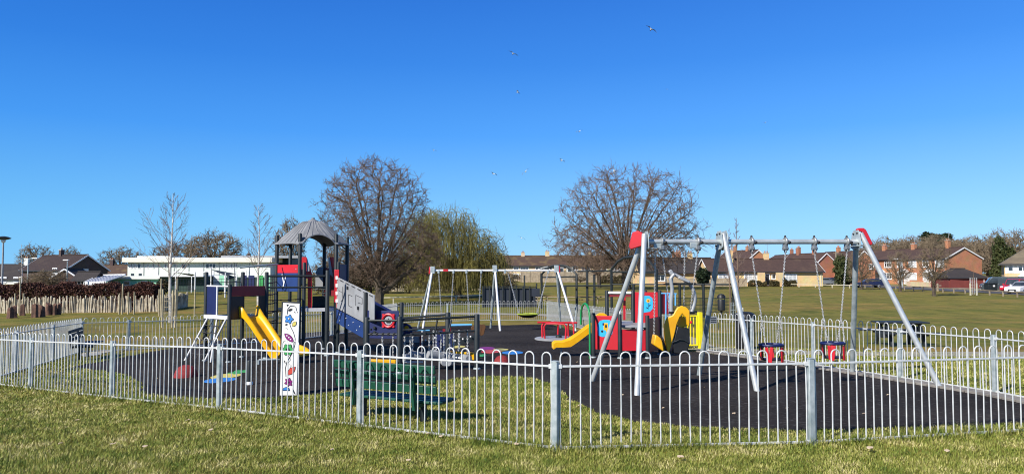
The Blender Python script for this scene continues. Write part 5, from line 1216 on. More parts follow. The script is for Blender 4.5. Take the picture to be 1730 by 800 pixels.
# ------------------------------------------------------------------ buildings
def house(name, label, cat, o, yaw, L, W, eave, ridge, wm, rm, wins=(), gwins=(), doors=(), chim=(), over=.3, hip=(0, 0), group=None, barge=True, gm=None, fascia=True, flip_gable=None, base=-.8):
    """o: ground point at the middle of the front wall; the ridge runs along the front"""
    o = Vector(o); root = thing(name, label, cat, o, group); cx, sx = math.cos(yaw), math.sin(yaw); ux = V(cx, sx, 0); uy = V(-sx, cx, 0)
    T = lambda a, b, h: o + ux * a + uy * b + Z * h
    h2 = L / 2
    m = MB()
    if ridge > eave + .01 and not (hip[0] and hip[1]):
        pass
    # walls: front, back, gables as one closed prism
    i0, i1 = (0, 0)
    vv = [T(-h2, 0, base), T(h2, 0, base), T(h2, W, base), T(-h2, W, base), T(-h2, 0, eave), T(h2, 0, eave), T(h2, W, eave), T(-h2, W, eave)]
    ff = [(0, 1, 5, 4), (2, 3, 7, 6), (1, 2, 6, 5), (3, 0, 4, 7)]
    if ridge > eave + .01:
        gl = ridge - .06
        if not hip[0]: vv.append(T(-h2, W / 2, gl)); ff.append((4, len(vv) - 1, 7))
        if not hip[1]: vv.append(T(h2, W / 2, gl)); ff.append((5, 6, len(vv) - 1))
    else: ff.append((4, 5, 6, 7))
    m.add(vv, ff).build('wall', wm, root)
    if ridge > eave + .01:
        sl = (ridge - eave) / (W / 2); e = eave - sl * over; g = over * .6
        r0, r1 = (-h2 - (0 if hip[0] else g) + hip[0]), (h2 + (0 if hip[1] else g) - hip[1])
        ea0, ea1 = -h2 - (over if hip[0] else g), h2 + (over if hip[1] else g)
        vv = [T(ea0, -over, e), T(ea1, -over, e), T(r1, W / 2, ridge), T(r0, W / 2, ridge), T(ea0, W + over, e), T(ea1, W + over, e)]
        n_ = 6; vv += [p - Z * .14 for p in vv]
        ff = [(0, 1, 2, 3), (3, 2, 5, 4), (6, 9, 8, 7), (9, 10, 11, 8), (0, 6, 7, 1), (4, 5, 11, 10)]
        if hip[0]: ff += [(0, 3, 4), (6, 10, 9), (0, 4, 10, 6)]
        else: ff += [(0, 3, 9, 6), (3, 4, 10, 9)]
        if hip[1]: ff += [(1, 5, 2), (7, 8, 11), (1, 7, 11, 5)]
        else: ff += [(1, 7, 8, 2), (2, 8, 11, 5)]
        roof = MB().add(vv, ff).build('roof', rm, root)
        MB().tube([T(r0, W / 2, ridge + .03), T(r1, W / 2, ridge + .03)], .11, 6).build('ridge_tiles', rm, roof)
        if fascia: MB().bar(T(ea0, -over - .02, e - .08), T(ea1, -over - .02, e - .08), .06, .2).build('gutter', M['upvc'] if barge == 2 else M['doordark'], roof)
        if barge:
            for s, hp in ((ea0 - .03, hip[0]), (ea1 + .03, hip[1])):
                if hp: continue
                [MB().bar(T(s, y_, e - .1), T(s, W / 2, ridge - .1), .05, .2).build('barge_board', M['upvc'], roof) for y_ in (-over, W + over)]
        if fascia: MB().tube([T(h2 - .35, -.06, e - .1), T(h2 - .35, -.06, base + .6)], .05, 6).build('downpipe', M['upvc'], root)
        for c in chim:
            a, wdt, hh = c[0], c[1], c[2]; b = c[3] if len(c) > 3 else W / 2
            cm = MB().box(T(a, b, ridge + hh / 2 - .5), (wdt, .6, hh + 1), (ux, uy, Z)).build('chimney', gm or wm, roof)
            MB().box(T(a, b, ridge + hh + .03), (wdt + .12, .72, .1), (ux, uy, Z)).build('cap', M['concrete'], cm)
            p = MB(); k = 2 if wdt > .7 else 1
            for j in range(k): p.lathe(T(a + (j - (k - 1) / 2) * .4, b, ridge + hh + .06), [(.13, 0), (.11, .3), (.13, .34)], 8)
            p.build('pot', M['brickO'], cm, smooth=True)
            if len(c) > 4 or hh > .9:
                t = MB(); q = T(a + wdt * .3, b, ridge + hh); t.tube([q, q + Z * 1.6], .025, 4)
                for j in range(4): t.tube([q + Z * (1.45) + ux * (.18 * j - .3) - uy * .3, q + Z * (1.45) + ux * (.18 * j - .3) + uy * .3], .015, 3)
                t.tube([q + Z * 1.45 - ux * .4, q + Z * 1.45 + ux * .4], .018, 3); t.build('aerial', M['galvpost'], cm)
    def win(a, z, w_, h, fy, ax, ay, gl='glass', door=False, fm=None, mull=None):
        fk = .15 if o.y > 90 else .08
        TT = lambda s, t, hh: fy + ax * s + ay * t + Z * hh
        f = fk
        gw = MB().box(TT(a, -.015, z + h / 2), (w_ - f, .03, h - f), (ax, ay, Z)).build('door' if door else 'window', M[gl], root)
        fr = MB()
        for s in (-1, 1): fr.box(TT(a + s * (w_ / 2 - f / 2), -.03, z + h / 2), (f, .07, h), (ax, ay, Z)); fr.box(TT(a, -.031, z + h / 2 + s * (h / 2 - f / 2)), (w_ - 2 * f, .068, f), (ax, ay, Z))
        k = mull if mull is not None else max(0, int(round(w_ / .7)) - 1)
        if not door:
            for j in range(k): fr.box(TT(a - w_ / 2 + w_ * (j + 1) / (k + 1), -.029, z + h / 2), (.09, .066, h - 2 * f), (ax, ay, Z))
            if h > .9: fr.box(TT(a, -.027, z + h * .7), (w_ - 2 * f, .06, .05), (ax, ay, Z))
            fr.box(TT(a, -.05, z - .04), (w_ + .1, .12, .06), (ax, ay, Z))
        fr.build('frame', M[fm or 'upvc'], gw)
    F0 = o
    for w_ in wins: win(w_[0], w_[1], w_[2], w_[3], F0, ux, uy, *(w_[4:]))
    for w_ in gwins:                                # on the right-hand gable (towards +L)
        win(w_[0] - W / 2, w_[1], w_[2], w_[3], o + ux * h2 + uy * (W / 2), uy, -ux, *(w_[4:]))
    for d_ in doors: win(d_[0], d_[1], d_[2], d_[3], F0, ux, uy, d_[4] if len(d_) > 4 else 'doordark', True)
    return root
def pxlen(a, b, d): return (b - a) * d / F

# -- bungalow in yellow brick, straight ahead to the right
d = 128; o = gp(X(1300, d), d); L = pxlen(1198, 1390, d); s = lambda px: (px - 1294) * d / F
o = gp(X(1294, d), d)
house('bungalow', 'yellow brick bungalow with long brown tiled roof facing the field', 'house', o, 0, L, 8, 2.68, 4.75, M['brickY'], M['tileB'],
      wins=[(s(1225), .75, 2.4, 1.35, 'netcurtain'), (s(1268), .75, 2.3, 1.35, 'netcurtain'), (s(1336), .75, 2.1, 1.35, 'netcurtain'), (s(1307), 1.2, .8, .9)], doors=[(s(1296), .1, .95, 2.05)], chim=[(s(1308), .9, 1.0), (s(1243), .8, 1.5, 3.0)], over=.4, hip=(0, 0), fascia=True)
hb = thing('canopy_wall', 'pair of brick porch piers beside the bungalow door', 'porch wall', gp(X(1317, 127), 127))
MB().box(gp(X(1317, 127), 127, 1.0), (.9, 1.2, 2.7)).build('pier', M['brickY'], hb); MB().box(gp(X(1286, 127), 127, 1.0), (.9, 1.2, 2.7)).build('pier', M['brickY'], hb)
d = 132; s = lambda px: (px - 1145) * d / F
house('bungalow', 'dim bungalow with tree shade painted into its dark roof, half hidden behind the right-hand oak', 'house', gp(X(1145, d), d), 0, pxlen(1085, 1212, d), 8, 2.6, 5.0, M['brickY'], M['tileD'], wins=[(s(1116), .8, 1.6, 1.2), (s(1200), .8, 2.0, 1.2, 'netcurtain')], chim=[(s(1175), .8, .9)], over=.5, barge=False)  # shade of the trees over this roof is put into dark tiles
# -- houses behind the bungalow, gables towards the field
def gable_house(px0, px1, apex, eave_py, d, label, wm, rm, depth, lean=0, chim=(), wins=(), cat='house', o_yaw=0):
    """gable wall faces the camera between px0 and px1; the ridge runs away to the left"""
    w_ = pxlen(px0, px1, d); g0 = gp(X((px0 + px1) / 2, d), d); yaw = PI + PI / 2 + o_yaw
    # local +L is the gable that faces the camera
    ux = V(math.cos(-PI / 2 + o_yaw), math.sin(-PI / 2 + o_yaw), 0); uy = V(-ux.y, ux.x, 0)
    ctr = g0 - ux * (depth / 2) - uy * (w_ / 2)
    return house('house', label, cat, ctr, -PI / 2 + o_yaw, depth, w_, zat(eave_py, d) - g0.z, zat(apex, d) - g0.z, wm, rm, gwins=wins, chim=chim, over=.25)
gable_house(1262, 1302, 421.5, 438, 165, 'orange-gabled house with a tall tiled roof rising behind the bungalow chimney', M['brickO'], M['tileB'], 16, o_yaw=R(10), chim=[(-3, .9, 1.0), (3, .8, .8)])
gable_house(1338, 1372, 429, 438, 178, 'house with twin chimneys showing only its gable top behind the bungalow ridge', M['brickR'], M['tileB'], 14, o_yaw=R(6), chim=[(2, .8, 1.2), (5, .8, 1.3)])
gable_house(1380, 1413, 427, 441, 158, 'red brick house with a bare side gable beside the bungalow', M['brickR'], M['tileB'], 13, o_yaw=R(14), chim=[(2.5, .8, 1.4), (-3, .8, 1.4)])
gable_house(1404, 1446, 425, 443, 175, 'house with grey-brown front and a white bay beside the evergreen shrub', M['brickC'], M['tileB'], 16, o_yaw=R(-30), chim=[(1, .8, .9)], wins=[(3, 3.2, 1.6, 1.2)])
gable_house(1440, 1480, 423, 441, 152, 'brick house with its gable end turned to the field, left of the terrace', M['brickO'], M['tileB'], 14, o_yaw=R(8), chim=[(-2, .8, .9)], wins=[(4, 3, 1.1, 1.1)])
gable_house(1136, 1168, 435, 440, 190, 'distant house with an orange hipped gable above the dark bungalow roof', M['brickO'], M['tileM'], 12, o_yaw=R(5), chim=[(-1, .8, 1.6), (2, .8, 1.6), (4, .8, 1.6)])
# -- brick terrace on the right
d = 140; g0 = gp(X(1629, d), d); yw = R(-75); ux = V(math.cos(yw), math.sin(yw), 0); uy = V(-ux.y, ux.x, 0)
W_ = 8.4; Lt = 26; ctr = g0 - ux * (Lt / 2) - uy * (W_ / 2)
tw = [(-Lt / 2 + 1.8 + 3.25 * i, z, 2.0 if i % 2 else 1.5, 1.35, 'netcurtain' if i % 3 else 'glass') for i in range(8) for z in (.95, 3.35)]
house('brick_terrace', 'orange brick terrace with white windows and a bare gable end', 'terrace', ctr, yw, Lt, W_, 5.1, 7.1, M['brickO'], M['tileB'], wins=tw, doors=[(-Lt / 2 + 3.4 + 6.5 * i, .1, 1.0, 2.1, 'upvc') for i in range(4)], chim=[(Lt / 2 - 3.6, .8, 1.4), (Lt / 2 - 12, .9, 1.0), (-Lt / 2 + 6, .9, 1.0)], over=.3)
# white porches along the terrace
for i in range(4):
    c = ctr + ux * (-Lt / 2 + 3.4 + 6.5 * i) - uy * .7; root = thing('porch', 'white gabled porch on the front of the brick terrace', 'porch', c, 'white porches on the terrace')
    for s in (-1, 1): MB().box(c + ux * (.8 * s) + V(0, 0, 1.15), (.14, 1.2, 2.3), (ux, uy, Z)).build('side_post', M['upvc'], root)
    MB().prism([(-1.05, 0), (1.05, 0), (0, .75)], c + V(0, 0, 2.32), ux, Z, 1.4).build('pediment', M['upvc'], root)
# -- garages
d = 112; g0 = gp(X(1634, d), d); Lg = pxlen(1605, 1666, d)
rt = house('garage_block', 'low garage block with dark roof and red-brown doors', 'garage', g0, R(-4), Lg, 5.5, 1.75, 2.95, M['garagered'], M['tileD'], over=.25, hip=(1.6, 1.6), barge=False)
for i in range(2): MB().box(g0 + V(math.cos(R(-4)), math.sin(R(-4)), 0) * (-Lg / 4 + i * Lg / 2) + V(.0, -.03, .72), (Lg / 2 - .35, .05, 1.75)).build('garage_door', M['garagered'], rt)
wl = thing('garden_wall', 'low brick garden wall with pale coping joining the garage', 'wall', gp(X(1680, 110), 110)); a, b = gp(X(1667, 112), 112), gp(X(1697, 106), 106)
MB().bar(a + V(0, 0, .6), b + V(0, 0, .75), .25, 1.9).build('brickwork', M['brickO'], wl); MB().bar(a + V(0, 0, 1.58), b + V(0, 0, 1.75), .34, .1).build('coping', M['concrete'], wl)
wl = thing('garden_wall', 'low pale front-garden wall before the brick terrace', 'wall', gp(X(1560, 120), 120)); a, b = gp(X(1532, 128), 128), gp(X(1607, 113), 113)
MB().bar(a + V(0, 0, .25), b + V(0, 0, .25), .22, 1.1).build('brickwork', M['brickC'], wl)
# -- house at the right edge
d = 108; px0 = 1697; L = 15; yw = R(-31); ux = V(math.cos(yw), math.sin(yw), 0); uy = V(-ux.y, ux.x, 0); cn = gp(X(px0, d), d); g0 = cn + ux * (L / 2)
eh = zat(445, d) - g0.z; rr = zat(413, d) - g0.z
ed = house('house', 'yellow brick house with hipped grey-brown roof and white upper band at the far right', 'house', g0, yw, L, 9, eh + .2, rr, M['brickY'], M['tileG'], wins=[(-L / 2 + .75, eh - 1.2, .8, 1.0), (-L / 2 + 2.2, eh - 1.2, 1.3, 1.0), (-L / 2 + 5, eh - 1.2, 1.6, 1.0)], chim=[(-L / 2 + 3.4, .8, .2, 3.4)], over=.45, hip=(3.4, 3.4), barge=False)
MB().box(cn + ux * 3.1 - uy * .012 + V(0, 0, eh - .78), (6.0, .02, 1.25), (ux, uy, Z)).build('render_band', M['render'], ed)
pc = cn + ux * 2.6 - uy * .7
lt = MB(); lt.box(pc + V(0, 0, .9), (1.7, 1.2, 1.8), (ux, uy, Z)); lt.prism([(-1.0, 0), (1.0, 0), (.6, .5), (-.6, .5)], pc + V(0, 0, 1.8), ux, Z, 1.4); lt.build('porch', M['upvc'], ed)
# -- cream terrace beyond the ball court
d = 205; L = pxlen(845, 1090, d); g0 = gp(X(967, d), d); s = lambda px: (px - 967) * d / F
e_, r_ = zat(447, d) - g0.z, zat(431, d) - g0.z
house('cream_terrace', 'long cream brick terrace with mossy brown roof behind the ball court', 'terrace', g0, 0, L, 9, e_, r_, M['brickC'], M['tileM'], wins=[(s(p), z, 2.4 if k else 1.6, 1.1, 'glass') for p, k in ((872, 0), (886, 1), (912, 1), (926, 1), (972, 0), (990, 1), (1020, 0), (1040, 1)) for z in (.9, e_ - 1.6)], doors=[(s(p), .1, 1, 2) for p in (900, 940, 1005)], chim=[(s(884), 1.0, .9), (s(926), 1.2, 1.2), (s(1000), 1, .9)], over=.5)
for px, w_ in ((962, 10), (948, 8)):
    c = gp(X(px, 204), 204); root = thing('bay_front', 'white boarded two-storey front bay on the cream terrace' if px == 962 else 'grey rendered bay beside the white boarded bay', 'house bay', c)
    b_ = MB().box(c + V(0, -.3, 1.9), (w_ * 205 / F, .6, 3.8)).build('wall', M['render'] if px == 962 else M['greyboard'], root)
    for z in (1.0, 3.0): MB().box(c + V(0, -.62, z), (w_ * .1, .05, .8)).build('window', M['glass'], root)
def board_fence(pts, h, label, m='board'):
    pts = [gp(*p) for p in pts]; root = thing('board_fence', label, 'fence', pts[0]); rg = random.Random(len(label))
    for a, b in zip(pts[:-1], pts[1:]):
        L = (b - a).length; n_ = int(L / .3); mb = MB(); dd = (b - a).normalized(); sd = V(-dd.y, dd.x, 0)
        for i in range(n_): mb.box(a.lerp(b, (i + .5) / n_) + V(0, 0, h / 2) + sd * rg.uniform(-.012, .012), (.285, .02, h * rg.uniform(.97, 1.02)), (dd, sd, Z))
        mb.build('boards', M[m], root)
        for i in range(int(L / 3) + 1): MB().box(a.lerp(b, i / (int(L / 3) + 1)) + V(0, -.06, h / 2), (.12, .12, h + .15), (dd, sd, Z)).build('post', M[m], root)
board_fence([(X(880, 178), 178), (X(945, 175), 175), (X(1078, 172), 172)], 2.5, 'tall grey close-boarded garden fence behind the ball court')
board_fence([(X(1085, 135), 135), (X(1180, 128), 128), (X(1262, 124), 124)], 1.4, 'low garden fence in front of the dim bungalow')
for px, w_, pys, lb in ((910, 26, (459, 470), 'small dark shed roof over the garden fence, left of the white bay'), (1000, 44, (462, 470), 'wide dark shed roof over the garden fence, beyond the goal arch')):
    dd = 186; c = gp(X(px, dd), dd); house('shed', lb, 'shed', c, 0, w_ * dd / F, 3, zat(464, dd) - c.z, zat(460, dd) - c.z, M['board'], M['tileD'], barge=False)
# -- houses on the left
d = 125; g0 = gp(X(147, d), d); yw = R(-32); ux = V(math.cos(yw), math.sin(yw), 0); uy = V(-ux.y, ux.x, 0); W_ = 7.0; Lt = 14.5
ctr = g0 - ux * (Lt / 2) - uy * (W_ / 2)
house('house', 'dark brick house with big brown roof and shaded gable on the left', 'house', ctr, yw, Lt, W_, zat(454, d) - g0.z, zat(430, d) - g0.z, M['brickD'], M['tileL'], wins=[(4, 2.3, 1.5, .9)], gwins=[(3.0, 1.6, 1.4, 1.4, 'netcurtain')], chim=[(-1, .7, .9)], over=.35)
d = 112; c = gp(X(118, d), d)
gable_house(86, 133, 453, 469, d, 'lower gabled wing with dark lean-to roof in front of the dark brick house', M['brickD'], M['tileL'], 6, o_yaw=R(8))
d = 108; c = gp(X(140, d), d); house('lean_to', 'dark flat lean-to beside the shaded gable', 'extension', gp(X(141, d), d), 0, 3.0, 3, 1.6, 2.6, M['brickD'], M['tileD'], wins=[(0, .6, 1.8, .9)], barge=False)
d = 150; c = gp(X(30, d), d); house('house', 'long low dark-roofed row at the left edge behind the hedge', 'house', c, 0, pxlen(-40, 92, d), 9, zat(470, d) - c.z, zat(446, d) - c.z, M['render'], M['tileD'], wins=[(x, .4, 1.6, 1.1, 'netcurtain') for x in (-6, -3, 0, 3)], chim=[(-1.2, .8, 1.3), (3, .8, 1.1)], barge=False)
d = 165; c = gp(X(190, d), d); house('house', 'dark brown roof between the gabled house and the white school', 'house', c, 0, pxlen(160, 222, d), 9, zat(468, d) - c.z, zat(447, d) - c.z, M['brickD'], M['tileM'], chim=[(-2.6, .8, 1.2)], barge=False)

# -- white school
def school():
    d = 132; g0 = gp(X(336, d), d); L = pxlen(216, 457, d); s = lambda px: (px - 336) * d / F
    root = thing('school_building', 'long pale two-storey flat-roofed school building with cream fascia', 'school', g0)
    top = zat(443, d) - g0.z; hh = zat(435, d) - g0.z
    MB().box(g0 + V(0, 5, top / 2 - .4), (L, 10, top + .8)).build('wall', M['schoolwhite'], root)
    MB().box(g0 + V(0, 4.7, (top + hh) / 2), (L + 1.2, 11.2, hh - top)).build('roof_fascia', M['fascia'], root, bevel=.05)
    MB().box(g0 + V(s(255), 4, hh + .15), (6, 6, .35)).build('roof_upstand', M['render'], root); MB().box(g0 + V(s(430), 5, hh + .2), (14, 5, .45)).build('roof_upstand', M['greyboard'], root)
    MB().lathe(g0 + V(s(406), 4, hh), [(.3, 0), (.25, .5), (.4, .55), (.3, .9)], 10).build('roof_vent', M['anth'], root)
    for px in (243, 268, 294, 319, 344, 370, 396, 421): MB().box(g0 + V(s(px), -.04, top / 2), (.09, .07, top)).build('joint_strip', M['greyboard'], root)
    for px, w_ in ((235, .32), (310, .35), (350.5, .34), (356, .30), (361.5, .30), (391, .22), (383, .16), (222, .14), (228, .14), (250, .14), (259, .18), (297, .14), (399, .14), (378, .16), (280, .18)):
        big = w_ > .28; z0 = zat(452.5, d) - g0.z; hgt = pxlen(0, 7, d)
        w = MB().box(g0 + V(s(px), -.012, z0 + hgt / 2), (w_ * 1.5, .03, hgt)).build('window', M['glass'] if big else M['greyboard'], root); fr = MB()
        for q in (-1, 1): fr.box(g0 + V(s(px) + q * w_ * .8, -.03, z0 + hgt / 2), (.07, .06, hgt + .14)); fr.box(g0 + V(s(px), -.031, z0 + hgt / 2 + q * (hgt / 2 + .035)), (w_ * 1.5, .058, .07))
        fr.build('frame', M['upvc'], w)
    for px in (224, 237): MB().box(g0 + V(s(px), -.03, zat(463.5, d) - g0.z), (.5, .06, .4)).build('window', M['glass'], root)
    # return wing on the right, its shade painted as anthracite
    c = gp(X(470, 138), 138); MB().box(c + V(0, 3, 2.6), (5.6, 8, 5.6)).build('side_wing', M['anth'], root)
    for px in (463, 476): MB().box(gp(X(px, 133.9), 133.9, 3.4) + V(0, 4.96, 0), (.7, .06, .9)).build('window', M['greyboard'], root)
    # white veranda
    MB().bar(gp(X(300, 124), 124, 0) + V(0, 0, 2.5), gp(X(372, 124), 124) + V(0, 0, 2.5), 3, .18).build('veranda_roof', M['upvc'], root)
    for px in (357, 414, 419): MB().box(gp(X(px, 122), 122, 1.2), (.9 if px == 357 else .35, .3, 3.0)).build('veranda_post', M['upvc'], root)
school()
d = 112; g0 = gp(X(226, d), d); L = pxlen(180, 272, d); s = lambda px: (px - 226) * d / F
nb = thing('annexe', 'single-storey mint green annexe with white fascia in front of the school', 'school', g0); hgt = zat(471, d) - g0.z
MB().box(g0 + V(0, 4, hgt / 2 - .3), (L, 8, hgt + .6)).build('wall', M['mint'], nb); MB().box(g0 + V(0, 3.8, hgt + .22), (L + .4, 8.6, .45)).build('roof_fascia', M['render'], nb)
for px in (191, 215, 243.5):
    w_ = MB().box(g0 + V(s(px), -.012, hgt - .62), (.75, .03, .42)).build('window', M['glass'], nb); MB().box(g0 + V(s(px), -.004, hgt - .62), (1.0 if px > 192 else 1.6, .012, .72)).build('frame', M['upvc'], w_)
d = 104; pg = thing('canopy_frame', 'white sloping slatted canopy frame beside the annexe', 'canopy', gp(X(165, d), d))
a0, a1, b0, b1 = P(143, 476, d), P(178, 475, d), P(166, 465, d + 7), P(212, 464, d + 7)
for i in range(8): t = i / 7; MB().bar(a0.lerp(a1, t), b0.lerp(b1, t), .12, .12).build('rafter', M['upvc'], pg)
MB().bar(a0 - V(0, 0, .2), a1 - V(0, 0, .2), .2, .5).build('beam', M['upvc'], pg); MB().bar(b0, b1, .2, .3).build('beam', M['upvc'], pg)
MB().quad_prism([a0 - V(0, 0, .1), a1 - V(0, 0, .1), b1 - V(0, 0, .1), b0 - V(0, 0, .1)], .05).build('glazing', M['blue'], pg)
for p in (a0, a1): MB().bar(gp(p.x, p.y), p, .2, .2, V(0, 1, 0)).build('post', M['upvc'], pg)
d = 98; g0 = gp(X(308, d), d); L = pxlen(270, 346, d); hgt = zat(467, d) - g0.z
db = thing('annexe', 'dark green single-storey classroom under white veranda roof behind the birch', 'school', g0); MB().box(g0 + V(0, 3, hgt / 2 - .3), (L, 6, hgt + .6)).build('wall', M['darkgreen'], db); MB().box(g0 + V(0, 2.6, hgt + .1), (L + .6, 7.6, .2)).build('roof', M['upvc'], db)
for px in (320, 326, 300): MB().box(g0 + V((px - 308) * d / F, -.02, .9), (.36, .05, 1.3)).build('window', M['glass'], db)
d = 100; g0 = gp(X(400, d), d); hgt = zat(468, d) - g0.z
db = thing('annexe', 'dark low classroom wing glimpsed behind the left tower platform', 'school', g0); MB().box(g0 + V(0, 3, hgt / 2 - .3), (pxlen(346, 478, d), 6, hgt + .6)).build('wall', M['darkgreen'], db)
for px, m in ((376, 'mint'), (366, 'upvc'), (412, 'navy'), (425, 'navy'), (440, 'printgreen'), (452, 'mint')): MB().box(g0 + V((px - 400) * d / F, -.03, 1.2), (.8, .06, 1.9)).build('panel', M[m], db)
def sail(pts, label):
    root = thing('shade_sail', label, 'shade sail', gp(pts[0][0] * 0 + X(pts[0][0], 92), 92)); Q = [P(a, b, dd) for a, b, dd in pts]
    MB().quad_prism(Q, .03).build('cloth', M['sail'], root)
    for q in Q: MB().tube([gp(q.x, q.y), q + V(0, 0, .3)], .07, 6).build('mast', M['upvc'], root, smooth=True)
sail([(297, 460, 90), (330, 463.5, 86), (324, 466, 95)], 'dark triangular shade sail in front of the school, behind the birch'); sail([(357, 455, 84), (398, 462, 90), (381, 465, 80)], 'dark triangular shade sail on masts above the left tower platform')
sail([(380, 462, 90), (400, 468, 84), (386, 471, 86)], 'small dark shade sail tucked under the large one by the platform')

# nursery mesh fence
nf = thing('mesh_fence', 'thin dark mesh fence around the school ground behind the birch', 'fence', gp(X(300, 88), 88)); m = MB()
for i in range(40):
    a = gp(X(270 + i * 5, 88), 88); m.tube([a, a + V(0, 0, 1.9)], .025, 4)
for h in (.1, .7, 1.3, 1.85): m.tube([gp(X(270, 88), 88, h), gp(X(470, 88), 88, h)], .02, 4)
m.build('mesh', M['anth'], nf)

# ------------------------------------------------------------------ vehicles
def car(o, yaw, m, label, L=4.2, W=1.75, H=1.5, van=False, cat='car'):
    o = Vector(o); root = thing('parked_van' if van else 'parked_car', label, cat, o, 'vehicles parked along the road'); ux = V(math.cos(yaw), math.sin(yaw), 0); uy = V(-ux.y, ux.x, 0)
    low = [(-L / 2, .3), (L / 2, .3), (L / 2, .62), (L / 2 - .08, .78), (L * .22, .92), (-L * .40, .96), (-L / 2 + .03, .85)] if not van else [(-L / 2, .3), (L / 2, .3), (L / 2, .8), (L / 2 - .15, 1.0), (L * .36, 1.1), (-L / 2, 1.1)]
    cab = [(-L * .44, .94), (L * .24, .9), (L * .06, H - .04), (-L * .02, H), (-L * .28, H), (-L * .38, H - .1)] if not van else [(-L / 2 + .01, 1.08), (L * .37, 1.08), (L * .27, H - .12), (L * .22, H), (-L / 2 + .08, H)]
    body = MB(); body.prism(low, o, ux, Z, W); body.prism(cab, o, ux, Z, W * .86); body.build('body', M[m], root, bevel=.05)
    win = MB()
    if not van: wp = [(-L * .38, .98), (L * .19, .96), (L * .05, H - .1), (-L * .27, H - .1), (-L * .34, H - .16)]
    else: wp = [(L * .12, 1.14), (L * .34, 1.14), (L * .25, H - .2), (L * .12, H - .2)]
    win.prism(wp, o, ux, Z, W * .87); win.build('side_window', M['glass'], root)
    sl0, sl1 = ((L * .235, .93), (L * .075, H - .07)) if not van else ((L * .375, 1.12), (L * .285, H - .15))
    for (a, h), (a2, h2), nm in ((sl0, sl1, 'windscreen'), ((-L * .445, .98), (-L * .385, H - .13), 'rear_window')):
        if van and nm == 'rear_window': continue
        w2 = W * .37; MB().quad_prism([o + ux * a + uy * -w2 + Z * h, o + ux * a + uy * w2 + Z * h, o + ux * a2 + uy * w2 + Z * h2, o + ux * a2 - uy * w2 + Z * h2], .03).build(nm, M['glass'], root)
    for a in (-L * .3, L * .31):
        for s in (-1, 1):
            c = o + ux * a + uy * (s * (W / 2 - .09)) + Z * .31; wh = MB().lathe(c - uy * .1 * s, [(.2, 0), (.31, .02), (.32, .1), (.31, .18), (.2, .2)], 18, uy * s).build('wheel', M['tyre'], root, smooth=True)
            MB().lathe(c + uy * .09 * s, [(.2, 0), (.19, .015), (.06, .02)], 12, uy * s).build('rim', M['carsilver'], wh, smooth=True)
    for s in (-1, 1):
        MB().box(o + ux * (L / 2 - .05) + uy * (s * W * .36) + Z * .68, (.12, .3, .14), (ux, uy, Z)).build('headlight', M['upvc'], root, bevel=.02); MB().box(o - ux * (L / 2 - .03) + uy * (s * W * .4) + Z * .78, (.08, .18, .22), (ux, uy, Z)).build('tail_light', M['red'], root, bevel=.02)
        MB().box(o + ux * (L * .17) + uy * (s * (W / 2 + .08)) + Z * 1.0, (.12, .18, .12), (ux, uy, Z)).build('wing_mirror', M[m], root, bevel=.02)
    MB().box(o + ux * (L / 2 + .0) + Z * .42, (.08, W * .5, .16), (ux, uy, Z)).build('grille', M['black'], root); MB().box(o + ux * (L / 2 + .03) + Z * .34, (.03, .5, .1), (ux, uy, Z)).build('number_plate', M['upvc'], root)
car(gp(X(1692, 94), 94), R(155), 'cargrey', 'dark grey van parked beside the dark wheeled bin', 4.6, 1.85, 1.85, True, 'van')
car(gp(X(1713, 90), 90), R(215), 'carred', 'bright red car parked between the grey van and the white car', 3.9, 1.7, 1.62); car(gp(X(1728, 85), 85), R(205), 'carwhite', 'white car with its bonnet towards the road at the far right', 4.2, 1.75, 1.4)
car(gp(X(1467, 116), 116), R(170), 'carblue', 'dark blue car parked by the shrub at the bend in the road', 4.2, 1.75, 1.4); car(gp(X(1393, 138), 138), R(10), 'carsilver', 'silver car parked at the end of the bungalow', 4.2, 1.75, 1.4)
car(gp(X(1412, 142), 142), R(12), 'carblue', 'dark car parked beyond the silver one under the evergreen shrub', 4.2, 1.75, 1.4)
c = gp(X(1673, 92), 92); wb = thing('wheeled_bin', 'large dark wheeled refuse bin beside the grey van', 'bin', c); MB().prism([(-.5, 0), (.5, 0), (.58, .9), (-.58, .9)], c + V(0, 0, .1), V(1, 0, 0), Z, .9).build('body', M['anth'], wb, bevel=.02); MB().prism([(-.62, .0), (.62, 0), (.55, .12), (-.55, .12)], c + V(0, 0, 1.01), V(1, 0, 0), Z, 1.0).build('lid', M['anth'], wb, bevel=.02); MB().box(c + V(.1, -.48, .75), (.25, .02, .2)).build('sticker', M['upvc'], wb)
for sx in (-.4, .4): MB().lathe(c + V(sx, -.3, .08), [(.08, -.03), (.08, .03)], 10, V(1, 0, 0)).build('wheel', M['tyre'], wb)

# ------------------------------------------------------------------ lamp posts and poles
def lamp(px, top, d, label, style='cone', side=1):
    p = gp(X(px, d), d); z = zat(top, d); root = thing('street_lamp', label, 'street lamp', p, 'street lamps around the field'); r = .075
    MB().tube([p, V(p.x, p.y, z - .2)], [.11, .065], 8).build('column', M['galvpost'] if style != 'cone' else M['greyboard'], root, smooth=True)
    if style == 'cone': MB().lathe(V(p.x, p.y, z - .35), [(.08, 0), (.14, .1), (.62, .24), (.66, .30), (.4, .42), (.1, .48)], 18).build('lantern', M['anth'], root, smooth=True); MB().lathe(V(p.x, p.y, z - .5), [(.1, 0), (.2, .1), (.2, .3)], 10).build('globe', M['upvc'], root, smooth=True)
    else:
        MB().tube([V(p.x, p.y, z - .25), V(p.x + .1 * side, p.y, z - .08), V(p.x + .7 * side, p.y, z)], .045, 6).build('arm', M['galvpost'], root, smooth=True); MB().box(V(p.x + 1.0 * side, p.y, z), (.75, .3, .16)).build('lantern', M['upvc'], root, bevel=.04)
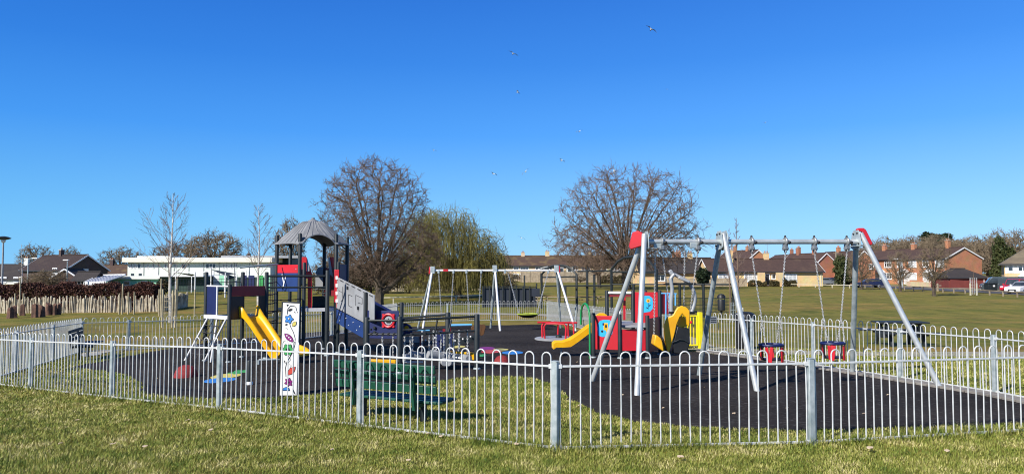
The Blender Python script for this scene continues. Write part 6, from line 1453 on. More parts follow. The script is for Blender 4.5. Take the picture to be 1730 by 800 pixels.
lamp(4, 401, 72, 'dark dish-shaped lamp on a grey post at the left edge', 'cone'); lamp(47, 436, 108, 'street lamp with a short arm in front of the dark-roofed row', 'arm', 1); lamp(113.5, 439, 102, 'street lamp with a small pale head before the gabled house', 'arm', -.2)
lamp(1524, 437, 118, 'pale street lamp with a bent arm before the brick terrace', 'arm', -1)
def pole(px, top, d, label):
    p = gp(X(px, d), d); root = thing('telegraph_pole', label, 'pole', p); MB().tube([p, V(p.x, p.y, zat(top, d))], [.16, .11], 8).build('pole', M['board'], root, smooth=True); MB().box(V(p.x, p.y, zat(top, d) - .3), (.9, .12, .12)).build('crossarm', M['board'], root)
pole(1413, 424, 140, 'plain timber telegraph pole beside the evergreen shrub'); pole(1583.5, 478, 96, 'short white post beside the road in front of the street tree')
# ------------------------------------------------------------------ trees
def tubes_np(P0, P1, R0, R1, n):
    d = P1 - P0; L = np.linalg.norm(d, axis=1, keepdims=True); d = d / np.maximum(L, 1e-9)
    ref = np.where(np.abs(d[:, 2:3]) < .9, np.array([[0, 0, 1.0]]), np.array([[1.0, 0, 0]]))
    a = np.cross(d, ref); a /= np.maximum(np.linalg.norm(a, axis=1, keepdims=True), 1e-9); b = np.cross(d, a)
    t = 2 * np.pi * np.arange(n) / n; c, s = np.cos(t)[None, :, None], np.sin(t)[None, :, None]
    off = a[:, None] * c + b[:, None] * s
    v = np.concatenate([P0[:, None] + off * R0[:, None, None], P1[:, None] + off * R1[:, None, None]], 1).reshape(-1, 3)
    i = (np.arange(len(P0)) * 2 * n)[:, None]; k = np.arange(n)[None]; k2 = (k + 1) % n
    f = np.stack([i + k, i + k2, i + n + k2, i + n + k], 2).reshape(-1, 4)
    return v, f
def colonize(att, trunk, step, kill, infl, iters, rng, up=.15, jit=.25, maxch=3, straight=.35, par0=None):
    nodes = [np.array(p, float) for p in trunk]; par = [-1] + list(range(len(trunk) - 1)) if par0 is None else list(par0)
    N = np.array(nodes); near = np.zeros(len(att), int); dist = np.full(len(att), 1e9)
    D = np.linalg.norm(att[:, None] - N[None], axis=2); near = D.argmin(1); dist = D.min(1); alive = np.ones(len(att), bool); nch = {}
    for it in range(iters):
        act = alive & (dist < infl)
        if not act.any(): break
        idx = near[act]; v = att[act] - N[idx]; v /= np.maximum(np.linalg.norm(v, axis=1, keepdims=True), 1e-9)
        acc = np.zeros_like(N); np.add.at(acc, idx, v); grow = np.unique(idx); new = []; newp = []
        for g in grow:
            if nch.get(g, 0) >= maxch: continue
            dv = acc[g]; l = np.linalg.norm(dv)
            if l < 1e-6: continue
            dv = dv / l + rng.normal(0, jit, 3) + np.array([0, 0, up])
            pi = par[g]
            if pi >= 0:
                pd = N[g] - N[pi]; pd /= max(np.linalg.norm(pd), 1e-9); dv = dv + pd * straight
            dv /= np.linalg.norm(dv); q = N[g] + dv * step; nch[g] = nch.get(g, 0) + 1; new.append(q); newp.append(g)
        if not new: break
        new = np.array(new); b0 = len(N); N = np.concatenate([N, new]); par += newp
        D = np.linalg.norm(att[:, None] - new[None], axis=2); j = D.argmin(1); m = D[np.arange(len(att)), j]; better = m < dist
        near[better] = b0 + j[better]; dist[better] = m[better]; alive &= dist > kill
    return N, np.array(par)
def radii(N, par, tip, ex):
    ch = np.zeros(len(N)); r = np.zeros(len(N))
    for i in range(len(N) - 1, -1, -1):
        r[i] = tip if ch[i] == 0 else ch[i] ** (1 / ex)
        if par[i] >= 0: ch[par[i]] += r[i] ** ex
    return r
def sample_env(ells, n, rng, shell=.0):
    out = []
    for (c, rad, wgt) in ells:
        m = int(n * wgt); u = rng.normal(size=(m, 3)); u /= np.linalg.norm(u, axis=1, keepdims=True); rr = rng.random(m) ** (1 / (3 + shell)); out.append(np.array(c) + u * rr[:, None] * np.array(rad))
    return np.concatenate(out)
def twigs(N, par, r, thr, per, ln, rng, upb=.35, rad=.012, side=2, droop=0.0):
    sel = np.where((r < thr) & (par >= 0))[0]; sel = np.repeat(sel, per); m = len(sel)
    p0 = N[sel] + (N[par[sel]] - N[sel]) * rng.random((m, 1)); d = N[sel] - N[par[sel]]; d /= np.maximum(np.linalg.norm(d, axis=1, keepdims=True), 1e-9)
    dv = d * .7 + rng.normal(0, .55, (m, 3)) + np.array([0, 0, upb]); dv /= np.linalg.norm(dv, axis=1, keepdims=True)
    L = ln * (.5 + rng.random((m, 1))); p1 = p0 + dv * L * .55; dv2 = dv + rng.normal(0, .3, (m, 3)) + np.array([0, 0, upb * .5 - droop]); dv2 /= np.linalg.norm(dv2, axis=1, keepdims=True); p2 = p1 + dv2 * L * .45
    A, B = [p0, p1], [p1, p2]; rs = [(rad, rad * .8), (rad * .8, rad * .45)]
    for k in range(side):
        t = rng.random((m, 1)); q = p0 + (p1 - p0) * t if k % 2 else p1 + (p2 - p1) * t; dv3 = dv + rng.normal(0, .7, (m, 3)) + np.array([0, 0, upb * .4 - droop]); dv3 /= np.linalg.norm(dv3, axis=1, keepdims=True)
        A.append(q); B.append(q + dv3 * L * (.3 + .25 * rng.random((m, 1)))); rs.append((rad * .75, rad * .4))
    return np.concatenate(A), np.concatenate(B), np.concatenate([np.full(m, a) for a, b in rs]), np.concatenate([np.full(m, b) for a, b in rs])
def make_tree(label, base, trunk, ells, natt, step, kill, infl, tip, ex, tw, seed, name='bare_tree', group=None, bark='bark', twig='twig', cut=.035, up=.15, jit=.25, iters=120, trunk_r=None, maxch=3, shell=0, twig_kw={}, cat='tree', straight=.35):
    """trunk and envelope in metres relative to the base"""
    rng = np.random.default_rng(seed); att = sample_env(ells, natt, rng, shell)
    att = att[att[:, 2] > .8]
    N, par = colonize(att, trunk, step, kill, infl, iters, rng, up, jit, maxch, straight)
    r = radii(N, par, tip, ex)
    if trunk_r:
        f = trunk_r / r[0]; r = np.where(r > .05, .05 + (r - .05) * (trunk_r - .05) / max(1e-6, r[0] - .05), r)
    r[0] *= 1.25
    i = np.where(par >= 0)[0]; P0, P1 = N[par[i]], N[i]; R0, R1 = np.minimum(r[par[i]], r[i] * 1.5), r[i]
    big = R1 > cut; root = thing(name, label, cat, base, group); b = np.array(base)
    v, f = tubes_np(P0[big] + b, P1[big] + b, R0[big], R1[big], 7); build_np('trunk', v, f, M[bark], root, True)
    P0s, P1s, R0s, R1s = P0[~big], P1[~big], R0[~big], R1[~big]
    A, B, ra, rb = twigs(N, par, r, tw[0], tw[1], tw[2], rng, **twig_kw)
    P0s, P1s, R0s, R1s = np.concatenate([P0s, A]), np.concatenate([P1s, B]), np.concatenate([R0s, ra]), np.concatenate([R1s, rb])
    v, f = tubes_np(P0s + b, P1s + b, R0s, R1s, 3); build_np('crown', v, f, M[twig], root)
    return root
def rel(px, py, d, base): p = P(px, py, d); return (p.x - base.x, p.y - base.y, p.z - base.z)
def px_ells(base, d, items):
    k = d / F; return [(np.array(rel(px, py, d, base)) + np.array([0, dy, 0]), (rx * k, ry2 * k, ry * k), w_) for px, py, rx, ry, ry2, dy, w_ in items]

# ---- limb-by-limb trees: long limbs fan out to the crown outline and branch three times
def grow(rng, st, dr, ln, m, up, jit):
    P_ = [st]; d = dr.copy()
    for k in range(m):
        d = d + rng.normal(0, jit, d.shape) + np.array([0, 0, up / m]); d /= np.linalg.norm(d, axis=1, keepdims=True); P_.append(P_[-1] + d * (ln / m)[:, None])
    return np.stack(P_, 1)
def spawn(rng, pts, per, t0, t1, amin, amax, lens):
    N, M1, _ = pts.shape; m = M1 - 1; t = t0 + (t1 - t0) * ((np.arange(per)[None] + rng.random((N, per))) / per); u = t * m; i = np.minimum(u.astype(int), m - 1); f = (u - i)[..., None]; n_ = np.arange(N)[:, None]
    a, b = pts[n_, i], pts[n_, i + 1]; pos = a + (b - a) * f; tg = (b - a); tg /= np.maximum(np.linalg.norm(tg, axis=2, keepdims=True), 1e-9)
    rv = rng.normal(size=tg.shape); rv -= tg * (rv * tg).sum(2, keepdims=True); rv /= np.linalg.norm(rv, axis=2, keepdims=True); an = rng.uniform(amin, amax, t.shape)[..., None]
    d = tg * np.cos(an) + rv * np.sin(an); L = lens(t) * rng.uniform(.55, 1.25, t.shape)
    return pos.reshape(-1, 3), d.reshape(-1, 3), (L * np.ones_like(t)).reshape(-1), t.reshape(-1)
def segs(pts, r0, r1):
    N, M1, _ = pts.shape; m = M1 - 1; t = np.arange(M1) / m; rr = r0[:, None] * (1 - t)[None] + r1[:, None] * t[None]
    return pts[:, :-1].reshape(-1, 3), pts[:, 1:].reshape(-1, 3), rr[:, :-1].reshape(-1), rr[:, 1:].reshape(-1)
def fan_tree(label, base, trunk, tr_r, envs, K, seed, name='oak_tree', bark='bark', twig='twig', cat='tree', group=None, low=-.3, arch=.2, jit=.05, lump=.16, natt=2600, step=.3, kill=.5, tip=.013, ex=2.2, per=2, tl=.5, tw=.012, cut=.04, reach=.82, side=2, grow_jit=.16, straight=.7):
    """long limbs are laid from the trunk towards the crown outline first; finer branches then fill the crown evenly"""
    rng = np.random.default_rng(seed); nodes = [np.array(p, float) for p in trunk]; par = [-1] + list(range(len(trunk) - 1)); nt = len(nodes); c, rad, _w = envs[0]; c, rad = np.array(c, float), np.array(rad, float)
    g = np.arange(K) + .5; zz = 1 - (1 - low) * (g / K) ** .9; az = g * 2.39996 + rng.normal(0, .3, K); rh = np.sqrt(np.maximum(0, 1 - zz ** 2)); dirs = np.stack([rh * np.cos(az), rh * np.sin(az), zz], 1)
    for k in range(K):
        tgt = c + dirs[k] * rad * (1 - lump * rng.random()); hf = (tgt[2] - (c[2] - rad[2])) / (2 * rad[2]); i0 = int(np.clip(round((.4 + .6 * hf + rng.normal(0, .1)) * (nt - 1)), 1, nt - 1)); st = nodes[i0]; v = tgt - st; L = np.linalg.norm(v)
        m = max(3, int(L * reach / step)); wob = rng.normal(0, 1, (m, 3)).cumsum(0) * jit * step; prev = i0
        for q in range(1, m + 1):
            t = reach * q / m; p = st + v * t + np.array([0, 0, arch * L * t * (1 - t) * (1.2 - hf)]) + wob[q - 1]; nodes.append(p); par.append(prev); prev = len(nodes) - 1
    att = sample_env(envs, natt, rng, .3); u = (att - c) / rad; att = att[np.linalg.norm(u, axis=1) > .38] if len(envs) == 1 else att; att = att[att[:, 2] > trunk[1][2] + .3]
    # leave some openings in the outline
    for _ in range(16):
        z_ = rng.normal(size=3); z_ /= np.linalg.norm(z_); ctr = c + z_ * rad * rng.uniform(.9, 1.05); att = att[np.linalg.norm((att - ctr) / rad, axis=1) > rng.uniform(.14, .26)]
    N, par = colonize(att, nodes, step, kill, step * 12, 60, rng, .04, grow_jit, 3, straight, par)
    r = radii(N, par, tip, ex); r = np.where(r > tip * 3, tip * 3 + (r - tip * 3) * (tr_r - tip * 3) / max(1e-6, r[0] - tip * 3), r); r[0] *= 1.25
    i = np.where(par >= 0)[0]; P0, P1, R0, R1 = N[par[i]], N[i], np.minimum(r[par[i]], r[i] * 1.5), r[i]; big = R1 > cut; b = np.array(base); root = thing(name, label, cat, base, group)
    v, f = tubes_np(P0[big] + b, P1[big] + b, R0[big], R1[big], 7); build_np('trunk', v, f, M[bark], root, True)
    A, B, ra, rb = twigs(N, par, r, tip * 2.2, per, tl, rng, .2, tw, side)
    v, f = tubes_np(np.concatenate([P0[~big], A]) + b, np.concatenate([P1[~big], B]) + b, np.concatenate([R0[~big], ra]), np.concatenate([R1[~big], rb]), 3); build_np('crown', v, f, M[twig], root)
    return root

# the big oak in the middle
d = 60; b = gp(X(641, d), d); h = lambda px, py: rel(px, py, d, b)
tr = [(0, 0, -.1), (.02, 0, .6), h(642, 492), h(641, 483), h(638, 472), h(637, 462)]
oak = fan_tree('broad bare oak with twisted trunk standing just behind the slide tower', b, tr, .36, px_ells(b, d, [(632, 374, 100, 111, 90, 0, .62), (640, 420, 106, 66, 84, 0, .2), (690, 428, 66, 56, 66, 0, .18)]), 36, 12, natt=4200, step=.25, kill=.36, tip=.0125, per=3, tl=.46, tw=.0125, low=-.5, arch=.12, jit=.16, lump=.2, cut=.04, grow_jit=.2, straight=.55)
# its long low limb to the right
lm = MB(); pts = [h(644, 494), h(655, 487), h(668, 476), h(680, 466), h(692, 458), h(703, 455), h(715, 450)]
lm.tube([b + V(*p) for p in pts], [.26, .22, .19, .17, .14, .11, .07], 8); lm.tube([b + V(*p) for p in [h(692, 458), h(700, 447), h(712, 432), h(720, 420)]], [.12, .09, .07, .04], 7)
lm.build('limb', M['bark'], oak, smooth=True)
# oak on the right, several stems fanning out
d = 105; b = gp(X(1058, d), d); h = lambda px, py: rel(px, py, d, b)
tr = [(0, 0, -.1), h(1058, 475), h(1057, 462), h(1057, 452), h(1058, 443)]
fan_tree('wide domed bare oak rising behind the large swings', b, tr, .62, px_ells(b, d, [(1063, 380, 128, 106, 112, 0, .72), (1058, 416, 140, 42, 120, 0, .28)]), 44, 5, natt=3000, step=.5, kill=.80, tip=.026, per=2, tl=1.0, tw=.024, low=-.15, arch=.10, jit=.08, lump=.12, cut=.075, grow_jit=.1, straight=1.0)
d = 118; b = gp(X(1012, d), d); h = lambda px, py: rel(px, py, d, b)
fan_tree('smaller bare tree half hidden by the wide domed oak', b, [(0, 0, -.1), h(1012, 475), h(1012, 466), h(1011, 455)], .3, px_ells(b, d, [(998, 428, 62, 42, 50, 0, 1)]), 16, 6, name='bare_tree', natt=700, step=.5, kill=.85, tip=.026, tl=1.0, tw=.024, cut=.075)
# willow behind the oak
def willow():
    d = 74; b = gp(X(775, d), d); h = lambda px, py: rel(px, py, d, b); rng = np.random.default_rng(8)
    ells = px_ells(b, d, [(752, 402, 52, 50, 56, 0, .34), (806, 424, 44, 40, 52, 0, .22), (716, 404, 44, 60, 55, 2, .30), (784, 386, 20, 34, 30, 0, .07), (832, 446, 26, 40, 40, 0, .07)])
    t = make_tree('tall weeping willow with yellowish hanging shoots behind the white far swings', b, [(0, 0, -.1), h(774, 490), h(772, 470), h(770, 452)], ells, 1500, .4, .6, 5, .018, 2.2, (.04, 2, .9), 9, 'willow_tree', trunk_r=.4, cut=.06, twig='willowtwig', twig_kw=dict(rad=.017, upb=.35))
    att = np.concatenate([sample_env(ells, 2300, rng, .6), sample_env(px_ells(b, d, [(800, 452, 48, 42, 55, 0, .5), (742, 458, 52, 40, 55, 0, .5)]), 1500, rng, 0)]); att = att[att[:, 2] > 1.2]; m = len(att); A, B, ra, rb = [], [], [], []
    for k in range(m):
        p = att[k]; hd = np.array([p[0], p[1], 0]); hd /= max(np.linalg.norm(hd), .1); L = rng.uniform(.8, 3.0) if k % 5 else rng.uniform(2.5, 5); L = min(L, max(.8, p[2] - .3)); n_ = 6; q = p.copy()
        dv = hd * rng.uniform(.1, 1.0) + np.array([rng.normal(0, .45), rng.normal(0, .45), rng.uniform(.1, 1.1)])
        for i in range(n_):
            dv = dv * .62 + np.array([rng.normal(0, .06), rng.normal(0, .06), -.55]); q2 = q + dv / np.linalg.norm(dv) * L / n_; A.append(q); B.append(q2); rr = (.017 if k % 3 else .024) * (1 - .1 * i); ra.append(rr); rb.append(rr * .9); q = q2
    A, B = np.array(A), np.array(B); v, f = tubes_np(A + np.array(b), B + np.array(b), np.array(ra), np.array(rb), 3)
    # small catkin and leaf flecks along the shoots
    sel = rng.integers(0, len(A), 20000); c = A[sel] + (B[sel] - A[sel]) * rng.random((len(sel), 1)) + rng.normal(0, .03, (len(sel), 3)) + np.array(b)
    u = rng.normal(0, 1, (len(sel), 3)); u[:, 2] -= 1.2; u /= np.linalg.norm(u, axis=1, keepdims=True); w_ = np.cross(u, rng.normal(0, 1, (len(sel), 3))); w_ /= np.linalg.norm(w_, axis=1, keepdims=True)
    l_ = .06 + .05 * rng.random((len(sel), 1)); q = np.stack([c, c + u * l_ * .5 + w_ * .012, c + u * l_, c + u * l_ * .5 - w_ * .012], 1).reshape(-1, 3); i = np.arange(len(sel)) * 4 + len(v)
    build_np('hanging_shoots', np.concatenate([v, q]), [np.concatenate([f, np.stack([i, i + 1, i + 2, i + 3], 1)])], M['willowtwig'], t)
willow()

def birch(px, base_py, top, d, label, seed, spread, r=.075, lean=0, n_=34, name='birch_tree', bark='birch', start=.26):
    rng = np.random.default_rng(seed); b = gp(X(px, d), d) if base_py is None else at(px, base_py); d = b.y; H = zat(top, d) - b.z
    root = thing(name, label, 'tree', b, None); t = np.linspace(0, 1, 16); tr = np.stack([lean * t + .05 * np.sin(t * 7 + seed), .04 * np.sin(t * 5), H * t], 1) + np.array(b)
    rr = r * (1 - t) ** .8 + .008; v, f = tubes_np(tr[:-1], tr[1:], rr[:-1], rr[1:], 8); build_np('trunk', v, f, M[bark], root, True)
    u = start + (.97 - start) * (np.arange(n_) + rng.random(n_)) / n_; i = np.minimum((u * 15).astype(int), 14); p = tr[i] + (tr[i + 1] - tr[i]) * (u * 15 - i)[:, None]; az = np.arange(n_) * 2.4 + rng.normal(0, .3, n_); el = rng.uniform(.62, 1.05, n_)
    dv = np.stack([np.cos(az) * np.cos(el), np.sin(az) * np.cos(el), np.sin(el)], 1); L = spread * H * (1.08 - u) ** .8 * rng.uniform(.55, 1.15, n_); q1 = grow(rng, p, dv, L, 8, .25, .05); w0 = .0062 * (d / 40)
    A = [segs(q1, np.maximum(.3 * r * (1.1 - u), w0 * 1.5), np.full(n_, w0))]
    p, dv, L_, tt = spawn(rng, q1, 7, .2, 1, .3, .65, lambda q: .42 * L[:, None] * (1.1 - .6 * q)); q2 = grow(rng, p, dv, L_, 4, .2, .08); A.append(segs(q2, np.full(len(p), w0 * 1.1), np.full(len(p), w0 * .8)))
    p, dv, L_, tt = spawn(rng, q2, 3, .3, 1, .3, .6, lambda q: .45 * L_[:, None]); q3 = grow(rng, p, dv, L_, 2, .1, .1); A.append(segs(q3, np.full(len(p), w0 * .85), np.full(len(p), w0 * .6)))
    v, f = tubes_np(*[np.concatenate([a[j] for a in A]) for j in range(4)], 3); build_np('crown', v, f, M['birchtwig'], root)
    return b
b1 = birch(286, 545, 327, 40, 'slender white-stemmed birch inside a stake guard on the left', 21, .50, .095, .05, 27)
birch(437, None, 347, 62, 'slender bare birch behind the gap between the slide platforms', 22, .40, .1, -.05, 27)
birch(36, None, 412, 62, 'thin young tree in front of the left hedge', 23, .13, .05, .02, 22); birch(1246, None, 368, 40, 'thin bare sapling with upright shoots beyond the middle swing legs', 24, .2, .05, 0, 26, 'bare_tree', 'twig', .3); birch(1232, None, 385, 44, 'second thin sapling beside the upright-shooted one', 25, .2, .045, 0, 20, 'bare_tree', 'twig', .35)
def stakes(pts, label, d, rail=True):
    root = thing('stake_guard', label, 'tree stakes', gp(X(pts[0][0], d), d)); 
    for px, top, bot in pts: p = gp(X(px, d), d); MB().tube([p - V(0, 0, .1), V(p.x, p.y, zat(top, d))], .05, 6).build('stake', M['stake'], root)
stakes([(276, 488, 548), (287 + 6, 490, 548), (298, 488, 548)], 'timber stakes around the nearest birch', 39.5)
g = MB(); k = thing('tree_guard', 'wire and slat guard wrapped around the foot of the nearest birch', 'tree guard', b1)
for i in range(14): t = 2 * PI * i / 14; g.tube([b1 + V(.3 * math.cos(t), .3 * math.sin(t), 0), b1 + V(.3 * math.cos(t), .3 * math.sin(t), 1.5)], .012, 4)
for hh in (.2, .55, .9, 1.25, 1.5): g.tube(arc(b1 + V(0, 0, hh), .3, 0, 2 * PI, 14, V(1, 0, 0), V(0, 1, 0))[:-1], .014, 4, closed=True)
g.build('mesh', M['stake'], k)
stakes([(203, 495, 522), (208, 479, 522), (218, 493, 522), (228, 493, 522)], 'tall and short timber stakes before the pale near the hedge end', 52); stakes([(270, 488, 522), (273, 470, 522), (300, 470, 535), (330, 489, 522)], 'scattered timber stakes right of the hedge end', 50); stakes([(27, 495, 525), (35, 468, 525), (41, 495, 525)], 'timber stakes around the thin young tree', 51)

tg = thing('tree_guard', 'pale posts and mesh guarding the upright-shooted sapling beside the ball court', 'tree guard', gp(X(1246, 40), 40))
for px in (1247, 1254): p = gp(X(px, 39.8), 39.8); MB().tube([p, p + V(0, 0, .8)], .05, 6).build('post', M['palerail'], tg)
m = MB()
for i in range(7): p = gp(X(1233 + 2.8 * i, 40.2), 40.2); m.tube([p, p + V(0, 0, 1.05)], .012, 4)
for hh in (.15, .4, .65, .9, 1.05): m.tube([gp(X(1233, 40.2), 40.2, hh), gp(X(1250, 40.2), 40.2, hh)], .012, 4)
m.build('mesh', M['galvpost'], tg)
# small street trees and shrubs on the right
d = 82; 
def street_tree(px, d, top, bot, rx, label, seed, tr_r=.16, mt='woodtwig'):
    b = gp(X(px, d), d); return fan_tree(label, b, [(0, 0, -.1), (0, 0, .7), (.02, 0, 1.4), (.05, 0, 2.0)], tr_r, px_ells(b, d, [(px, (top + bot) / 2, rx, (bot - top) / 2, rx, 0, 1)]), 18, seed, name='street_tree', twig=mt, low=-.7, natt=900, step=.25, kill=.42, tip=.015, per=3, tl=.5, tw=.015, cut=.04)

street_tree(1577, 78, 400, 482, 28, 'bare twiggy street tree with a single trunk in front of the terrace gable', 31); street_tree(1520, 92, 424, 480, 22, 'smaller bare street tree beside the bent-arm lamp', 32)
street_tree(1455, 104, 418, 484, 24, 'brownish bare bushy tree over the dark blue car', 33, .12)
# sapling with a white guard
b = gp(X(1644, 80), 80); sp = thing('sapling', 'young sapling held between two pale guard posts on the grass', 'sapling', b); MB().tube([b, b + V(.02, 0, 1.6), b + V(0, 0, 3.6)], [.03, .022, .008], 6).build('trunk', M['twig'], sp)
for s in (-.35, .35): MB().box(b + V(s, 0, .6), (.12, .12, 1.4)).build('guard_post', M['palerail'], sp)
m = MB()
for hh in (.2, .5, .8, 1.1, 1.4): m.tube([b + V(-.35, 0, hh), b + V(0, -.35, hh), b + V(.35, 0, hh), b + V(0, .35, hh)], .01, 4, closed=True)
for i in range(10): t = 2 * PI * i / 10; m.tube([b + V(.33 * math.cos(t), .33 * math.sin(t), .1), b + V(.33 * math.cos(t), .33 * math.sin(t), 1.9)], .01, 4)
m.build('guard_mesh', M['galv'], sp)

# background trees: prototypes, then copies
def proto(seed, H, W, kind):
    base = V(0, 0, 0); z0 = .35 * H if kind == 'flat' else .22 * H
    env = (np.array([0, 0, .66 * H]), (W / 2, W / 2, .33 * H), 1) if kind == 'flat' else (np.array([0, 0, .58 * H]), (W / 2, W / 2, .42 * H), 1)
    return fan_tree('proto', base, [(0, 0, -.3), (0, 0, z0 * .5), (.1, .05, z0), (.1, 0, z0 * 1.35)], .03 * H, [env], 20, seed, name='bare_tree', twig='woodtwig', natt=1100, step=.045 * H, kill=.075 * H, tip=.0034 * H, per=3, tl=.085 * H, tw=.0040 * H, cut=.009 * H, low=-.35 if kind == 'flat' else -.6, arch=.1 if kind != 'flat' else -.1, jit=.1, lump=.25)
pA, pB, pC = proto(41, 12, 11, 'round'), proto(42, 12, 12, 'flat'), proto(43, 12, 9, 'round')
used = set()
def place(pr, px, d, top, wpx, label, group=None, base_py=None, tint=None):
    b = gp(X(px, d), d); H = zat(top, d) - b.z; o = pr if pr.name not in used else copy_thing(pr); used.add(pr.name)
    w0 = {pA.name: 11.5, pB.name: 12.5, pC.name: 9.6}[pr.name]; sz = H / 12; sx = wpx * d / F / w0
    o.location = b; o.scale = (sx, sx, sz); o.rotation_euler = (0, 0, random.random() * 6.28); o['label'] = label
    if group: o['group'] = group
    return o
place(pB, 362, 165, 391, 100, 'flat-topped bare oak showing above the middle of the school roof'); place(pB, 300, 170, 408, 90, 'spreading bare tree above the left part of the school roof'); place(pA, 205, 175, 417, 76, 'rounded bare tree left of the school roof')
place(pC, 60, 185, 413, 60, 'bare tree behind the dark-roofed row, left of the gabled house'); place(pA, 118, 185, 416, 38, 'yellow-tinged tree top showing over the gabled house roof'); place(pC, 490, 150, 368, 60, 'bare tree directly behind the grey domed roof')
wood = 'bare brown tree of the wood behind the brick terrace'; wg = 'bare trees of the wood on the right'
for px, d, top, w_ in ((1500, 190, 401, 90), (1540, 200, 400, 80), (1478, 195, 408, 60), (1580, 195, 398, 100), (1615, 190, 402, 90), (1650, 185, 400, 90), (1490, 175, 410, 60), (1525, 180, 407, 70), (1560, 180, 408, 70), (1605, 180, 408, 70), (1640, 175, 410, 70), (1668, 175, 406, 60), (1720, 165, 390, 96), (1745, 160, 400, 70), (1560, 215, 398, 90), (1635, 210, 402, 100), (1600, 220, 404, 90), (1520, 220, 404, 90), (1670, 205, 408, 80)):
    place(random.choice((pA, pC)), px, d, top, w_, wood, wg)
place(pA, 1685, 150, 389, 74, 'tall pale-twigged tree behind the ivy-clad trunk on the right')
for px, d, top, w_ in ((1230, 185, 425, 60), (1100, 175, 432, 60), (1165, 200, 436, 40)): place(random.choice((pA, pC)), px, d, top, w_, 'bare garden tree behind the bungalow roofs', 'garden trees behind the bungalows')
for px, d, top, w_ in ((580, 120, 420, 90), (700, 130, 415, 90), (560, 110, 440, 80), (735, 112, 440, 70), (830, 128, 425, 60), (610, 105, 455, 90), (690, 106, 455, 90), (800, 115, 450, 80), (650, 118, 440, 90), (770, 108, 458, 80)):
    place(random.choice((pA, pC)), px, d, top, w_, 'low bare tree in the thicket behind the oak and the willow', 'thicket behind the oak and the willow')
for px, d, top, w_ in ((85, 100, 455, 60), (60, 102, 462, 50)): place(pC, px, d, top, w_, 'reddish-brown leafless shrub in front of the gabled house', 'shrubs before the gabled house')
for px, d, top, w_ in ((862, 190, 461, 36), (885, 190, 463, 40), (980, 168, 466, 30)): place(pA, px, d, top, w_, 'bare garden shrub by the fence of the cream terrace', 'shrubs before the cream terrace')

# leafy masses: hedges, evergreens, ivy
def leaf_cloud(name, label, cat, boxes, n_, size, m, seed, part='foliage', stem=None, group=None, origin=None):
    """boxes: (centre, half sizes, 'box' or 'ell')"""
    rng = np.random.default_rng(seed); vol = np.array([b_[1][0] * b_[1][1] * b_[1][2] for b_ in boxes]); vol = vol / vol.sum(); C = []
    for b_, w_ in zip(boxes, vol):
        k = max(10, int(n_ * w_)); c = np.array(b_[0]); s = np.array(b_[1])
        if b_[2] == 'ell':
            u = rng.normal(size=(k, 3)); u /= np.linalg.norm(u, axis=1, keepdims=True); p = u * (rng.random((k, 1)) ** .28); lump = 1 + .18 * np.sin(u[:, :1] * 7 + seed) * np.sin(u[:, 1:2] * 6) + .12 * np.sin(u[:, 2:] * 11 + u[:, :1] * 5); p = p * lump * s + c
        else:
            p = (rng.random((k, 3)) * 2 - 1); ax_ = rng.integers(0, 3, k); push = rng.random(k) < .7; sg = np.sign(p[np.arange(k), ax_]); p[np.arange(k)[push], ax_[push]] = sg[push] * (1 - .25 * rng.random(push.sum()) ** 2)
            wob = .16 * np.sin(p[:, 0] * s[0] * 2.1 + seed) + .10 * np.sin(p[:, 0] * s[0] * 5.3); p = p * s + c; p[:, 2] += np.where(p[:, 2] > c[2], wob, 0) + rng.normal(0, .05, k); p[:, 1] += rng.normal(0, .08, k)
        C.append(p)
    C = np.concatenate(C); k = len(C); u = rng.normal(size=(k, 3)); u /= np.linalg.norm(u, axis=1, keepdims=True); w_ = np.cross(u, rng.normal(size=(k, 3))); w_ /= np.linalg.norm(w_, axis=1, keepdims=True); s_ = size * (.6 + .8 * rng.random((k, 1)))
    v = np.stack([C - u * s_, C + w_ * s_ * .6, C + u * s_, C - w_ * s_ * .6], 1).reshape(-1, 3); i = np.arange(k) * 4; org = Vector(origin if origin is not None else boxes[0][0]); org.z = gz(org.x, org.y)
    root = thing(name, label, cat, org, group); build_np(part, v, [np.stack([i, i + 1, i + 2, i + 3], 1)], M[m], root)
    st = MB(); rg = random.Random(seed)
    for b_ in boxes:
        c, s = Vector(b_[0]), b_[1]; q = max(1, min(40, int(s[0] * 2 / .7))) if b_[2] == 'box' else 1
        for j in range(q):
            x = c.x - s[0] + 2 * s[0] * (j + .5) / q if q > 1 else c.x; g0 = gp(x, c.y); st.tube([g0, g0 + V(rg.uniform(-.1, .1), 0, (c.z - g0.z) * .7), V(x + rg.uniform(-.2, .2), c.y, c.z + s[2] * .4)], [.05, .04, .015] if q > 1 else [.16, .12, .04], 5)
    st.build('trunk', M['bark'], root)
    return root
d = 57; zc = gz(-38, 57); a, b = X(-60, d), X(262, d)
leaf_cloud('beech_hedge', 'long clipped dark red beech hedge behind the pale of cleft logs', 'hedge', [((( a + b) / 2, d + .6, (zat(481, d) + zc) / 2 - .05), ((b - a) / 2, .8, (zat(481, d) - zc) / 2 ), 'box')], 80000, .06, 'hedgered', 51)
d = 60; leaf_cloud('shrub', 'small yellowish shrub at the right end of the red hedge', 'shrub', [((X(275, d), d, zat(484, d)), (.55, .5, .6), 'ell')], 1500, .06, 'hedgegreen', 52)
d = 125
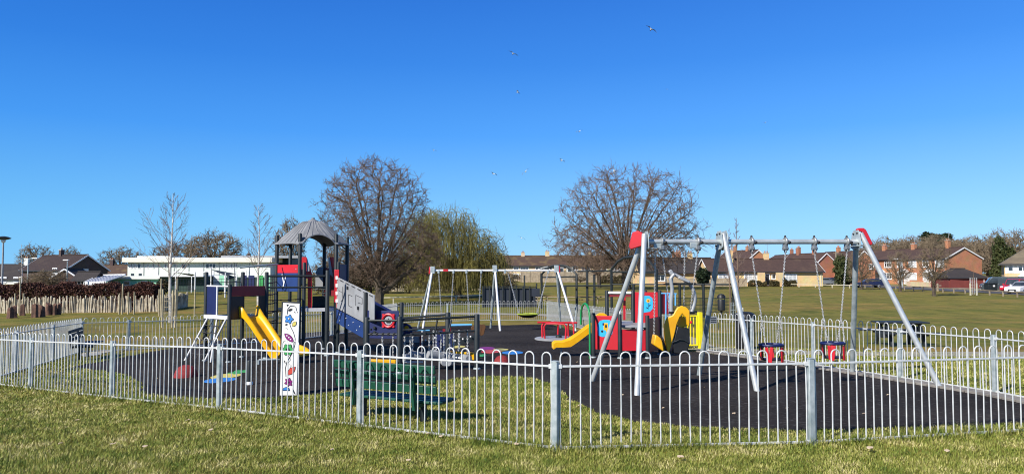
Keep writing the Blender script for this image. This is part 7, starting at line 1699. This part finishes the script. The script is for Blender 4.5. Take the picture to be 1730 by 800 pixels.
for (p0, p1, top, lab, sd) in ((1262, 1290, 475, 'low brown-green hedge under the bungalow window, left of the door', 53), (1298, 1311, 474, 'rounded bush beside the bungalow door', 54), (1320, 1340, 473, 'square green hedge beside the bungalow porch pier', 55)):
    a, b = X(p0, d), X(p1, d); z0 = gz(a, d); z1 = zat(top, d); leaf_cloud('hedge', lab, 'hedge', [(((a + b) / 2, d - 1, (z0 + z1) / 2), ((b - a) / 2, .6, (z1 - z0) / 2), 'box')], 5000, .07, 'hedgegreen', sd)
d = 136; leaf_cloud('evergreen_shrub', 'rounded dark evergreen shrub beside the telegraph pole', 'shrub', [((X(1424, d), d, zat(456, d)), (pxlen(0, 15, d), 1.8, pxlen(0, 25, d)), 'ell'), ((X(1436, d), d + 1, zat(464, d)), (pxlen(0, 10, d), 1.5, pxlen(0, 18, d)), 'ell')], 9000, .16, 'ivy', 56)
d = 205; leaf_cloud('pine_tree', 'dark evergreen pine crown rising above the wood', 'tree', [((X(1580, d), d, zat(404, d)), (pxlen(0, 22, d), 3, pxlen(0, 9, d)), 'ell'), ((X(1566, d), d, zat(398, d)), (pxlen(0, 6, d), 1.5, pxlen(0, 7, d)), 'ell'), ((X(1600, d), d, zat(400, d)), (pxlen(0, 9, d), 2, pxlen(0, 6, d)), 'ell'), ((X(1583, d), d, zat(416, d)), (pxlen(0, 18, d), 3, pxlen(0, 9, d)), 'ell')], 9000, .26, 'evergreen', 57)
d = 140; leaf_cloud('ivy_clad_tree', 'ivy-covered tree trunks between the garage and the right-hand house', 'tree', [((X(1690, d), d, zat(440, d)), (pxlen(0, 9, d), 1.6, pxlen(0, 42, d)), 'ell'), ((X(1704, d), d, zat(438, d)), (pxlen(0, 13, d), 1.8, pxlen(0, 22, d)), 'ell'), ((X(1684, d), d, zat(465, d)), (pxlen(0, 8, d), 1.5, pxlen(0, 18, d)), 'ell')], 12000, .18, 'ivy', 58)
d = 122; leaf_cloud('evergreen_shrub', 'dark conifer shrub in the garden of the dim bungalow', 'shrub', [((X(1188, d), d, zat(466, d)), (pxlen(0, 12, d), 1.2, pxlen(0, 14, d)), 'ell')], 4000, .12, 'evergreen', 59)
d = 160; leaf_cloud('hedge', 'green garden hedge under the wide domed oak', 'hedge', [((X(1035, d), d, zat(472, d)), (pxlen(0, 22, d), .9, pxlen(0, 6, d)), 'box')], 5000, .12, 'hedgegreen', 60)
d = 92
leaf_cloud('thicket', 'dark brown undergrowth band behind the oak and the willow', 'undergrowth', [((X(px, d), d + j % 3, zat(py, d)), (pxlen(0, 26, d), 1.6, pxlen(0, ry, d)), 'ell') for j, (px, py, ry) in enumerate(((552, 478, 16), (588, 470, 22), (622, 462, 28), (655, 466, 26), (690, 462, 28), (724, 468, 24), (758, 462, 28), (792, 466, 26), (826, 474, 18), (848, 478, 13)))], 52000, .085, 'undergrowth', 61)
# ------------------------------------------------------------------ gulls
def gull(px, py, span_px, roll, yaw, flap, label, d=85):
    c = P(px, py, d); sp = 1.35 * span_px * d / F / 2; m = MB()
    body = [(.0, -.26), (.035, -.22), (.06, -.14), (.068, 0), (.055, .12), (.02, .24), (.012, .30)]
    k = sp / .6; rot = Matrix.Rotation(yaw, 3, 'Z') @ Matrix.Rotation(roll, 3, 'Y')
    T = lambda v: c + (rot @ Vector(v)) * k
    n_ = 10; vv = [T((r * math.cos(2 * PI * j / n_), h, r * math.sin(2 * PI * j / n_))) for r, h in body for j in range(n_)]
    ff = [(i * n_ + j, i * n_ + (j + 1) % n_, (i + 1) * n_ + (j + 1) % n_, (i + 1) * n_ + j) for i in range(len(body) - 1) for j in range(n_)]
    m.add(vv, ff)
    for s in (-1, 1):
        sec = [(.02, .12, -.11, .0), (.25, .15, -.07, .10 * flap + .04), (.45, .10, -.06, .10 * flap), (.62, -.02, -.08, -.02 + .02 * flap)]
        w_ = []
        for x, f_, b_, z in sec: w_ += [T((s * x, f_, z + .012)), T((s * x, b_, z)), T((s * x, (f_ + b_) / 2, z - .012))]
        q = []
        for i in range(3):
            for j in range(3): a = i * 3 + j; b2 = i * 3 + (j + 1) % 3; q.append((a, b2, b2 + 3, a + 3))
        m.add(w_, q + [(9, 10, 11)])
    m.add([T((-.05, .2, .0)), T((.05, .2, 0)), T((.07, .36, .0)), T((-.07, .36, 0)), T((0, .28, .015))], [(0, 1, 4), (1, 2, 4), (2, 3, 4), (3, 0, 4), (3, 2, 1, 0)])
    tag(m.build('gull', M['gull'], None, smooth=True, origin=c), label, 'bird', 'gulls in flight over the playground')
def gullmat():
    m = mat('gull_feathers', (.75, .75, .73), .8, c2=(.55, .55, .55), scale=8); n, l = m.node_tree.nodes, m.node_tree.links; b = n['Principled BSDF']; src = b.inputs['Base Color'].links[0].from_socket
    tc = n.new('ShaderNodeTexCoord'); ln = n.new('ShaderNodeVectorMath'); ln.operation = 'LENGTH'; l.new(tc.outputs['Object'], ln.inputs[0]); cr = n.new('ShaderNodeValToRGB'); cr.color_ramp.elements[0].position = .14; cr.color_ramp.elements[1].position = .30
    l.new(ln.outputs['Value'], cr.inputs[0]); mx = n.new('ShaderNodeMix'); mx.data_type = 'RGBA'; l.new(cr.outputs[0], mx.inputs[0]); l.new(src, mx.inputs[6]); mx.inputs[7].default_value = (.13, .125, .12, 1); l.new(mx.outputs[2], b.inputs['Base Color']); return m
M['gull'] = gullmat()
for a in ((1100, 50, 16, .55, .1, 1, 'gull with spread wings, highest in the sky'), (867, 91, 14, .45, .2, .8, 'gull with slanting wings, second highest in the sky'), (875, 156, 9, .2, 1.2, 1.5, 'dark-winged gull seen nearly end-on below the second highest one'),
          (979, 222, 10, -.3, .3, .9, 'pale gull gliding level, above the gap between the oaks'), (733, 254, 7, .3, .5, 1.2, 'tiny gull just above the right shoulder of the broad oak'), (949, 271, 10, .35, .6, 1.3, 'gull banking above the left edge of the wide domed oak'),
          (888, 290, 13, -.75, .2, .8, 'gull steeply banked, midway between the two oaks'), (834, 294, 11, .3, .7, 1.2, 'gull with raised wings just right of the broad oak'), (1037, 289, 13, 1.45, .3, .6, 'gull seen edge-on against the top of the wide domed oak'), (881, 402, 11, .4, .2, .8, 'lowest gull, near the cream terrace roof'),
          (1293, 207, 7, -.1, .1, .6, 'tiny pale gull far to the right, alone in the sky'), (1127, 151, 4, .1, .1, .4, 'barely visible speck of a gull below the highest one')): gull(*a)
